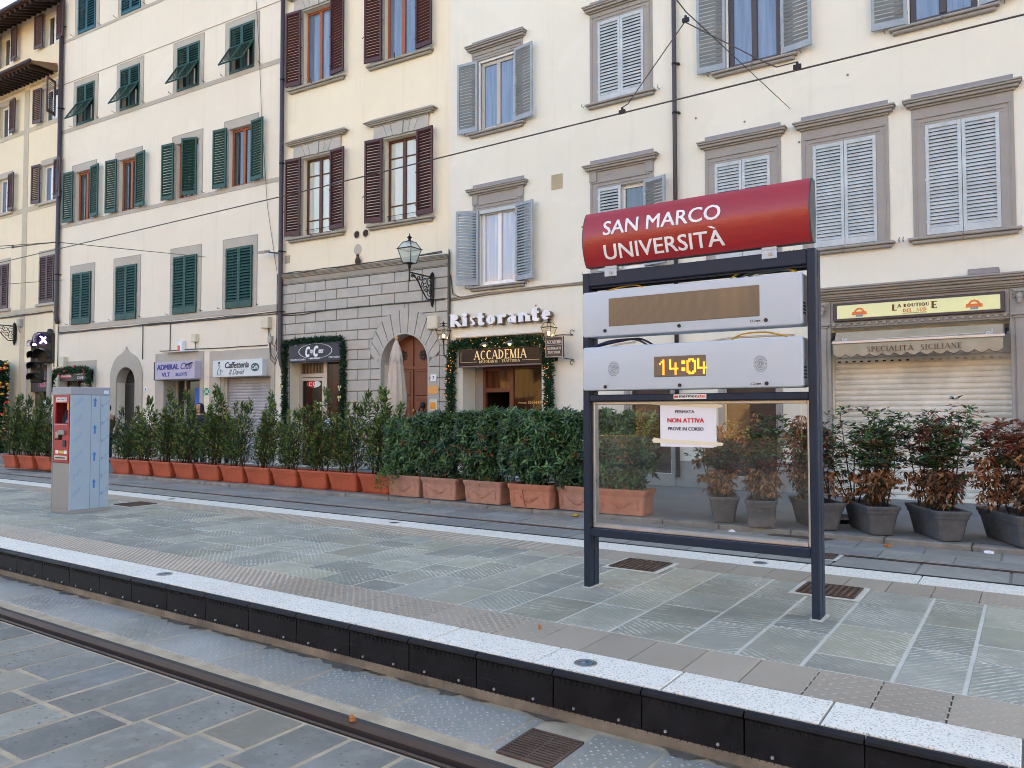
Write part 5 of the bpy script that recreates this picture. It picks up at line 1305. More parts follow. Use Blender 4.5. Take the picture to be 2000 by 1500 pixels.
# street lamp on its scrolled iron bracket (on the cream house)
def street_lamp(F, u, z, label, arm=.95):
    t = place(F, 'street_lamp', label, 'street lamp', u, 0, z)
    b_ = MB(); b_.bbox(-.055, .055, -.10, -.002, -.30, .30, .015); b_.lathe([(.06, .30), (.045, .35), (.02, .38), (.002, .40)], 10, (0, -.06, 0)); b_.lathe([(.004, -.48), (.03, -.43), (.05, -.34), (.055, -.30)], 10, (0, -.06, 0)); b_.build('wall_plate', iron, t)
    a_ = MB(); a_.tube([(0, -.06, .26), (0, -arm, .25)], .019, 6)
    a_.tube([(0, -.08, -.30), (0, -.28, -.30), (0, -.48, -.10), (0, -.62, .08), (0, -.74, .17), (0, -.86, .19)], .018, 6)
    def scroll(cy_, cz_, r0, turns, st, r_=.011):
        pts = [(0, cy_ + r0 * (1 - .75 * k / 22) * cos(st + turns * 2 * pi * k / 22), cz_ + r0 * (1 - .75 * k / 22) * sin(st + turns * 2 * pi * k / 22)) for k in range(23)]
        a_.tube(pts, r_, 5)
    for cy_, cz_, r0, tu, st in ((-.17, .12, .13, 1.4, 0), (-.20, -.14, .11, -1.3, 1), (-.37, .14, .11, 1.3, 2), (-.33, -.08, .09, -1.2, 3), (-.50, .18, .09, 1.3, 1), (-.47, .03, .07, 1.2, 4), (-.61, .17, .06, -1.2, 0), (-.76, .19, .045, 1.2, 2), (-.85, .18, .055, 1.4, 0), (-.12, -.02, .06, 1, 0), (-.27, .01, .06, -1, 2)):
        scroll(cy_, cz_, r0, tu, st)
    a_.build('bracket', iron, t)
    p_ = MB(); p_.lathe([(.004, .02), (.026, .05), (.022, .09), (.020, .30), (.024, .37)], 10, (0, -arm - .01, 0)); p_.build('post', iron, t)
    lantern_parts(t, 1.0, False, (0, -arm - .01, .42), lg); return t
street_lamp(FC, -.46, 4.64, 'unlit glass street lantern on a scrolled black bracket by the rusticated wall')
street_lamp(FA, -2.95, 4.58, 'scrolled black lamp bracket on the yellow house at the left picture edge')
# signs on the pale house
ad = place(FB, 'shop_sign', 'lilac signboard with blue lettering over the slot-machine shop', 'sign', -10.13, 0, 2.60)
MB().bbox(-.97, .95, -.26, -.032, 0, .55, .01).build('board', M('lilac_board', rgb(176, 174, 196), .5, .4, 0, .06), ad)
bl_ = M('navy_letters', rgb(52, 54, 140), .5)
letters('ADMIRAL', bl_, ad, -.86, .22, .30, .47, -.265, .004, .05); letters('Club', bl_, ad, .30, .82, .30, .50, -.265, .004, .01, .35); letters('VLT', bl_, ad, -.62, -.20, .09, .22, -.265, .004, .04); letters('SLOTS', bl_, ad, .06, .62, .10, .20, -.265, .004, .04)
MB().box(-1.0, -.971, -.27, -.032, -.01, .56).build('side_trim', pipe_m, ad)
cm = place(FB, 'security_camera', 'small black security camera on the lilac signboard', 'camera', -9.25, 0, 3.06)
MB().tube([(0, -.30, .02), (-.16, -.40, -.05)], .022, 8).build('body', black_p, cm); MB().tube([(0, -.004, .04), (0, -.30, .02)], .012, 6).build('arm', black_p, cm)
cf = place(FB, 'shop_sign', 'white signboard of the coffee shop with a line-drawn waiter', 'sign', -7.36, 0, 2.62)
MB().bbox(-1.07, 1.05, -.20, -.032, 0, .49, .01).build('board', M('white_board', rgb(206, 214, 218), .45, .4, 0, .04), cf)
dk_ = M('black_letters', rgb(40, 44, 48), .5)
letters('Caffetteria', dk_, cf, -.52, .50, .25, .43, -.205, .004, .03, .25); letters('Il David', dk_, cf, -.34, .32, .06, .21, -.205, .004, .0, .45)
ovl = MB(); ovl.disc((.76, .25), .17, -.2045, -.2005, 24, .12); ovl.build('oval_badge', M('badge_green', rgb(36, 84, 84), .4), cf); letters('Caffe', white_l, cf, .63, .89, .20, .30, -.2085, .003, .0, .3)
fg = MB(); fg.tube([(-.80, -.203, .34), (-.76, -.203, .30), (-.80, -.203, .24), (-.86, -.203, .16), (-.84, -.203, .06), (-.72, -.203, .06), (-.70, -.203, .16), (-.75, -.203, .24)], .007, 4); fg.ring((-.78, .36), .035, .045, -.2045, -.2005, 12); fg.box(-.82, -.74, -.2045, -.2005, .40, .45); fg.tube([(-.74, -.203, .24), (-.62, -.203, .14), (-.60, -.203, .22)], .006, 4); fg.build('waiter_drawing', dk_, cf)
ck = place(FB, 'shop_sign', 'black signboard with a red badge under the decorated garland of the cafe', 'sign', -15.80, 0, 2.68)
MB().bbox(-.88, .88, -.13, -.032, 0, .37, .008).build('board', M('black_board', rgb(36, 34, 36), .4), ck)
letters('Accademia', white_l, ck, -.02, .76, .20, .31, -.135, .004, .0, .3); letters('CAFE', white_l, ck, .22, .6, .06, .15, -.135, .004, .0, .2)
MB().bbox(-.82, -.12, -.138, -.1305, .10, .29, .004).build('badge', M('badge_red', rgb(190, 60, 76), .5), ck); letters('caffe', white_l, ck, -.78, -.16, .14, .26, -.1425, .004, .03)
g3, P3, o3 = garland('fir_garland', 'fir garland with small red baubles over the cafe signboard', [(-17.05, .2, 2.30), (-16.98, .22, 2.75), (-16.7, .24, 3.02), (-15.8, .25, 3.05), (-14.9, .25, 3.06), (-14.72, .24, 2.9), (-14.70, .22, 2.55)], FB, .15, 2300, (4, 5, 2), 0, 6)
redb = M('red_bauble', rgb(176, 30, 36), .15, .6, .2, .05, coat=.5); goldb = M('gold_bauble', rgb(214, 160, 70), .2, .6, .6, .05); silv = M('silver_bauble', rgb(206, 206, 214), .2, .6, .6, .05)
rr = random.Random(8); bme = MB().ball((0, 0, 0), .032, 8).mesh('bauble', redb)
for k in range(22):
    i = rr.randrange(len(P3) - 1); c = P3[i].lerp(P3[i + 1], rr.random()) - o3; obj('bauble', bme, g3, c + Vector((rr.gauss(0, .07), -.13, rr.gauss(0, .07))))
# tall christmas column at the left picture edge
xt = place(FA, 'christmas_column', 'tall fir column hung with red and gold baubles at the left picture edge', 'decoration', -3.22, .45, .1)
mb = MB(); rr = random.Random(12)
for k in range(5200):
    z = rr.uniform(.05, 3.4); th = rr.uniform(0, 2 * pi); r0 = rr.uniform(.2, .42); c = Vector((r0 * cos(th), r0 * sin(th) * .6, z)); d = Vector((cos(th), sin(th) * .6 - .1, rr.uniform(-.6, .3))).normalized(); tip = c + d * .13; sd_ = d.cross(Vector((rr.gauss(0, 1), rr.gauss(0, 1), rr.gauss(0, 1)))).normalized() * .02; mid = c.lerp(tip, .5)
    mb.cur = rr.choices((0, 1, 2), (5, 4, 1))[0]; mb.add([c, mid + sd_, tip, mid - sd_], [(0, 1, 2), (0, 2, 3)])
mb.build('foliage', green_a, xt); MB().lathe([(.30, 0), (.26, .02), (.24, 3.38), (.1, 3.45)], 12, (0, 0, 0), True, 1, .6).build('core', green_a[0], xt)
for nm, mt_, nn in (('red_bauble', redb, 48), ('gold_bauble', goldb, 40), ('silver_bauble', silv, 12)):
    bme = MB().ball((0, 0, 0), .07, 10, 1.3, 1, .8).mesh(nm, mt_)
    for k in range(nn):
        z = rr.uniform(.2, 3.35); th = rr.uniform(-2.3, .9); o = obj(nm, bme, xt, (.44 * cos(th), .29 * sin(th), z)); o.scale = [rr.uniform(.7, 1.2)] * 3
# emergency sign, electrical boxes, floodlight
ex = place(FB, 'safety_sign', 'small green safety sign between the slot-machine shop and the coffee shop', 'sign', -8.93, 0, 2.10)
MB().bbox(-.12, .12, -.012, -.001, 0, .22, .003).build('plate', M('safety_green', rgb(20, 130, 96), .4), ex)
mb = MB()
for q in (-1, 1):
    mb.poly([(q * .10, .2), (q * .10, .15), (q * .05, .2)], -.0155, -.0125); mb.poly([(q * .10, .02), (q * .10, .07), (q * .05, .02)], -.0155, -.0125)
    mb.disc((q * .028, .15), .016, -.0155, -.0125, 10); mb.box(q * .028 - .018, q * .028 + .018, -.0155, -.0125, .06, .13)
mb.build('pictogram', white_l, ex)
def box_on_wall(F, u, z, w, h, d, mt_, lab, cables=()):
    t = place(F, 'junction_box', lab, 'electrical box', u, 0, z); MB().bbox(-w / 2, w / 2, -d, -.002, 0, h, .012).build('housing', mt_, t); MB().bbox(-w / 2 + .02, w / 2 - .02, -d - .006, -d + .001, .02, h - .02, .004).build('lid', mt_, t)
    if cables:
        c = MB()
        for pts in cables: c.tube(pts, .012, 5)
        c.build('cables', cable_m, t)
cream_x = M('cream_box', rgb(206, 200, 178), .5, .4, 0, .06); grey_x = M('grey_box', rgb(166, 164, 158), .5, .4, 0, .06)
box_on_wall(FB, -6.30, 3.97, .30, .32, .15, cream_x, 'cream electrical box near the downpipe above the coffee shop', [[(.06, -.05, 0), (.08, -.05, -.25)], [(.1, -.06, 0), (.2, -.06, -.4), (.32, -.06, -.55), (.4, -.06, -.3)]])
box_on_wall(FB, -6.16, 3.55, .14, .2, .1, grey_x, 'small grey meter box under the cream electrical box', [[(0, -.05, 0), (.05, -.06, -.35), (.2, -.06, -.5), (.36, -.06, -.2), (.38, -.06, .3)], [(-.03, -.05, 0), (.02, -.06, -.45), (.22, -.07, -.62), (.37, -.06, -.3)]])
box_on_wall(FB, -9.45, 3.73, .22, .25, .12, cream_x, 'beige alarm box above the lilac signboard', [[(.02, -.05, 0), (.03, -.05, -.2)]])
box_on_wall(FB, -17.0 + .45, 3.15, .28, .4, .16, cream_x, 'cream box behind the tram signal', [[(0, -.05, 0), (0, -.05, -.3)]])
box_on_wall(FC, -.42, 3.62, .3, .32, .14, cream_x, 'cream box above the left restaurant lantern')
box_on_wall(FA, -2.55, 4.78, .2, .3, .14, grey_x, 'grey cable box on the grey band of the yellow house', [[(-.12, -.03, .1), (-.14, -.03, -.1), (0, -.04, -.2)]])
sh = place(FB, 'alarm_siren', 'white and orange alarm siren on a shelf over the lilac signboard', 'alarm', -10.05, 0, 3.45)
MB().bbox(-.75, .72, -.2, -.002, 0, .02, .004).build('shelf', MATS['white_board'], sh); MB().bbox(-.12, .08, -.14, -.01, .021, .36, .02).build('housing', MATS['enamel_white'], sh); MB().bbox(-.11, .0, -.146, -.1405, .03, .2, .004).build('lens', M('orange_lens', rgb(200, 90, 50), .3), sh)
fl = place(FC, 'floodlight', 'grey floodlight on an arm beside the downpipe', 'lamp', -5.85, 0, 6.06)
MB().tube([(.1, -.05, 0), (-.15, -.28, .02)], .02, 6).build('arm', pipe_m, fl); MB().obox((-.32, -.34, .03), (.36, .22, .07), Matrix.Rotation(R(14), 3, 'X')).build('head', grey_x, fl)
# downpipes
def pipe(F, lab, pts, r, bands):
    p0 = pts[0]; t = place(F, 'drainpipe', lab, 'drainpipe', p0[0], 0, p0[2])
    q = [(a - p0[0], -b, c - p0[2]) for a, b, c in pts]; MB().tube(q, r, 10).build('pipe', pipe_m, t)
    for z in bands:
        m_ = MB(); z -= p0[2]; x_ = q[-1][0]; yy = q[-1][1]
        m_.lathe([(r + .008, z - .02), (r + .008, z + .02)], 10, (x_, yy, 0)); m_.box(x_ + r, x_ + r + .05, yy - .01, -.003, z - .012, z + .012); m_.build('clamp', iron, t)
pipe(FB, 'brown downpipe between the yellow and the pale house', [(-16.92, .10, 4.76), (-17.02, .10, 4.92), (-17.03, .10, 5.2), (-17.03, .10, 17.0)], .075, (6.5, 9.5, 12.5, 15.5))
pipe(FC, 'dark downpipe between the pale and the cream house', [(-5.50, .10, 2.55), (-5.54, .10, 2.68), (-5.66, .10, 2.95), (-5.70, .11, 3.2), (-5.71, .11, 5.0), (-5.71, .11, 17.0)], .062, (4.4, 6.1, 8.6, 11.0, 13.5))
pipe(FD, 'long dark downpipe on the ivory house behind the stop sign', [(-5.83, .09, .3), (-5.83, .09, 16.4)], .045, (4.0, 7.6, 8.6, 11.0))
# cables along the fronts
def cable(F, lab, runs, mt_=cable_m, r=.014, name='wall_cable'):
    p0 = runs[0][0]; t = place(F, name, lab, 'cable', p0[0], 0, p0[2]); c = MB(); rr = random.Random(len(lab))
    for pts in runs:
        out = []
        for i in range(len(pts) - 1):
            a_, b_ = Vector(pts[i]), Vector(pts[i + 1]); n = max(1, int((b_ - a_).length / .5))
            for k in range(n): p = a_.lerp(b_, k / n); out.append((p.x - p0[0], -p.y - rr.uniform(0, .006), p.z - p0[2] + rr.uniform(-.012, .012)))
        p = Vector(pts[-1]); out.append((p.x - p0[0], -p.y, p.z - p0[2])); c.tube(out, r, 5)
    c.build('wires', mt_, t); return t
cable(FB, 'bundle of grey cables under the lowest band of the pale house', [[(-17.0, .03, 4.42), (-5.85, .03, 4.42)], [(-17.0, .035, 4.385), (-12, .035, 4.40), (-5.85, .035, 4.37)], [(-16.95, .03, 4.44), (-9, .03, 4.36), (-5.9, .03, 4.43)], [(-17.0, .03, 5.0), (-17.0, .03, 3.2)], [(-12.1, .02, 4.4), (-12.1, .02, 3.3)], [(-10.7, .02, 4.4), (-10.7, .02, 3.5)], [(-5.92, .03, 5.5), (-5.92, .03, 3.3)], [(-11.2, .02, 3.52), (-6.3, .02, 3.50)]])
cable(FC, 'grey cables draped along the cornice of the rusticated wall', [[(-5.6, .13, 5.44), (-4.8, .13, 5.43), (-4, .14, 5.45), (-3, .14, 5.44), (-1.8, .14, 5.45), (-.8, .14, 5.46), (-.12, .13, 5.50)], [(-5.6, .15, 5.46), (-4.5, .14, 5.45), (-2.5, .15, 5.445), (-.1, .15, 5.46)], [(-5.65, .05, 4.30), (-4.9, .06, 4.26), (-4.4, .06, 4.32), (-2.5, .055, 4.335), (-.1, .055, 4.33)], [(-5.65, .05, 4.33), (-4.0, .055, 4.34), (-.1, .055, 4.35)]])
cable(FD, 'pale cables clipped along the ivory wall above the restaurant', [[(-11.66, .03, 4.30), (-10, .03, 4.36), (-8, .03, 4.36), (-6, .03, 4.36), (-3.3, .03, 4.30)], [(-11.66, .03, 4.34), (-9.5, .03, 4.40), (-7.5, .03, 4.39), (-5.9, .03, 4.40)]], M('pale_cable', rgb(150, 140, 124), .6), .018)
cable(FD, 'bundle of dark cables at the corner above the restaurant lantern', [[(-11.67, .04, 5.55), (-11.66, .04, 4.3), (-11.66, .04, 3.1)], [(-11.64, .05, 5.5), (-11.62, .05, 4.25), (-11.64, .05, 2.9)], [(-11.62, .04, 4.9), (-11.55, .04, 4.45), (-11.3, .03, 4.33)]])
cable(FA, 'grey cables under the lowest band of the yellow house', [[(-8, .03, 5.22), (-.35, .03, 5.24), (-.25, .03, 5.1), (-.2, .03, 3.2)], [(-8, .035, 5.19), (-.4, .035, 5.21)]])
cable(FB, 'thin loose wire hanging down the pale wall by the cream house', [[(-7.0, .03, 14.5), (-6.75, .03, 12.0), (-6.62, .03, 10.0), (-6.35, .03, 7.5), (-5.95, .03, 5.6)]], cable_m, .007)
# boutique sign and awning
bs = place(FD, 'shop_sign', 'long pale yellow illuminated signboard over the cream roller shutter', 'sign', -1.595, .12, 3.17)
MB().bbox(-1.28, 1.28, -.055, -.002, 0, .325, .01).build('frame', pipe_m, bs)
MB().bbox(-1.215, 1.215, -.066, -.0555, .045, .28, .006).build('panel', M('pale_yellow_panel', rgb(226, 228, 172), .45, .4, 0, .03, emit=.02, ecol=rgb(236, 236, 180)), bs)
brn = M('brown_letters', rgb(104, 58, 30), .5); orl = M('orange_letters', rgb(226, 120, 60), .5)
letters(serif('L', 1.6), brn, bs, -.345, -.265, .125, .235, -.071, .004); letters(serif('A BOUTIQU', 1.5), brn, bs, -.26, .225, .165, .235, -.071, .004); letters(serif('E', 1.5), brn, bs, .245, .335, .125, .245, -.071, .004)
letters(serif('DEL  SUD', 1.3), orl, bs, -.175, .18, .095, .15, -.071, .004); letters('IL GUSTO DI SICILIA A FIRENZE', brn, bs, -.175, .18, .065, .082, -.071, .003)
for xx in (-.85, .86):
    em_ = MB(); em_.ring((xx, .135), .055, .085, -.0705, -.0668, 20, 0, pi); em_.poly([(xx - .12, .10), (xx + .12, .10), (xx + .11, .155), (xx - .11, .155)], -.0735, -.0669); em_.build('emblem', orl, bs)
    em_ = MB(); em_.poly([(xx - .05, .065), (xx + .05, .065), (xx + .06, .098), (xx - .06, .098)], -.0725, -.0669); em_.build('emblem_base', M('emblem_grey', rgb(130, 150, 170), .5), bs)
bw = place(FD, 'awning', 'folded beige awning with scalloped valance above the roller shutter', 'awning', -1.595, .10, 2.50)
can = stone('awning_canvas', rgb(168, 158, 136), .14, .1, .95, 3); canb = M('awning_binding', rgb(96, 66, 52), .8)
c_ = MB(); n = 26
def top_edge(x_): return -.02
vs_ = []; fs_ = []
for i in range(n + 1):
    x_ = -1.24 + 2.48 * i / n; sag = .012 * sin(i * 1.7) + .008 * sin(i * .9)
    for k in range(5): f_ = k / 4; vs_.append((x_, -.04 - .21 * f_ - .02 * sin(pi * f_) + sag * sin(pi * f_), .48 - .20 * f_ - .02 * sin(pi * f_)))
for i in range(n):
    for k in range(4): a_ = i * 5 + k; fs_.append((a_, a_ + 5, a_ + 6, a_ + 1))
c_.add(vs_, fs_, True); c_.build('canvas', can, bw)
MB().bbox(-1.27, 1.27, -.29, -.255, .255, .315, .012).build('front_bar', alu, bw)
v_ = MB(); nn = 13; vs_ = []; fs_ = []; m_ = nn * 8
def low(i): q = (i % 8) / 8; return .015 + .05 * (abs(q - .5) * 2) ** 1.6
for i in range(m_ + 1):
    x_ = -1.245 + 2.49 * i / m_; w_ = .012 * sin(i * .21) + .008 * sin(i * .47 + 1)
    vs_ += [(x_, -.272, .256), (x_, -.275 + w_ * .5, .15), (x_, -.275 + w_, low(i) + .014)]
for i in range(m_):
    for k in range(2): a_ = i * 3 + k; fs_.append((a_, a_ + 1, a_ + 4, a_ + 3))
v_.add(vs_, fs_, True); v_.build('valance', can, bw)
e_ = MB(); vs_ = []; fs_ = []
for i in range(m_ + 1):
    x_ = -1.245 + 2.49 * i / m_; w_ = .012 * sin(i * .21) + .008 * sin(i * .47 + 1)
    vs_ += [(x_, -.275 + w_, low(i) + .0145), (x_, -.275 + w_, low(i))]
for i in range(m_): a_ = i * 2; fs_.append((a_, a_ + 1, a_ + 3, a_ + 2))
e_.add(vs_, fs_, True); e_.build('binding', canb, bw)
letters(serif('SPECIALITÀ  SICILIANE', .75), canb, bw, -.70, .69, .105, .215, -.296, .004)
ln = MB(); ln.tube([(-1.1, -.235, .31), (-.4, -.205, .325), (.5, -.205, .33), (1.08, -.20, .345)], .004, 4)
for q in (-1, 1):
    ln.tube([(q * 1.10, -.17, .40), (q * 1.10, -.245, .325), (q * 1.03, -.24, .32)], .006, 4); ln.ring((q * 1.05, .325), .02, .03, -.25, -.245, 8)
ln.build('piping', white_l, bw)
ar = MB()
for q in (-1, 1): ar.tube([(q * 1.29, .02, .42), (q * 1.29, -.12, .36), (q * 1.28, -.25, .30)], .018, 6); ar.box(q * 1.29 - .03, q * 1.29 + .03, -.03, .02, .36, .48)
ar.build('arm', iron, bw)
# closed parasol in front of the portal
pu = thing('parasol', 'closed beige parasol standing in front of the arched portal', 'parasol', (-12.13, 13.15, .09))
mb = MB(); n = 44; prof = [(.025, 3.16), (.05, 3.10), (.085, 3.0), (.10, 2.92), (.12, 2.85), (.135, 2.6), (.17, 2.3), (.20, 1.9), (.205, 1.6), (.17, 1.42), (.125, 1.33), (.15, 1.25), (.20, 1.05), (.23, .9)]; rr = random.Random(4)
ph = [rr.uniform(0, 6) for _ in range(4)]; vs_ = []; fs_ = []
for i, (r0, z) in enumerate(prof):
    for k in range(n):
        th = 2 * pi * k / n; am = min(.16, .02 + .02 * i); fd = 1 + am * sin(8 * th + ph[0] + z * .5) + am * .5 * sin(13 * th + ph[1] - z)
        vs_.append((r0 * fd * cos(th), r0 * fd * sin(th), z - .02 * sin(5 * th) * (i > 2)))
for i in range(len(prof) - 1):
    for k in range(n): fs_.append((i * n + k, i * n + (k + 1) % n, (i + 1) * n + (k + 1) % n, (i + 1) * n + k))
mb.add(vs_, [tuple(reversed(f)) for f in fs_], True); mb.build('canopy', stone('parasol_canvas', rgb(194, 182, 168), .12, .15, .95, 3), pu)
fl_ = MB()
for k in range(8):
    th = 2 * pi * k / 8 + .2; r0 = .095; fl_.add([(r0 * cos(th - .35), r0 * sin(th - .35), 2.98), (r0 * cos(th + .35), r0 * sin(th + .35), 2.98), (.155 * cos(th + .3), .155 * sin(th + .3), 2.72), (.165 * cos(th), .165 * sin(th), 2.62), (.155 * cos(th - .3), .155 * sin(th - .3), 2.72)], [(0, 1, 2, 3, 4)])
fl_.build('vent_flap', MATS.get('p', bpy.data.materials['parasol_canvas']), pu)
MB().lathe([(.026, .05), (.026, 3.2)], 10).build('pole', wood_o, pu); MB().lathe([(.03, 3.16), (.045, 3.2), (.035, 3.24), (.004, 3.26)], 10).build('finial', M('finial_wood', rgb(196, 150, 96), .5), pu); MB().bbox(-.28, .28, -.28, .28, 0, .06, .01).build('base', kerb_m, pu)
MB().lathe([(.14, 1.31), (.145, 1.335), (.14, 1.36)], 16).build('tie_band', bpy.data.materials['parasol_canvas'], pu)
# pigeon on the cornice
pg = place(FC, 'pigeon', 'dark pigeon sitting on the cornice of the rusticated wall', 'pigeon', -2.86, .09, 5.432)
mb = MB(); prof = [(.001, -.0), (.035, .01), (.055, .05), (.06, .09), (.05, .13), (.034, .165), (.03, .18), (.033, .20), (.028, .225), (.012, .24), (.001, .243)]
mb.lathe(prof, 12, (0, 0, 0), True, 1, 1.1); mb.add([(-.03, .03, .06), (.03, .03, .06), (.022, .12, .005), (-.022, .12, .005), (0, .06, .03)], [(0, 1, 2, 3), (0, 3, 4), (1, 4, 2), (2, 4, 3), (0, 4, 1)]); mb.tube([(0, -.03, .205), (0, -.06, .198)], [.008, .002], 5)
mb.tube([(.018, -.03, .02), (.018, -.035, -.002)], .005, 4); mb.tube([(-.018, -.03, .02), (-.018, -.035, -.002)], .005, 4)
mb.build('body', M('pigeon_grey', rgb(74, 58, 54), .7, .3, 0, .25, 20), pg); pg.scale = (1.25, 1.25, 1.25)

# ------------------------------------------------------------------ the stop sign
navy = paint('anthracite_paint', rgb(34, 46, 64), .4, .03, .25)
TX0, TX1, TY = -2.845, -1.14, 5.17
tt = thing('tram_stop_sign', 'tall anthracite tram stop sign with a red name panel and white display boxes', 'stop sign', ((TX0 + TX1) / 2, TY, PZ)); hx = (TX1 - TX0) / 2
def post(x0, x1):
    mb = MB(); c = .006
    pr = [(x0 + c, .0), (x1 - c, .0), (x1, c), (x1, .066), (x1 - .008, .070), (x1 - .008, .080), (x1, .084), (x1, .15), (x1 - c, .156), (x0 + c, .156), (x0, .15), (x0, .084), (x0 + .008, .080), (x0 + .008, .070), (x0, .066), (x0, c)]
    mb.polyz(pr, 0, 2.385); return mb.build('post', navy, tt)
post(-hx, -hx + .052); post(hx - .052, hx)
rb = MB()
for z0, z1 in ((2.285, 2.384), (1.405, 1.455), (.385, .445)):
    rb = MB().bbox(-hx + .0525, hx - .0525, .002, .154, z0, z1, .006); rb.build('cross_rail', navy, tt)
rb = MB(); rb.box(-hx + .0525, hx - .0525, .03, .036, 2.27, 2.2845); rb.box(-hx + .0525, hx - .0525, .09, .096, 2.26, 2.2845); rb.build('cable_channel', navy, tt)
gk = MB()
for x0, x1, z0, z1 in ((-hx + .0525, -hx + .075, .446, 1.404), (hx - .075, hx - .0525, .446, 1.404), (-hx + .0755, hx - .0755, .446, .475), (-hx + .0755, hx - .0755, 1.380, 1.404)): gk.bbox(x0, x1, .05, .11, z0, z1, .004)
gk.build('glazing_frame', alu, tt)
tg = NT('clear_glass'); _tr = tg.node('ShaderNodeBsdfTransparent'); _tr.inputs[0].default_value = (.94, .94, .93, 1); _gl = tg.node('ShaderNodeBsdfGlossy'); _gl.inputs['Roughness'].default_value = .01; _fr = tg.node('ShaderNodeFresnel'); _fr.inputs[0].default_value = 1.48
_dd = tg.node('ShaderNodeBsdfDiffuse'); _dd.inputs[0].default_value = (.7, .7, .68, 1); _md = tg.node('ShaderNodeMixShader'); _ns = tg.ramp(tg.noise(tg.coords(scale=(2, 2, 5)), 3, 6, .7), .45, .8, .0, .045); tg.link(_ns, _md.inputs[0])
_m = tg.node('ShaderNodeMixShader'); tg.link(_fr.outputs[0], _m.inputs[0]); tg.link(_tr.outputs[0], _md.inputs[1]); tg.link(_dd.outputs[0], _md.inputs[2]); tg.link(_md.outputs[0], _m.inputs[1]); tg.link(_gl.outputs[0], _m.inputs[2]); tg.link(_m.outputs[0], tg.out.inputs[0]); tg = tg.m
MB().box(-hx + .070, hx - .070, .066, .074, .462, 1.392).build('glass', tg, tt)
wc = M('white_casing', rgb(186, 198, 210), .38, .4, 0, .02, 3)
def casing(z0, z1):
    mb = MB(); x0, x1, y0, y1 = -hx + .014, hx - .076, -.028, .135; c = .02; n = 6
    def rr_(ins, y):
        out = []
        for (cx_, cz_, a0) in ((x1 - c, z1 - c, 0), (x0 + c, z1 - c, 90), (x0 + c, z0 + c, 180), (x1 - c, z0 + c, 270)):
            for k in range(n): a_ = R(a0 + 90 * k / (n - 1)); out.append((cx_ + (c - ins) * cos(a_), y, cz_ + (c - ins) * sin(a_)))
        return out
    rings = [rr_(.012, y0), rr_(.006, y0 + .002), rr_(.0015, y0 + .008), rr_(0, y0 + .018), rr_(0, y1)]; m_ = len(rings[0]); vs_ = [p for r_ in rings for p in r_]
    fs_ = [tuple(range(m_))[::-1], tuple(range((len(rings) - 1) * m_, len(rings) * m_))]
    for i in range(len(rings) - 1):
        for k in range(m_): fs_.append((i * m_ + k, i * m_ + (k + 1) % m_, (i + 1) * m_ + (k + 1) % m_, (i + 1) * m_ + k))
    mb.add(vs_, fs_, True); return mb.build('display_box', wc, tt)
def knobs(box, z):
    for x_ in (-.645, -.06, .545): mb = MB(); mb.disc((x_, z), .0125, -.036, -.0275, 16); mb.disc((x_, z), .007, -.039, -.0355, 6); mb.build('lock', black_p, box)
    v_ = MB()
    for k in range(4): v_.box(hx - .0775, hx - .0735, -.005, .06, z + .03 + k * .022, z + .042 + k * .022)
    v_.build('side_vents', iron, box)
scr = NT('led_screen'); _co = scr.coords(); _w = []
for ax in ('X', 'Z'):
    _nd = scr.node('ShaderNodeTexWave', wave_type='BANDS', bands_direction=ax); _nd.inputs['Scale'].default_value = 46; scr.link(_co, _nd.inputs['Vector']); _w.append(_nd.outputs['Fac'])
_c = scr.mix(scr.ramp(scr.math('MULTIPLY', _w[0], _w[1]), .35, .7, 0, .7), rgb(100, 90, 82), rgb(146, 132, 108))
scr.p.inputs['Coat Weight'].default_value = .15; scr = scr.set(Base_Color=_c, Roughness=.25)
z1_, z2_ = 2.16 - PZ, 1.755 - PZ
b1 = casing(z1_, 2.505 - PZ); knobs(b1, 2.203 - PZ)
mb = MB(); mb.bbox(-.615, .505, -.0315, -.0275, 2.232 - PZ, 2.443 - PZ, .004); mb.build('screen', scr, b1)
b2 = casing(z2_, 2.085 - PZ); knobs(b2, 1.783 - PZ)
mb = MB(); mb.bbox(-.255, .132, -.0315, -.0275, 1.843 - PZ, 1.992 - PZ, .004); ck_ = mb.build('clock_screen', scr, b2)
led = M('amber_led', rgb(255, 150, 40), .4, .4, 0, 0, emit=.62, ecol=rgb(255, 150, 40))
DIG = {'1': ['00100', '01100', '10100', '00100', '00100', '00100', '00100', '00100', '00100'], '4': ['10000', '10000', '10010', '10010', '10010', '11111', '00010', '00010', '00010'], '0': ['01110', '11011', '10001', '10001', '10001', '10001', '10001', '11011', '01110'], ':': ['000', '011', '011', '000', '000', '011', '011', '000', '000']}
mb = MB(); x_ = -.213
for ch in '14:04':
    for r_, row in enumerate(DIG[ch]):
        for c_i, v in enumerate(row):
            if v == '1': mb.box(x_ + c_i * .0135, x_ + c_i * .0135 + .0125, -.0345, -.0318, 1.968 - PZ - r_ * .0122 - .0115, 1.968 - PZ - r_ * .0122)
    x_ += .0135 * (len(DIG[ch][0])) + .0105
mb.build('digits', led, ck_)
for xx in (-.575, .505):
    sp_ = MB()
    for q, n in ((.010, 8), (.018, 13), (.028, 20), (.040, 28), (.052, 34)):
        for k in range(n): a_ = 2 * pi * k / n; sp_.disc((xx + q * cos(a_) * .82, 1.915 - PZ + q * sin(a_)), .0026, -.0295, -.0278, 6)
    sp_.build('speaker', M('hole_dark', rgb(84, 84, 88), .7), b2)
blk_ = M('print_black', rgb(36, 36, 40), .6)
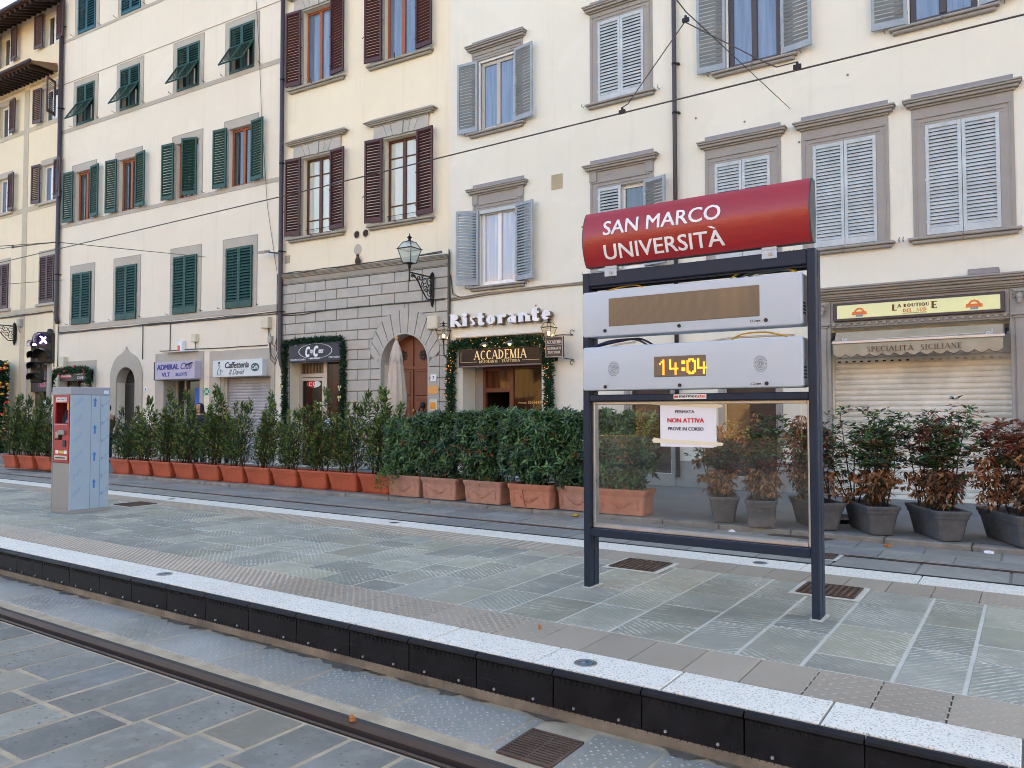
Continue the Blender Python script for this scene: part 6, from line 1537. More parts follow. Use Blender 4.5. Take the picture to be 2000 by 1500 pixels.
for bx_, zz in ((b1, 2.196), (b2, 1.776)):
    MB().box(.440, .475, -.0298, -.0278, zz - PZ, zz + .013 - PZ).build('logo_block', blk_, bx_); letters('sys', blk_, bx_, .478, .508, zz - PZ - .003, zz + .010 - PZ, -.0305, .002, .03); letters('ae', white_l, bx_, .444, .472, zz + .002 - PZ, zz + .011 - PZ, -.0315, .0015, .02)
lb = MB().bbox(-.118, .122, -.003, .0015, 1.415, 1.449, .001).build('maker_label', M('label_white', rgb(226, 222, 216), .5, .3, 0, .03), tt)
letters('mermec', blk_, lb, -.075, .055, 1.426, 1.442, -.005, .0015, .02, .0, 1.1); letters('ste', M('label_red', rgb(206, 70, 60), .5), lb, .057, .115, 1.426, 1.442, -.005, .0015, .03); MB().box(-.112, -.084, -.005, -.0032, 1.425, 1.441).build('label_mark', MATS['label_red'], lb)
# red name panel: a shallow curved shell over grey end caps, leaning slightly forward
red = NT('red_panel'); red.p.inputs['Coat Weight'].default_value = .55; red.p.inputs['Coat Roughness'].default_value = .24
red = red.set(Base_Color=rgb(150, 14, 22), Roughness=.4)
pnl = MB(); x0, x1, zb, zt = -hx + .048, hx - .016, 2.425, 2.838; N = 16
def bulge(z): q = (z - zb) / (zt - zb); return -.012 - .068 * sin(pi * min(max(q, 0), 1)) ** .75
prf = [(bulge(zb + (zt - zb) * k / N), zb + (zt - zb) * k / N) for k in range(N + 1)]
vs_ = [(x_, y_, z_) for y_, z_ in prf for x_ in (x0, x1)]; fs_ = [(2 * k, 2 * k + 1, 2 * k + 3, 2 * k + 2) for k in range(N)]
pnl.add(vs_, fs_, True); NP = pnl.build('name_panel', red, tt)
cp = MB()
back_y = .06
for xa, xb in ((x0 - .006, x0 - .0005), (x1 + .0005, x1 + .010)):
    cp.polyx([(y_ - .001, z_) for y_, z_ in prf[::-1]] + [(back_y, zb), (back_y + .02, (zb + zt) / 2), (back_y, zt)], xa, xb)
cp.build('end_cap', M('end_cap_grey', rgb(70, 76, 80), .4, .4, .3, .08), NP)
bk = MB(); bk.add([(x0, -.011, zb), (x1, -.011, zb), (x1, back_y, zb), (x0, back_y, zb), (x0, -.011, zt), (x1, -.011, zt), (x1, back_y, zt), (x0, back_y, zt)], [(0, 3, 2, 1), (4, 5, 6, 7), (3, 7, 6, 2)]); bk.build('panel_back', MATS['end_cap_grey'], NP)
letters('SAN MARCO', white_l, NP, -.632, .262, 2.640, 2.748, -.0045, .0035, .012, 0, 1.0, curve=lambda z: bulge(z)); letters('UNIVERSITA', white_l, NP, -.632, .282, 2.462, 2.570, -.0045, .0035, .012, 0, 1.0, curve=lambda z: bulge(z))
ac = MB(); ac.poly([(.170, 2.598), (.197, 2.598), (.232, 2.579), (.213, 2.579)], bulge(2.59) - .0045, bulge(2.59) - .001); ac.build('accent', white_l, NP)
for xx in (-.61, .565):
    bk = MB(); bk.bbox(xx - .05, xx + .05, -.006, .0015, 2.345, 2.402, .003); bk.bbox(xx - .05, xx + .05, -.006, .05, 2.4025, 2.424, .003); bk = bk.build('bracket', wc, tt)
    MB().disc((xx + .005, 2.372), .012, -.016, -.0062, 6).build('bolt', steel, bk)
wr_y = M('yellow_wire', rgb(206, 164, 44), .45); wr_b = M('dark_blue_wire', rgb(36, 46, 84), .45); wr_g = M('green_grey_wire', rgb(110, 130, 130), .45); wr_w = M('white_wire', rgb(206, 200, 190), .5)
def wire(pts_list, mt_, r_=.0055):
    c = MB()
    for pts in pts_list:
        P_ = [Vector(p) for p in pts]; out = []
        for i in range(len(P_) - 1):
            p0 = P_[max(i - 1, 0)]; p1 = P_[i]; p2 = P_[i + 1]; p3 = P_[min(i + 2, len(P_) - 1)]
            for k in range(6):
                s_ = k / 6; out.append(.5 * ((2 * p1) + (-p0 + p2) * s_ + (2 * p0 - 5 * p1 + 4 * p2 - p3) * s_ ** 2 + (-p0 + 3 * p1 - 3 * p2 + p3) * s_ ** 3))
        out.append(P_[-1]); c.tube(out, r_, 6)
    c.build('wiring', mt_, tt)
h1, h2 = 2.505 - PZ, 2.085 - PZ
wire([[(.27, .05, h1 - .005), (.33, .05, h1 + .035), (.46, .05, h1 + .062), (.62, .05, h1 + .055), (.76, .06, h1 - .005)], [(-.72, .05, h1 + .0), (-.6, .05, h1 + .022), (-.45, .05, h1 + .035), (-.37, .05, h1 + .012)], [(.28, .05, h2), (.36, .05, h2 + .04), (.52, .05, h2 + .045), (.66, .06, h2 + .01)]], wr_y)
wire([[(.33, .07, h1 - .005), (.40, .07, h1 + .035), (.52, .07, h1 + .045), (.72, .08, h1 + .03)], [(.36, .08, h1 - .005), (.45, .08, h1 + .03), (.6, .08, h1 + .04)]], wr_g, .007)
wire([[(-.78, .06, h2 + .0), (-.66, .06, h2 + .045), (-.45, .06, h2 + .05), (-.34, .06, h2 + .002)], [(-.79, .08, h2 + .01), (-.60, .08, h2 + .04), (-.42, .08, h2 + .055), (-.3, .08, h2)], [(-.8, .04, h2), (-.7, .04, h2 + .03), (-.58, .05, h2 + .04)], [(.30, .06, h1 - .004), (.34, .06, h1 + .012), (.40, .06, h1 - .004)]], wr_b, .008)
wire([[(-.66, .07, h2), (-.58, .07, h2 + .02), (-.44, .07, h2 + .03)], [(.1, .07, h2), (.3, .07, h2 + .022), (.7, .07, h2 + .018)], [(.42, .07, h1 - .004), (.46, .06, h1 + .02), (.5, .07, h1 - .004)]], wr_w, .007)
for xx in (-hx, hx - .052): ft = MB(); ft.polyz([(xx - .012, -.02), (xx + .07, -.03), (xx + .075, .17), (xx - .02, .175)], -.001, .004); ft.build('grout', mortar_l, tt)
# printed notice taped to the glass
pn_ = thing('paper_notice', 'white printed notice taped to the glass of the stop sign', 'notice', (-2.035, TY + .064, 1.50))
MB().box(-.205, .19, -.003, -.001, -.155, .145).build('sheet', M('notice_paper', rgb(226, 228, 236), .7, .2, 0, .02), pn_); MB().box(-.19, .212, -.0008, .0006, -.150, .138).build('back_sheet', MATS['notice_paper'], pn_)
ink = M('ink_navy', rgb(44, 46, 84), .7); inr = M('ink_red', rgb(196, 44, 50), .7)
letters('FERMATA', ink, pn_, -.09, .055, .085, .107, -.0046, .0012, .03); letters('NON ATTIVA', inr, pn_, -.150, .125, .018, .050, -.0046, .0012, .045); letters('PROVE IN CORSO', ink, pn_, -.145, .12, -.038, -.014, -.0046, .0012, .035)
tp = MB(); tp.poly([(-.27, -.112), (-.255, -.092), (-.2, -.1), (.25, -.118), (.262, -.125), (.25, -.142), (-.2, -.13), (-.26, -.13)], -.0046, -.0034); tp.poly([(-.265, .168), (.255, .145), (.26, .128), (.2, .12), (-.2, .142), (-.27, .148)], -.0046, -.0034); tp.build('masking_tape', M('masking_tape', rgb(226, 220, 196), .7, .2, 0, .05), pn_)

# ------------------------------------------------------------------ ticket machine
km = thing('ticket_machine', 'steel ticket machine with a red front panel, its side still in blue protective film', 'ticket machine', (-10.62, 5.32, PZ)); w2, d2 = .245, .255
sg_ = M('machine_grey', rgb(146, 146, 146), .4, .4, .3, .05)
film = NT('protective_film'); _co = film.coords(); _n = film.noise(_co, 3, 4)
film.p.inputs['Coat Weight'].default_value = .3; film = film.set(Base_Color=film.mix(_n, rgb(138, 158, 176), rgb(152, 170, 186)), Roughness=.38)
mb = MB(); mb.bbox(-w2, w2, -d2, d2, 0, .05, .004); mb.build('plinth', sg_, km); mb = MB(); mb.bbox(-w2 - .004, w2 + .004, -d2 - .004, d2 + .004, 1.555, 1.66, .006); mb.build('cap', M('machine_cap', rgb(140, 146, 158), .4, .4, .2, .04), km)
mb = MB(); mb.box(-w2, -w2 + .02, -d2 + .004, d2, .051, 1.554); mb.box(-w2 + .02, w2 - .004, d2 - .01, d2, .051, 1.554); mb.bbox(-w2 + .0205, w2 - .0225, -d2 + .006, -d2 + .03, .051, .66, .004); mb.build('cabinet', sg_, km)
mb = MB(); mb.box(w2 - .02, w2, -d2 + .001, d2, .0515, 1.5535); SD = mb.build('side_panel', film, km)
mb = MB()
for yy in (.005, .13): mb.box(w2 - .0005, w2 + .0012, yy, yy + .004, .06, 1.55)
mb.build('seams', M('seam_dark', rgb(90, 98, 116), .5), SD)
bp = M('film_print', rgb(60, 110, 178), .5, .4, 0, 0)
ap = MB()
for k in range(4):
    z = 1.40 - k * .36; yb_ = .058
    ap.polyx([(yb_ + .012, z), (yb_ + .012, z + .08), (yb_ + .026, z + .08), (yb_, z + .12), (yb_ - .026, z + .08), (yb_ - .012, z + .08), (yb_ - .012, z)][::-1], w2 + .0002, w2 + .0014)
ap.build('arrow_print', bp, SD)
ap = MB()
for k in range(6):
    for yy, n_ in ((-.17, 3), (.19, 2)):
        z = 1.42 - k * .235 - (0.03 if yy > 0 else 0)
        for j in range(n_):
            for e_ in range(9):
                if (e_ * 7 + j * 3 + k) % 4 == 0: continue
                y_ = yy - .05 + e_ * .0125 + j * .006; zz = z + e_ * .0125 - j * .016
                if y_ > .25: continue
                ap.polyx([(y_, zz), (y_ + .009, zz + .009), (y_ + .006, zz + .013), (y_ - .003, zz + .004)], w2 + .0002, w2 + .0012)
    ap.polyx([(.155 + .012 * cos(t_), 1.42 - k * .235 + .012 * sin(t_)) for t_ in [q * pi / 5 for q in range(10)]], w2 + .0002, w2 + .0013)
ap.build('film_lettering', M('film_print_pale', rgb(96, 128, 176), .5, .4, 0, 0), SD)
MB().box(w2 - .06 + .058, w2 + .0055, .17, .235, 1.575, 1.62).build('cap_label', M('label_pale', rgb(190, 202, 220), .4, .3, 0, 0), km)
rp = M('machine_red', rgb(158, 32, 40), .35, .45, 0, .06)
mb = MB()
for x0, x1, z0, z1 in ((-.20, .20, 1.45, 1.553), (-.20, -.165, .665, 1.4495), (.165, .20, .665, 1.4495), (-.1645, .1645, 1.10, 1.165), (-.1645, .1645, .665, .84), (.03, .1645, .84, 1.0995), (-.1645, .0295, .84, .96), (-.1645, .0295, 1.07, 1.0995)): mb.box(x0, x1, -d2 + .002, -d2 + .02, z0, z1)
RP = mb.build('front_panel', rp, km)
mb = MB(); mb.add([(-.1645, -d2 + .02, 1.17), (.1645, -d2 + .02, 1.17), (.1645, -d2 + .09, 1.16), (-.1645, -d2 + .09, 1.16), (-.1645, -d2 + .02, 1.45), (.1645, -d2 + .02, 1.45), (.1645, -d2 + .17, 1.44), (-.1645, -d2 + .17, 1.44)], [(2, 3, 7, 6), (0, 3, 2, 1)[::-1], (4, 5, 6, 7)[::-1], (0, 4, 7, 3)[::-1], (1, 2, 6, 5)[::-1]]); mb.build('screen_recess', M('machine_red_dark', rgb(110, 20, 26), .4), RP)
mb = MB(); mb.add([(-.13, -d2 + .06, 1.19), (.14, -d2 + .06, 1.19), (.14, -d2 + .135, 1.42), (-.13, -d2 + .135, 1.42)], [(0, 1, 2, 3)]); mb.build('screen', M('dark_screen', rgb(46, 50, 60), .08, .6, 0, .1), RP)
MB().bbox(-.165, .17, -d2 - .012, -d2 + .019, 1.155, 1.175, .004).build('shelf', M('pinkish_shelf', rgb(196, 130, 130), .4), RP)
MB().box(-.14, .13, -d2 - .001, -d2 + .0015, 1.468, 1.522).build('name_label', M('label_plate', rgb(216, 216, 220), .5), RP); letters('EMETTITRICE', M('label_ink', rgb(90, 90, 100), .6), RP, -.12, .11, 1.485, 1.506, -d2 - .003, .0015)
MB().box(.155, .188, -d2 - .001, -d2 + .0015, 1.36, 1.44).build('yellow_label', wr_y, RP)
mb = MB(); mb.bbox(-.02, .12, -d2 - .03, -d2 + .0015, 1.03, 1.09, .006); mb.bbox(-.12, -.045, -d2 - .02, -d2 + .025, .98, 1.07, .006); mb.build('card_reader', steel, RP); MB().bbox(.05, .13, -d2 - .01, -d2 + .0015, .87, .96, .006).build('coin_slot', black_p, RP)
MB().box(-.1645, .0295, -d2 + .05, -d2 + .055, .96, 1.07).build('reader_recess', iron, RP)
mb = MB(); mb.bbox(-.155, .165, -d2 - .008, -d2 + .0015, .70, .755, .004); mb.build('banknote_tray', M('tray_beige', rgb(196, 188, 176), .4, .5, .3, .05), RP); MB().box(-.12, .13, -d2 - .011, -d2 - .0085, .72, .735).build('tray_slot', iron, RP)
mb = MB(); mb.box(-.14, -.06, -d2 - .001, -d2 + .0015, .78, .825); mb.box(.08, .16, -d2 - .001, -d2 + .0015, .78, .825); mb.build('payment_labels', MATS['label_plate'], RP); MB().box(-.045, .065, -d2 - .001, -d2 + .0015, .785, .82).build('yellow_note_label', M('yellow_note', rgb(206, 196, 60), .5), RP)

# ------------------------------------------------------------------ tram signal and overhead wires
ts = thing('tram_signal', 'black tram signal with a lit white cross on a grey pole', 'signal', (-24.25, 11.2, .09))
PZt = .09
MB().lathe([(.07, 0), (.065, 2.6), (.06, 3.55)], 14).build('pole', grey_x, ts)
MB().lathe([(.085, 3.25), (.085, 3.92), (.07, 3.98), (.01, 4.0)], 14).build('pole_cap', black_p, ts)
pi_w = M('signal_white', rgb(240, 230, 255), .4, .4, 0, 0, emit=8.0, ecol=rgb(235, 222, 255)); lensd = M('signal_lens', rgb(22, 24, 26), .35, .3, 0, .1); lensv = M('signal_violet_lens', rgb(50, 40, 90), .2, .6, 0, .1)
face = R(55)      # the heads look towards the viewer, half right
def head(name, c, n, r_, yaw, lit):
    mb = MB(); rot = Matrix.Rotation(yaw, 4, 'Z'); mb.T = Matrix.Translation(Vector(c)) @ rot
    H = n * r_ * 2.25; mb.bbox(-r_ * 1.12, r_ * 1.12, -.02, .16, 0, H, .03)
    h = mb.build(name, black_p, ts)
    for k in range(n):
        z = r_ * 1.12 + k * r_ * 2.25
        v = MB(); v.T = mb.T; m_ = 14; P0 = []; P1 = []
        for q in range(m_ + 1):
            a_ = pi * (-.12 + 1.24 * q / m_); L = .20 + .10 * sin(max(0, min(pi, a_))); P0.append((r_ * 1.0 * cos(a_), -.02, z + r_ * sin(a_))); P1.append((r_ * 1.04 * cos(a_), -.02 - L, z + r_ * 1.02 * sin(a_) - .03))
        v.add(P0 + P1 + [(p[0] * .93, p[1], z + (p[2] - z) * .93) for p in P0] + [(p[0] * .93, p[1], z + (p[2] - z) * .93) for p in P1], [(i, i + 1, m_ + 2 + i, m_ + 1 + i) for i in range(m_)] + [(2 * (m_ + 1) + i, 3 * (m_ + 1) + i, 3 * (m_ + 1) + i + 1, 2 * (m_ + 1) + i + 1) for i in range(m_)])
        v.build('visor', black_p, h)
        l_ = MB(); l_.T = mb.T; l_.disc((0, z), r_ * .92, -.032, -.0205, 20); l_.build('lens', lensv if (lit == 'x' and k == n - 1) else lensd, h)
    z = r_ * 1.12 + (n - 1) * r_ * 2.25; s_ = MB(); s_.T = mb.T
    if lit == 'x':
        for q in (-1, 1): s_.poly([(-.085 * q - .022, z - .10), (-.085 * q + .022, z - .10), (.085 * q + .022, z + .10), (.085 * q - .022, z + .10)], -.046 - .004 * q, -.034)
    else: s_.box(-.075, .075, -.046, -.034, z - .02, z + .02)
    s_.build('lit_symbol', pi_w, h)
head('signal_head', (.16, -.24, 2.95), 2, .205, R(38), 'x'); head('signal_head', (-.36, -.22, 2.38), 4, .145, R(38), '-')
mb = MB(); mb.tube([(0, 0, 3.3), (.2, -.12, 3.3)], .03, 6); mb.tube([(-.02, 0, 3.62), (-.38, -.1, 3.62)], .03, 6); mb.tube([(-.02, 0, 2.45), (-.38, -.1, 2.42)], .03, 6); mb.tube([(0, 0, 2.98), (.2, -.12, 2.98)], .03, 6); mb.build('brackets', black_p, ts)
wire_m = M('contact_wire', rgb(88, 78, 74), .5, .5, .5, .1)
def ohw(name, lab, runs, r_, fit=()):
    t = thing(name, lab, 'overhead wire', tuple(runs[0][0])); o_ = Vector(runs[0][0]); c = MB()
    for pts in runs: c.tube([Vector(p) - o_ for p in pts], r_, 5)
    c.build('wire', wire_m, t)
    if fit:
        f_ = MB()
        for p in fit: q = Vector(p) - o_; f_.box(q.x - .04, q.x + .04, q.y - .015, q.y + .015, q.z - .015, q.z + .03); f_.box(q.x - .012, q.x + .012, q.y - .012, q.y + .012, q.z + .03, q.z + .06)
        f_.build('clamp', iron, t)
    return t
ohw('contact_wire', 'long contact wire running above the far tram track', [[(14, 8.4, 5.20), (0, 8.4, 5.25), (-10, 8.4, 5.21), (-20, 8.4, 5.24), (-48, 8.4, 5.22)]], .010, [(-2.0, 8.4, 5.27), (-4.06, 8.4, 5.24)])
ohw('span_wire', 'span wire anchored in the ivory wall above the red sign', [[(-3.60, 14.53, 7.21), (-3.24, 8.4, 6.25), (-3.95, 8.0, 7.39), (-8, 5.5, 19)], [(-3.24, 8.4, 6.14), (-3.90, 8.4, 5.42), (-3.98, 8.4, 5.33), (-4.06, 8.4, 5.30)], [(-3.24, 8.4, 6.12), (-2.32, 8.4, 5.40), (-2.22, 8.4, 5.33), (-2.0, 8.4, 5.33)]], .007, [(-3.24, 8.4, 6.14)])

ohw('span_wire', 'two crossing span wires over the far track at the left picture edge', [[(-8.70 + XC * .9983 - .35, 14.0, 6.31), (-17.94, 8.4, 5.39), (-21.0, 6.0, 5.05), (-26, 3, 4.9)], [(-20.1, 8.4, 5.53), (-17.9, 8.4, 5.40)], [(-26, 8.9, 6.0), (-20.1, 8.4, 5.55), (-17.94, 8.4, 5.39)]], .009, [(-17.94, 8.4, 5.36), (-20.1, 8.4, 5.53)])
ohw('span_wire', 'thin span wire fixed to the pale wall near the brown downpipe', [[tuple(FB.pt(-16.8, .0, 6.30)), (-26.5, 8.4, 5.05)]], .009)
# ------------------------------------------------------------------ planters and shrubs
pl_o = NT('orange_plastic'); _co = pl_o.coords(); _n = pl_o.noise(_co, 3, 5, .6); _c = pl_o.mix(pl_o.ramp(_n, .35, .7), rgb(158, 74, 46), rgb(184, 92, 60)); _c = pl_o.mix(pl_o.ramp(pl_o.noise(_co, 14, 5), .58, .8, 0, .4), _c, rgb(150, 104, 84))
pl_o = pl_o.set(Base_Color=_c, Roughness=.55)
pl_g = NT('grey_plastic'); _co = pl_g.coords(); _n = pl_g.noise(_co, 4, 6, .65); _c = pl_g.mix(pl_g.ramp(_n, .35, .75), rgb(68, 70, 74), rgb(96, 98, 100)); _c = pl_g.mix(pl_g.ramp(pl_g.noise(_co, 16, 5), .6, .8, 0, .5), _c, rgb(128, 122, 114))
pl_g = pl_g.set(Base_Color=_c, Roughness=.6)
tcot = stone('terracotta', rgb(188, 126, 98), .24, .35, .9, 4); tcot2 = stone('terracotta_pale', rgb(176, 132, 112), .22, .35, .9, 4)
soil = stone('potting_soil', rgb(60, 46, 38), .35, .8, 1.0, 20)
def trough(t, w, d, h, taper, mt, rim=.03, saucer=False, step=True):
    mb = MB(); n = 6; c = .035
    def ring(hw, hd, z, cc=c):
        out = []
        for sx, sy, a0 in ((1, 1, 0), (-1, 1, 90), (-1, -1, 180), (1, -1, 270)):
            for k in range(n): a = R(a0 + 90 * k / (n - 1)); out.append((sx * (hw - cc) + cc * cos(a), sy * (hd - cc) + cc * sin(a), z))
        return out
    W, D = w / 2, d / 2; f = lambda z: 1 - taper * (1 - z / h)
    prof = [(f(0), 0.012), (f(h * .72), h * .72)]
    if step: prof += [(f(h * .72) + .02, h * .735), (f(h * .88) + .02, h * .88)]
    R_ = [ring(W * q - .0, D * q if d > .5 * w else D - (W - W * q), z) for q, z in prof]
    q = prof[-1][0]
    R_ += [ring(W + rim * .4, D + rim * .4, h * .885), ring(W + rim * .5, D + rim * .5, h * .97), ring(W + rim * .3, D + rim * .3, h), ring(W - rim * .6, D - rim * .6, h - .002), ring(W - rim * .8, D - rim * .8, h - .05)]
    m_ = len(R_[0]); vs_ = [p for r_ in R_ for p in r_]; fs_ = [tuple(range(m_))[::-1]]
    for i in range(len(R_) - 1):
        for k in range(m_): fs_.append((i * m_ + k, i * m_ + (k + 1) % m_, (i + 1) * m_ + (k + 1) % m_, (i + 1) * m_ + k))
    mb.add(vs_, fs_); body = mb.build('trough', mt, t)
    s_ = MB(); rr = ring(W - rim * .8, D - rim * .8, h - .05); s_.add(rr, [tuple(range(m_))]); s_.build('soil', soil, t)
    if saucer:
        q_ = prof[0][0]; mb = MB(); A_ = [ring(W * q_ + .012, D - (W - W * q_) + .012, .0), ring(W * q_ + .03, D - (W - W * q_) + .03, .03), ring(W * q_ + .022, D - (W - W * q_) + .022, .032), ring(W * q_ + .004, D - (W - W * q_) + .004, .012)]
        vs_ = [p for r_ in A_ for p in r_]; fs_ = [tuple(range(m_))[::-1]] + [(i * m_ + k, i * m_ + (k + 1) % m_, (i + 1) * m_ + (k + 1) % m_, (i + 1) * m_ + k) for i in range(3) for k in range(m_)]
        mb.add(vs_, fs_); mb.build('saucer', mt, t)
    return body
def leafmat(name, col, rough=.4, trans=.25):
    t = NT(name); co = t.coords(); oi = t.node('ShaderNodeObjectInfo'); n = t.noise(co, 7, 3); c = t.mix(t.ramp(n, .3, .7), tuple(x * .7 for x in col), tuple(x * 1.25 for x in col))
    sc = t.node('ShaderNodeVectorMath', operation='SCALE'); t.link(c, sc.inputs[0]); t.link(t.ramp(oi.outputs['Random'], 0, 1, .82, 1.18), sc.inputs[3])
    t.p.inputs['Specular IOR Level'].default_value = .45; t.p.inputs['Subsurface Weight'].default_value = 0
    return t.set(Base_Color=sc.outputs[0], Roughness=rough)
LAU = [leafmat('laurel_dark', rgb(46, 70, 38)), leafmat('laurel_mid', rgb(74, 102, 48)), leafmat('laurel_light', rgb(122, 138, 62)), leafmat('laurel_brown', rgb(112, 84, 50), .6)]
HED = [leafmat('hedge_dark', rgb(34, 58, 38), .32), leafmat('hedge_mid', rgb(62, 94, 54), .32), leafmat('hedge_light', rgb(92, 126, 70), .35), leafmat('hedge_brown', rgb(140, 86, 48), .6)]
PHO = [leafmat('photinia_dark', rgb(36, 60, 38), .4), leafmat('photinia_green', rgb(78, 110, 60), .4), leafmat('photinia_red', rgb(132, 70, 52), .5), leafmat('photinia_tan', rgb(158, 116, 78), .65), leafmat('photinia_brown', rgb(116, 78, 58), .7)]
twig_m = M('twig_bark', rgb(70, 58, 46), .8, .2, 0, .3, 12)
def add_leaf(mb, base, d, upv, L, W, fold=.25, curl=.15):
    d = d.normalized(); s_ = d.cross(upv)
    if s_.length < 1e-4: s_ = d.orthogonal()
    s_.normalize(); nrm = s_.cross(d)
    m1 = base + d * L * .45; tip = base + d * L - nrm * L * curl
    mid = m1 - nrm * W * fold
    mb.add([base, m1 + s_ * W * .5, mid, m1 - s_ * W * .5, tip], [(0, 2, 1), (0, 3, 2), (1, 2, 4), (2, 3, 4)])
def laurel(seed, h, stems=12, per=205, spread=.33, dens=1.0):
    """several upright whips, leaves pointing up and out, thinner towards the tips"""
    rr = random.Random(seed); lv = MB(); st = MB()
    for s_ in range(stems):
        bx, by = rr.uniform(-.27, .27), rr.uniform(-.09, .09); H = h * rr.choice((rr.uniform(.42, .68), rr.uniform(.6, .97))) if s_ else h
        lean = Vector((rr.gauss(0, .10) + bx * .4, rr.gauss(0, .07), 0)); ph = rr.uniform(0, 6)
        P = [Vector((bx + lean.x * (k / 8) * H + .02 * sin(ph + k), by + lean.y * (k / 8) * H + .02 * cos(ph + k * 1.3), H * k / 8)) for k in range(9)]
        st.tube(P, [.011 * (1 - .8 * k / 8) for k in range(9)], 5)
        n = int(per * dens * H / 1.5)
        for k in range(n):
            f = rr.random() ** .8 * .93 + .07; i = min(int(f * 8), 7); c = P[i].lerp(P[i + 1], f * 8 - i)
            az = rr.uniform(0, 2 * pi); rad = (.05 + .16 * spread / .3 * (sin(pi * min(f * .95 + .12, 1)) ** .7) * rr.random() ** .6) * (1.0 if f < .8 else .55)
            out = Vector((cos(az), sin(az), 0)); base = c + out * rad * .8 + Vector((0, 0, rr.uniform(-.03, .05)))
            el = rr.gauss(.75, .35) + (.35 if f > .85 else 0); d = out * cos(el) + Vector((0, 0, sin(el)))
            wt = (5, 4, .8 + 2.4 * f, .25); lv.cur = rr.choices((0, 1, 2, 3), wt)[0]
            add_leaf(lv, base, d, Vector((rr.gauss(0, .4), rr.gauss(0, .4), 1)), rr.uniform(.075, .125), rr.uniform(.030, .045))
            if rr.random() < .12: st.tube([c, base], .004, 4, False)
    return lv.mesh('foliage', LAU), st.mesh('stems', twig_m)
def hedge(seed, w, d, h, n):
    """clipped evergreen: leaf rosettes over a bumpy box, with gaps near the pot"""
    rr = random.Random(seed); lv = MB(); st = MB(); bum = [(rr.uniform(-w / 2, w / 2), rr.uniform(0, h), rr.uniform(.05, .24), rr.uniform(.12, .3)) for _ in range(16)]; hol = [(rr.uniform(-w / 2, w / 2), rr.uniform(0, h * .75), rr.uniform(.06, .15)) for _ in range(7)]
    for s_ in range(16):
        x, y = rr.uniform(-.3, .3), rr.uniform(-.1, .1); st.tube([(x * .8, y * .6, 0), (x + rr.gauss(0, .05), y, .3), (x * 1.2 + rr.gauss(0, .08), y * 1.4, h * .7)], [.014, .010, .005], 5)
    for k in range(n):
        z = .02 + (h - .02) * rr.random() ** .75; lim_d = d / 2 * (.62 + .38 * min(1, z / (h * .3))); lim_w = w / 2 * (.72 + .34 * min(1, z / (h * .35)))
        x = rr.uniform(-lim_w, lim_w); side = -1 if rr.random() < .8 else 1
        top = rr.random() < .22
        off = 0
        for bx, bz, br, bs in bum:
            dd = ((x - bx) ** 2 + (z - bz) ** 2) / (bs * bs)
            if dd < 1: off += br * (1 - dd) * .55
        dep = rr.random() ** 2.2 * .20
        if top: y = rr.uniform(-lim_d, lim_d); z = h - .05 + rr.gauss(0, .05) + off * .5 - dep * .3; nrm = Vector((rr.gauss(0, .5), rr.gauss(0, .5) - .2, 1))
        else: y = side * (lim_d + off * .6 - .05 - dep) + rr.gauss(0, .02); nrm = Vector((rr.gauss(0, .55), side, .55 + rr.gauss(0, .35)))
        if z < .22 and rr.random() < .5: continue
        if not top and any((x - q[0]) ** 2 + (z - q[1]) ** 2 < q[2] ** 2 for q in hol) and rr.random() < .75: continue
        nrm.normalize(); c = Vector((x, y, z)); m_ = rr.randint(4, 7); a0 = rr.uniform(0, 6); t1 = nrm.orthogonal().normalized(); t2 = nrm.cross(t1); br_ = rr.random()
        base_cur = 3 if (br_ < .035 and z < h * .75) else None
        for j in range(m_):
            a = a0 + j * 2.4; o_ = t1 * cos(a) + t2 * sin(a); el = rr.uniform(.15, .8); dvec = o_ * cos(el) + nrm * sin(el)
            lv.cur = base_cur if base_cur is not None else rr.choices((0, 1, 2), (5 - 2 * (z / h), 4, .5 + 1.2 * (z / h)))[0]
            add_leaf(lv, c, dvec, nrm, rr.uniform(.095, .15), rr.uniform(.034, .05), .2, .25)
    for k in range(34):      # shoots that have grown past the clipping
        x, y = rr.uniform(-w / 2, w / 2), rr.uniform(-d / 2, d / 4); L = rr.uniform(.05, .17); ax = Vector((rr.gauss(0, .25), rr.gauss(-.1, .25), 1)).normalized(); b = Vector((x, y, h - .06)); st.tube([b, b + ax * L], .003, 4, False)
        for j in range(9):
            a = j * 2.4; el = rr.uniform(.3, 1.1); lv.cur = rr.choice((1, 2, 2)); add_leaf(lv, b + ax * L * (j / 8), Vector((cos(a) * cos(el), sin(a) * cos(el), sin(el))), ax, rr.uniform(.07, .12), rr.uniform(.025, .036), .2, .2)
    for k in range(10):
        x, z = rr.uniform(-w / 2, w / 2), rr.uniform(.2, h * .9); ax = Vector((rr.gauss(0, .4), -1, rr.uniform(0, .8))).normalized(); b = Vector((x, -d / 2 + .04, z)); L = rr.uniform(.08, .18)
        for j in range(8): a = j * 2.4; t1 = ax.orthogonal().normalized(); t2 = ax.cross(t1); lv.cur = rr.choice((1, 2)); add_leaf(lv, b + ax * L * (j / 7), (t1 * cos(a) + t2 * sin(a)) * .8 + ax * .5, ax, rr.uniform(.08, .13), rr.uniform(.028, .04), .2, .2)
    return lv.mesh('foliage', HED), st.mesh('stems', twig_m)
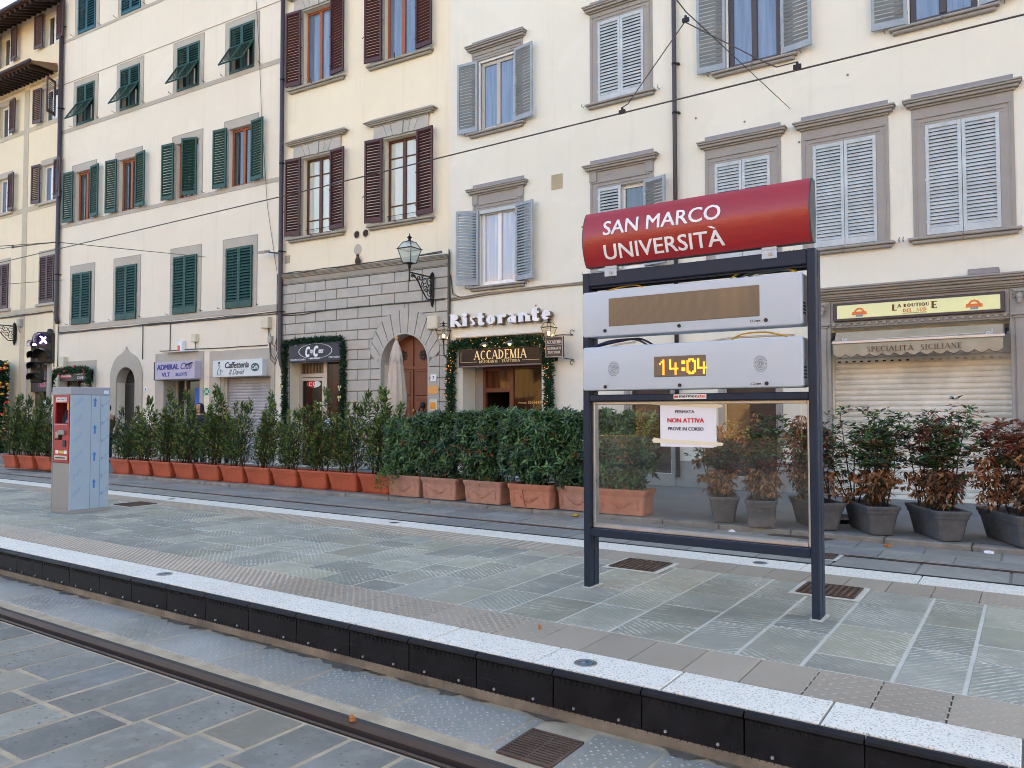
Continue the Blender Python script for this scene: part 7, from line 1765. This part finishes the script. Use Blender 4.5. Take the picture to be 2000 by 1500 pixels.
def photinia(seed, h, w, n, green=.5, red=.35):
    rr = random.Random(seed); lv = MB(); st = MB(); stems = []
    for s_ in range(14):
        b = Vector((rr.uniform(-.26, .26), rr.uniform(-.09, .09), 0)); tip = Vector((b.x * .9 + rr.gauss(0, w * .30), b.y + rr.gauss(0, .14), h * rr.uniform(.7, 1.0))); mid = b.lerp(tip, .5) + Vector((rr.gauss(0, .05), rr.gauss(0, .04), 0))
        P = [b, b.lerp(mid, .5), mid, mid.lerp(tip, .5), tip]; st.tube(P, [.010, .009, .007, .005, .003], 5); stems.append(P)
    cl = [(Vector((rr.uniform(-w, w), rr.uniform(-.2, .2), rr.uniform(.2, h))), rr.random()) for _ in range(18)]
    k = 0
    while k < n:
        P = rr.choice(stems); f = .10 + .9 * rr.random() ** .8; i = min(int(f * 4), 3); c = P[i].lerp(P[i + 1], f * 4 - i)
        az = rr.uniform(0, 2 * pi); ln = (.06 + .24 * f * rr.random() ** .7) * (1 if f < .85 else .7); out = Vector((cos(az), sin(az) * .8, rr.gauss(.25, .35)))
        c2 = c + out.normalized() * ln; k += 1
        if rr.random() < .5: st.tube([c, c2], .003, 4, False)
        near = min(cl, key=lambda q: (q[0] - c2).length); r_ = near[1]; zz = c2.z / h
        if zz < .40: kind = (3, 4) if r_ > .3 else (4, 0)
        elif r_ < green: kind = (1, 0) if rr.random() < .85 else (2, 4)
        elif r_ < green + red: kind = (2, 4)
        else: kind = (3, 2)
        dead = kind[0] in (3, 4)
        for j in range(rr.randint(4, 7)):
            a = rr.uniform(0, 2 * pi); el = rr.uniform(-.9, -.1) if dead else rr.uniform(-.1, .9); d = Vector((cos(a) * cos(el), sin(a) * cos(el), sin(el)))
            lv.cur = kind[0] if rr.random() < .62 else kind[1]
            if rr.random() < .08: lv.cur = 0
            add_leaf(lv, c2 + d * .015, d, Vector((rr.gauss(0, .5), rr.gauss(0, .5), 1)), rr.uniform(.06, .095), rr.uniform(.026, .042), .3 if dead else .2, .3)
    return lv.mesh('foliage', PHO), st.mesh('stems', twig_m)
def shrub(name, label, cat, loc, meshes, rz=0., sc=1., group=None, sx=1.):
    t = thing(name, label, cat, loc, rz, group); t.scale = (sc * sx, sc * sx, sc); obj('foliage', meshes[0], t); obj('stems', meshes[1], t); return t
LV = [laurel(11, 1.5), laurel(12, 1.62, 11), laurel(13, 1.42, 13), laurel(14, 1.7, 11), laurel(15, 1.35, 12)]
# orange troughs: three left of the ticket machine, eleven between it and the terracotta
left_x = [(-23.15, 9.84), (-22.33, 9.90), (-21.50, 9.97)]
right_x = [-18.58, -17.70, -16.84, -16.0, -15.12, -14.26, -13.42, -12.58, -11.75, -10.93, -10.10]
proto = None; rr = random.Random(21); n_l = 0
for side, lst in (('left', left_x), ('right', [(x, 10.52 - .012 * abs(x + 10) - (.02 if x < -16 else 0)) for x in right_x])):
    for i, (x, y) in enumerate(lst):
        if side == 'left': w_ = ['first orange plastic trough at the left end of the row', 'second orange plastic trough from the left end of the row', 'third orange plastic trough from the left, half behind the ticket machine'][i]; wl_ = ['tall laurel at the left end of the planter row', 'second tall laurel from the left end of the planter row', 'third tall laurel from the left, half behind the ticket machine'][i]
        else:
            k = len(lst) - i
            w_ = 'orange plastic trough right beside the first terracotta planter' if k == 1 else ('orange plastic trough half hidden by the right edge of the ticket machine' if k == 11 else ORD[k] + ' orange plastic trough to the left of the terracotta planters')
            wl_ = 'tall laurel right beside the clipped hedge' if k == 1 else ('tall laurel at the right edge of the ticket machine' if k == 11 else ORD[k] + ' tall laurel to the left of the clipped hedge')
        if proto is None:
            proto = thing('planter', w_, 'planter', (x, y, .08), 0, 'row of orange plastic troughs along the kerb'); trough(proto, .80, .36, .36, .16, pl_o, .03, True); p = proto
        else:
            p = copy_tree(proto); p.location = (x, y, .08); p['label'] = w_
        p.rotation_euler = (0, 0, R(rr.uniform(-1.5, 1.5)))
        hgt = [1.62, 1.62, 1.45][i] if side == 'left' else [1.25, 1.45, 1.72, 1.55, 1.72, 1.62, 1.62, 1.42, 1.42, 1.66, 1.72][i]
        vi = (n_l * 2 + (n_l // 3)) % 5; base_h = (1.5, 1.62, 1.42, 1.7, 1.35)[vi]
        lo_ = shrub('laurel', wl_, 'shrub', (x, y + .02, .39), LV[vi], pi * (n_l % 2) + rr.uniform(-.25, .25), hgt / base_h * rr.uniform(.94, 1.06), 'tall laurels in the orange troughs', rr.uniform(.85, 1.1)); lo_.rotation_euler[0] = R(rr.uniform(-3, 3)); lo_.rotation_euler[1] = R(rr.uniform(-4, 4)); n_l += 1
# terracotta boxes with a modelled fruit swag
tx_ = [(-9.32, 10.50, 'first', tcot2), (-8.48, 10.46, 'second', tcot2), (-7.50, 10.40, 'third', tcot2), (-6.55, 10.33, 'fourth', tcot), (-5.72, 10.44, 'fifth', tcot2), (-5.02, 10.42, 'sixth', tcot)]
tlab = ['terracotta box half covered by a small leafy plant, next to the orange troughs', 'pale terracotta box with fruit swag, second from the orange troughs', 'pale terracotta box with fruit swag, third from the orange troughs', 'brighter terracotta box with a long crack down its front', 'terracotta box partly hidden by the left post of the stop sign', 'terracotta box seen through the glass of the stop sign']
for i, (x, y, o_, mt_) in enumerate(tx_):
    t = thing('planter', tlab[i], 'planter', (x, y, .08), R((0, .5, -1, 1.5, -6, 2)[i]), 'terracotta boxes with fruit swags')
    trough(t, .76, .42, .38, .07, mt_, .035, False, False)
    s_ = MB(); r2 = random.Random(i)
    for k in range(34):
        f = k / 33; xx = -.23 + .46 * f; zz = .235 - .085 * sin(pi * f) ** 1.0; th_ = .5 + .7 * sin(pi * f)
        for j in range(1 + int(2.2 * sin(pi * f))): s_.ball((xx + r2.gauss(0, .004), -.203 - .003 * j + (.235 - zz) * .02, zz - j * .017 + r2.gauss(0, .003)), .011 * th_, 6)
    for q in (-1, 1):
        s_.tube([(q * .23, -.206, .24), (q * .27, -.206, .25), (q * .27, -.203, .20), (q * .275, -.200, .12)], .007, 5); s_.ball((q * .275, -.199, .10), .016, 6)
    s_.build('fruit_swag', mt_, t)
    if i == 3: c_ = MB(); c_.tube([(-.13, -.216, .36), (-.11, -.208, .26), (-.09, -.206, .16), (-.06, -.197, .03)], .004, 4); c_.build('crack', soil, t)
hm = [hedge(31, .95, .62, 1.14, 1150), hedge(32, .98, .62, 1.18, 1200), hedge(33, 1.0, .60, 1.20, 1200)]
hlab = ['clipped evergreen shrub at the left end of the hedge', 'second clipped evergreen shrub from the left of the hedge', 'clipped evergreen shrub in the middle of the hedge, below the restaurant door', 'clipped evergreen shrub over the cracked terracotta box', 'clipped evergreen shrub just left of the stop sign', 'clipped evergreen shrub behind the taped notice']
for i, (x, y, o_, mt_) in enumerate(tx_):
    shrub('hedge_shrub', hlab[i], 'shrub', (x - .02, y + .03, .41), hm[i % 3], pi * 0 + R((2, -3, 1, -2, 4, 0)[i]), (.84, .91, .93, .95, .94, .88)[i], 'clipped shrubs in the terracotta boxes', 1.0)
# extra small plants at the hedge foot
ivy = MB(); r2 = random.Random(3)
for k in range(520):
    a = r2.uniform(0, 2 * pi); q = r2.random() ** .5; c = Vector((.22 * q * cos(a), -.10 + .16 * q * sin(a) - .05, .12 + .20 * (1 - q * q) - .24 * max(0, -sin(a)) * q)); d = Vector((cos(a), sin(a) - .6, r2.uniform(-.4, .8)))
    ivy.cur = r2.choices((1, 2), (3, 4))[0]; add_leaf(ivy, c, d, Vector((r2.gauss(0, .6), r2.gauss(0, .6), 1)), r2.uniform(.03, .05), r2.uniform(.028, .04))
tag(ivy.build('trailing_plant', [leafmat('trail_dark', rgb(40, 70, 36)), leafmat('trail_mid', rgb(62, 100, 46)), leafmat('trail_light', rgb(92, 130, 60))], None, (-9.60, 10.33, .30)), 'small bright green plant trailing over the first terracotta box', 'plant')
for x, y, mt_, lab in ((-8.86, 10.40, M('yellow_pot', rgb(186, 140, 60), .5), 'small ochre flowerpot squeezed between the first two terracotta boxes'), (-7.98, 10.42, M('green_pot', rgb(50, 84, 60), .5), 'small green flowerpot between the second and third terracotta boxes')):
    t = thing('flowerpot', lab, 'flowerpot', (x, y, .40)); MB().lathe([(.05, 0), (.068, .11), (.075, .11), (.075, .14), (.066, .14), (.06, .12), (.01, .118)], 14).build('pot', mt_, t)
    d_ = MB(); rz_ = random.Random(int(x * 10))
    for k in range(26): a = rz_.uniform(0, 6.28); d_.cur = 3; add_leaf(d_, Vector((0, 0, .12)) + Vector((cos(a), sin(a), 0)) * .03, Vector((cos(a) * .5, sin(a) * .5, rz_.uniform(.3, 1))), Vector((0, 0, 1)), rz_.uniform(.06, .14), .03)
    d_.build('dry_leaves', HED, t)
# grey troughs set askew with half-dead photinia
gp = [(-3.62, 10.62, 112, .82), (-3.02, 10.42, 104, .74), (-2.38, 10.66, 125, .90), (-1.72, 10.64, 120, .86), (-.98, 10.62, 118, .90), (-.20, 10.62, 117, .95)]
glab = ['grey plastic trough nearest the terracotta boxes, seen through the glass', 'narrow grey trough in the middle of the glass pane', 'grey plastic trough at the right edge of the glass pane', 'grey plastic trough just right of the stop sign', 'grey plastic trough in the middle of the roller shutter', 'grey plastic trough at the right picture edge']
plab = ['browned shrub under the right edge of the taped notice', 'browned shrub in the middle of the glass pane', 'pale browned shrub at the right edge of the glass pane', 'half green, half tan shrub just right of the stop sign', 'green and rust shrub in the middle of the roller shutter', 'dark red-leaved shrub at the right picture edge']
pm_ = [photinia(41, 1.05, .38, 560, .5, .1), photinia(42, 1.12, .38, 560, .6, .1), photinia(43, 1.1, .38, 500, .4, .15), photinia(44, 1.18, .50, 640, .92, .03), photinia(45, 1.24, .50, 680, .84, .08), photinia(46, 1.20, .50, 640, .40, .5)]
for i, (x, y, a, L) in enumerate(gp):
    t = thing('planter', glab[i], 'planter', (x, y, .08), R(a - 180), 'grey troughs set askew on the pavement'); trough(t, L, .38, .36, .14, pl_g, .03, False)
    shrub('photinia', plab[i], 'shrub', (x, y, .40), pm_[i], R(a - 180 + 40), 1.0, 'photinia shrubs in the grey troughs')
# fallen branch tray and low fence behind the hedge
t = thing('tray', 'flat dark tray lying behind the grey trough right of the stop sign', 'tray', (-2.28, 11.35, .085)); MB().lathe([(.30, 0), (.33, .05), (.34, .06), (.30, .055), (.27, .02), (.01, .02)], 20).build('rim', black_p, t)
fe = thing('railing', 'low black iron railing behind the clipped hedge', 'railing', (-7.4, 11.1, .09)); mb = MB()
for k in range(28): mb.box(-1.9 + k * .14, -1.885 + k * .14, -.008, .008, .08, .85)
mb.build('bars', iron, fe); mb = MB(); mb.box(-1.95, 1.95, -.012, .012, .86, .89); mb.box(-1.95, 1.95, -.0115, .0115, .10, .125); mb.build('rails', iron, fe)

# ------------------------------------------------------------------ people half hidden by the shrubs
skin_m = M('skin', rgb(196, 150, 124), .55, .3, 0, .06, 6)
hair_d = M('dark_hair', rgb(36, 28, 26), .6, .3, 0, .3, 30)
def person(label, loc, face_deg, coat, trousers, hood=False, hair=None, tilt=0.0, h=1.72):
    """standing figure, one skin of joints; clothing and hair are children"""
    t = thing('person', label, 'person', loc, R(face_deg))      # looks along local -y
    s = h / 1.75
    def skin(name, pts, edges, mt_, sub=2):
        me = bpy.data.meshes.new(name); me.from_pydata([(x * s, y * s, z * s) for x, y, z, *_ in pts], edges, []); me.materials.append(mt_)
        o = obj(name, me, t); sk = o.modifiers.new('skin', 'SKIN'); sk.use_smooth_shade = True
        for i, p in enumerate(pts):
            v = me.skin_vertices[0].data[i]; v.radius = (p[3] * s, (p[4] if len(p) > 4 else p[3]) * s); v.use_root = (i == 0)
        o.modifiers.new('smooth', 'SUBSURF').levels = sub; o.modifiers['smooth'].render_levels = sub; return o
    body = [(0, 0, .95, .15, .11), (0, 0, 1.2, .14, .10), (0, .01, 1.42, .15, .09), (0, 0, 1.50, .055), (0, -.015, 1.56, .052)]
    e = [(0, 1), (1, 2), (2, 3), (3, 4)]
    for q in (-1, 1):
        b = len(body); body += [(q * .19, .01, 1.42, .06), (q * .23, .0, 1.15, .045), (q * .21, -.12, .93, .035), (q * .205, -.15, .86, .03, .018), (q * .09, 0, .9, .095), (q * .10, -.01, .5, .06), (q * .10, .02, .10, .045), (q * .10, -.10, .05, .04, .03)]
        e += [(2, b), (b, b + 1), (b + 1, b + 2), (b + 2, b + 3), (0, b + 4), (b + 4, b + 5), (b + 5, b + 6), (b + 6, b + 7)]
    skin('body', body, e, skin_m)
    fing = MB()
    for q in (-1, 1):
        for k in range(4):
            bx = q * (.188 + .011 * k); fing.tube([(bx * s, -.155 * s, .85 * s), (bx * s, -.175 * s, (.81 - .004 * abs(k - 1.5)) * s), (bx * s, -.168 * s, (.775 - .006 * abs(k - 1.3)) * s)], [.009, .008, .006], 6)
        fing.tube([(q * .185 * s, -.165 * s, .865 * s), (q * .172 * s, -.19 * s, .845 * s), (q * .176 * s, -.195 * s, .82 * s)], [.010, .009, .007], 6)
    fing.build('fingers', skin_m, t)
    hd = MB(); prof = [(.002, -.125), (.045, -.118), (.062, -.085), (.070, -.04), (.076, .0), (.078, .045), (.070, .085), (.045, .112), (.002, .122)]
    hd.lathe(prof, 18, (0, -.02 * s, 1.645 * s), True, 1.0, 1.2)
    hd.add([(-.014, -.105, 1.62), (.014, -.105, 1.62), (0, -.135, 1.615), (0, -.108, 1.665)], [(0, 1, 2), (0, 2, 3), (2, 1, 3)])
    for q in (-1, 1): hd.ball((q * .079, -.01, 1.64), .022, 6, .4, .8, 1.3)
    HD_ = hd.build('head', skin_m, t); fm_ = MB()
    for q in (-1, 1): fm_.ball((q * .030, -.108, 1.655), .010, 6, 1.2, .5, .7); fm_.box(q * .03 - .018, q * .03 + .018, -.113, -.106, 1.676, 1.682)
    fm_.box(-.022, .022, -.108, -.100, 1.582, 1.588); fm_.build('face_marks', hair_d, HD_)
    c_ = [(0, 0, .80, .185, .14), (0, 0, 1.0, .18, .135), (0, .005, 1.22, .175, .125), (0, .01, 1.40, .17, .105), (0, .0, 1.48, .085)]
    e = [(0, 1), (1, 2), (2, 3), (3, 4)]
    for q in (-1, 1):
        b = len(c_); c_ += [(q * .20, .01, 1.41, .078), (q * .245, 0, 1.15, .066), (q * .22, -.11, .95, .055)]; e += [(3, b), (b, b + 1), (b + 1, b + 2)]
    skin('coat', c_, e, coat)
    p_ = [(0, 0, .86, .16, .12)]; e = []
    for q in (-1, 1): b = len(p_); p_ += [(q * .095, 0, .80, .105), (q * .10, -.01, .48, .075), (q * .10, .02, .12, .062)]; e += [(0, b), (b, b + 1), (b + 1, b + 2)]
    skin('trousers', p_, e, trousers)
    sh_ = MB()
    for q in (-1, 1): sh_.lathe([(.045, 0), (.05, .03), (.04, .08), (.01, .10)], 10, (q * .10, -.05, 0), True, 1, 2.1)
    sh_.build('shoes', black_p, t)
    if hood:
        hh = MB(); vs_ = []; fs_ = []; n = 16
        for i, (r_, z, y_) in enumerate(((.11, 1.46, .02), (.118, 1.54, .01), (.115, 1.62, .0), (.112, 1.68, .0), (.098, 1.74, .005), (.06, 1.785, .01), (.005, 1.80, .01))):
            for k in range(n + 1): a = R(-40 + 260 * k / n); vs_.append((r_ * cos(a) * s, (y_ + r_ * 1.2 * sin(a)) * s, z * s))
        m_ = n + 1
        for i in range(6):
            for k in range(n): fs_.append((i * m_ + k, i * m_ + k + 1, (i + 1) * m_ + k + 1, (i + 1) * m_ + k))
        hh.add(vs_, fs_, True); o = hh.build('hood', coat, t); so = o.modifiers.new('thick', 'SOLIDIFY'); so.thickness = .012
    else:
        hh = MB(); hh.lathe([(.06, -.06), (.083, -.02), (.086, .04), (.078, .09), (.05, .122), (.002, .134)], 16, (0, .005, 1.65 * s), True, 1.0, 1.12); hh.build('hair', hair or hair_d, t)
    return t
person('man with dark hair in a brown jacket looking left behind the ticket machine', (-23.0, 12.3, .09), -70, M('brown_jacket', rgb(84, 70, 52), .8, .2, 0, .2), M('dark_trousers', rgb(40, 42, 48), .8, .2, 0, .15), h=1.70)
person('person in a dark navy hooded coat behind the laurels by the slot-machine shop', (-18.55, 12.4, .09), 20, M('navy_coat', rgb(36, 36, 52), .7, .3, 0, .2), MATS['dark_trousers'], hood=True, h=1.70)
person('brown-haired person in a black jacket behind the laurels by the coffee shop', (-18.0, 12.75, .09), 60, M('black_jacket', rgb(34, 32, 34), .7, .3, 0, .2), MATS['dark_trousers'], hair=M('brown_hair', rgb(74, 50, 40), .6, .3, 0, .3, 30), h=1.60)
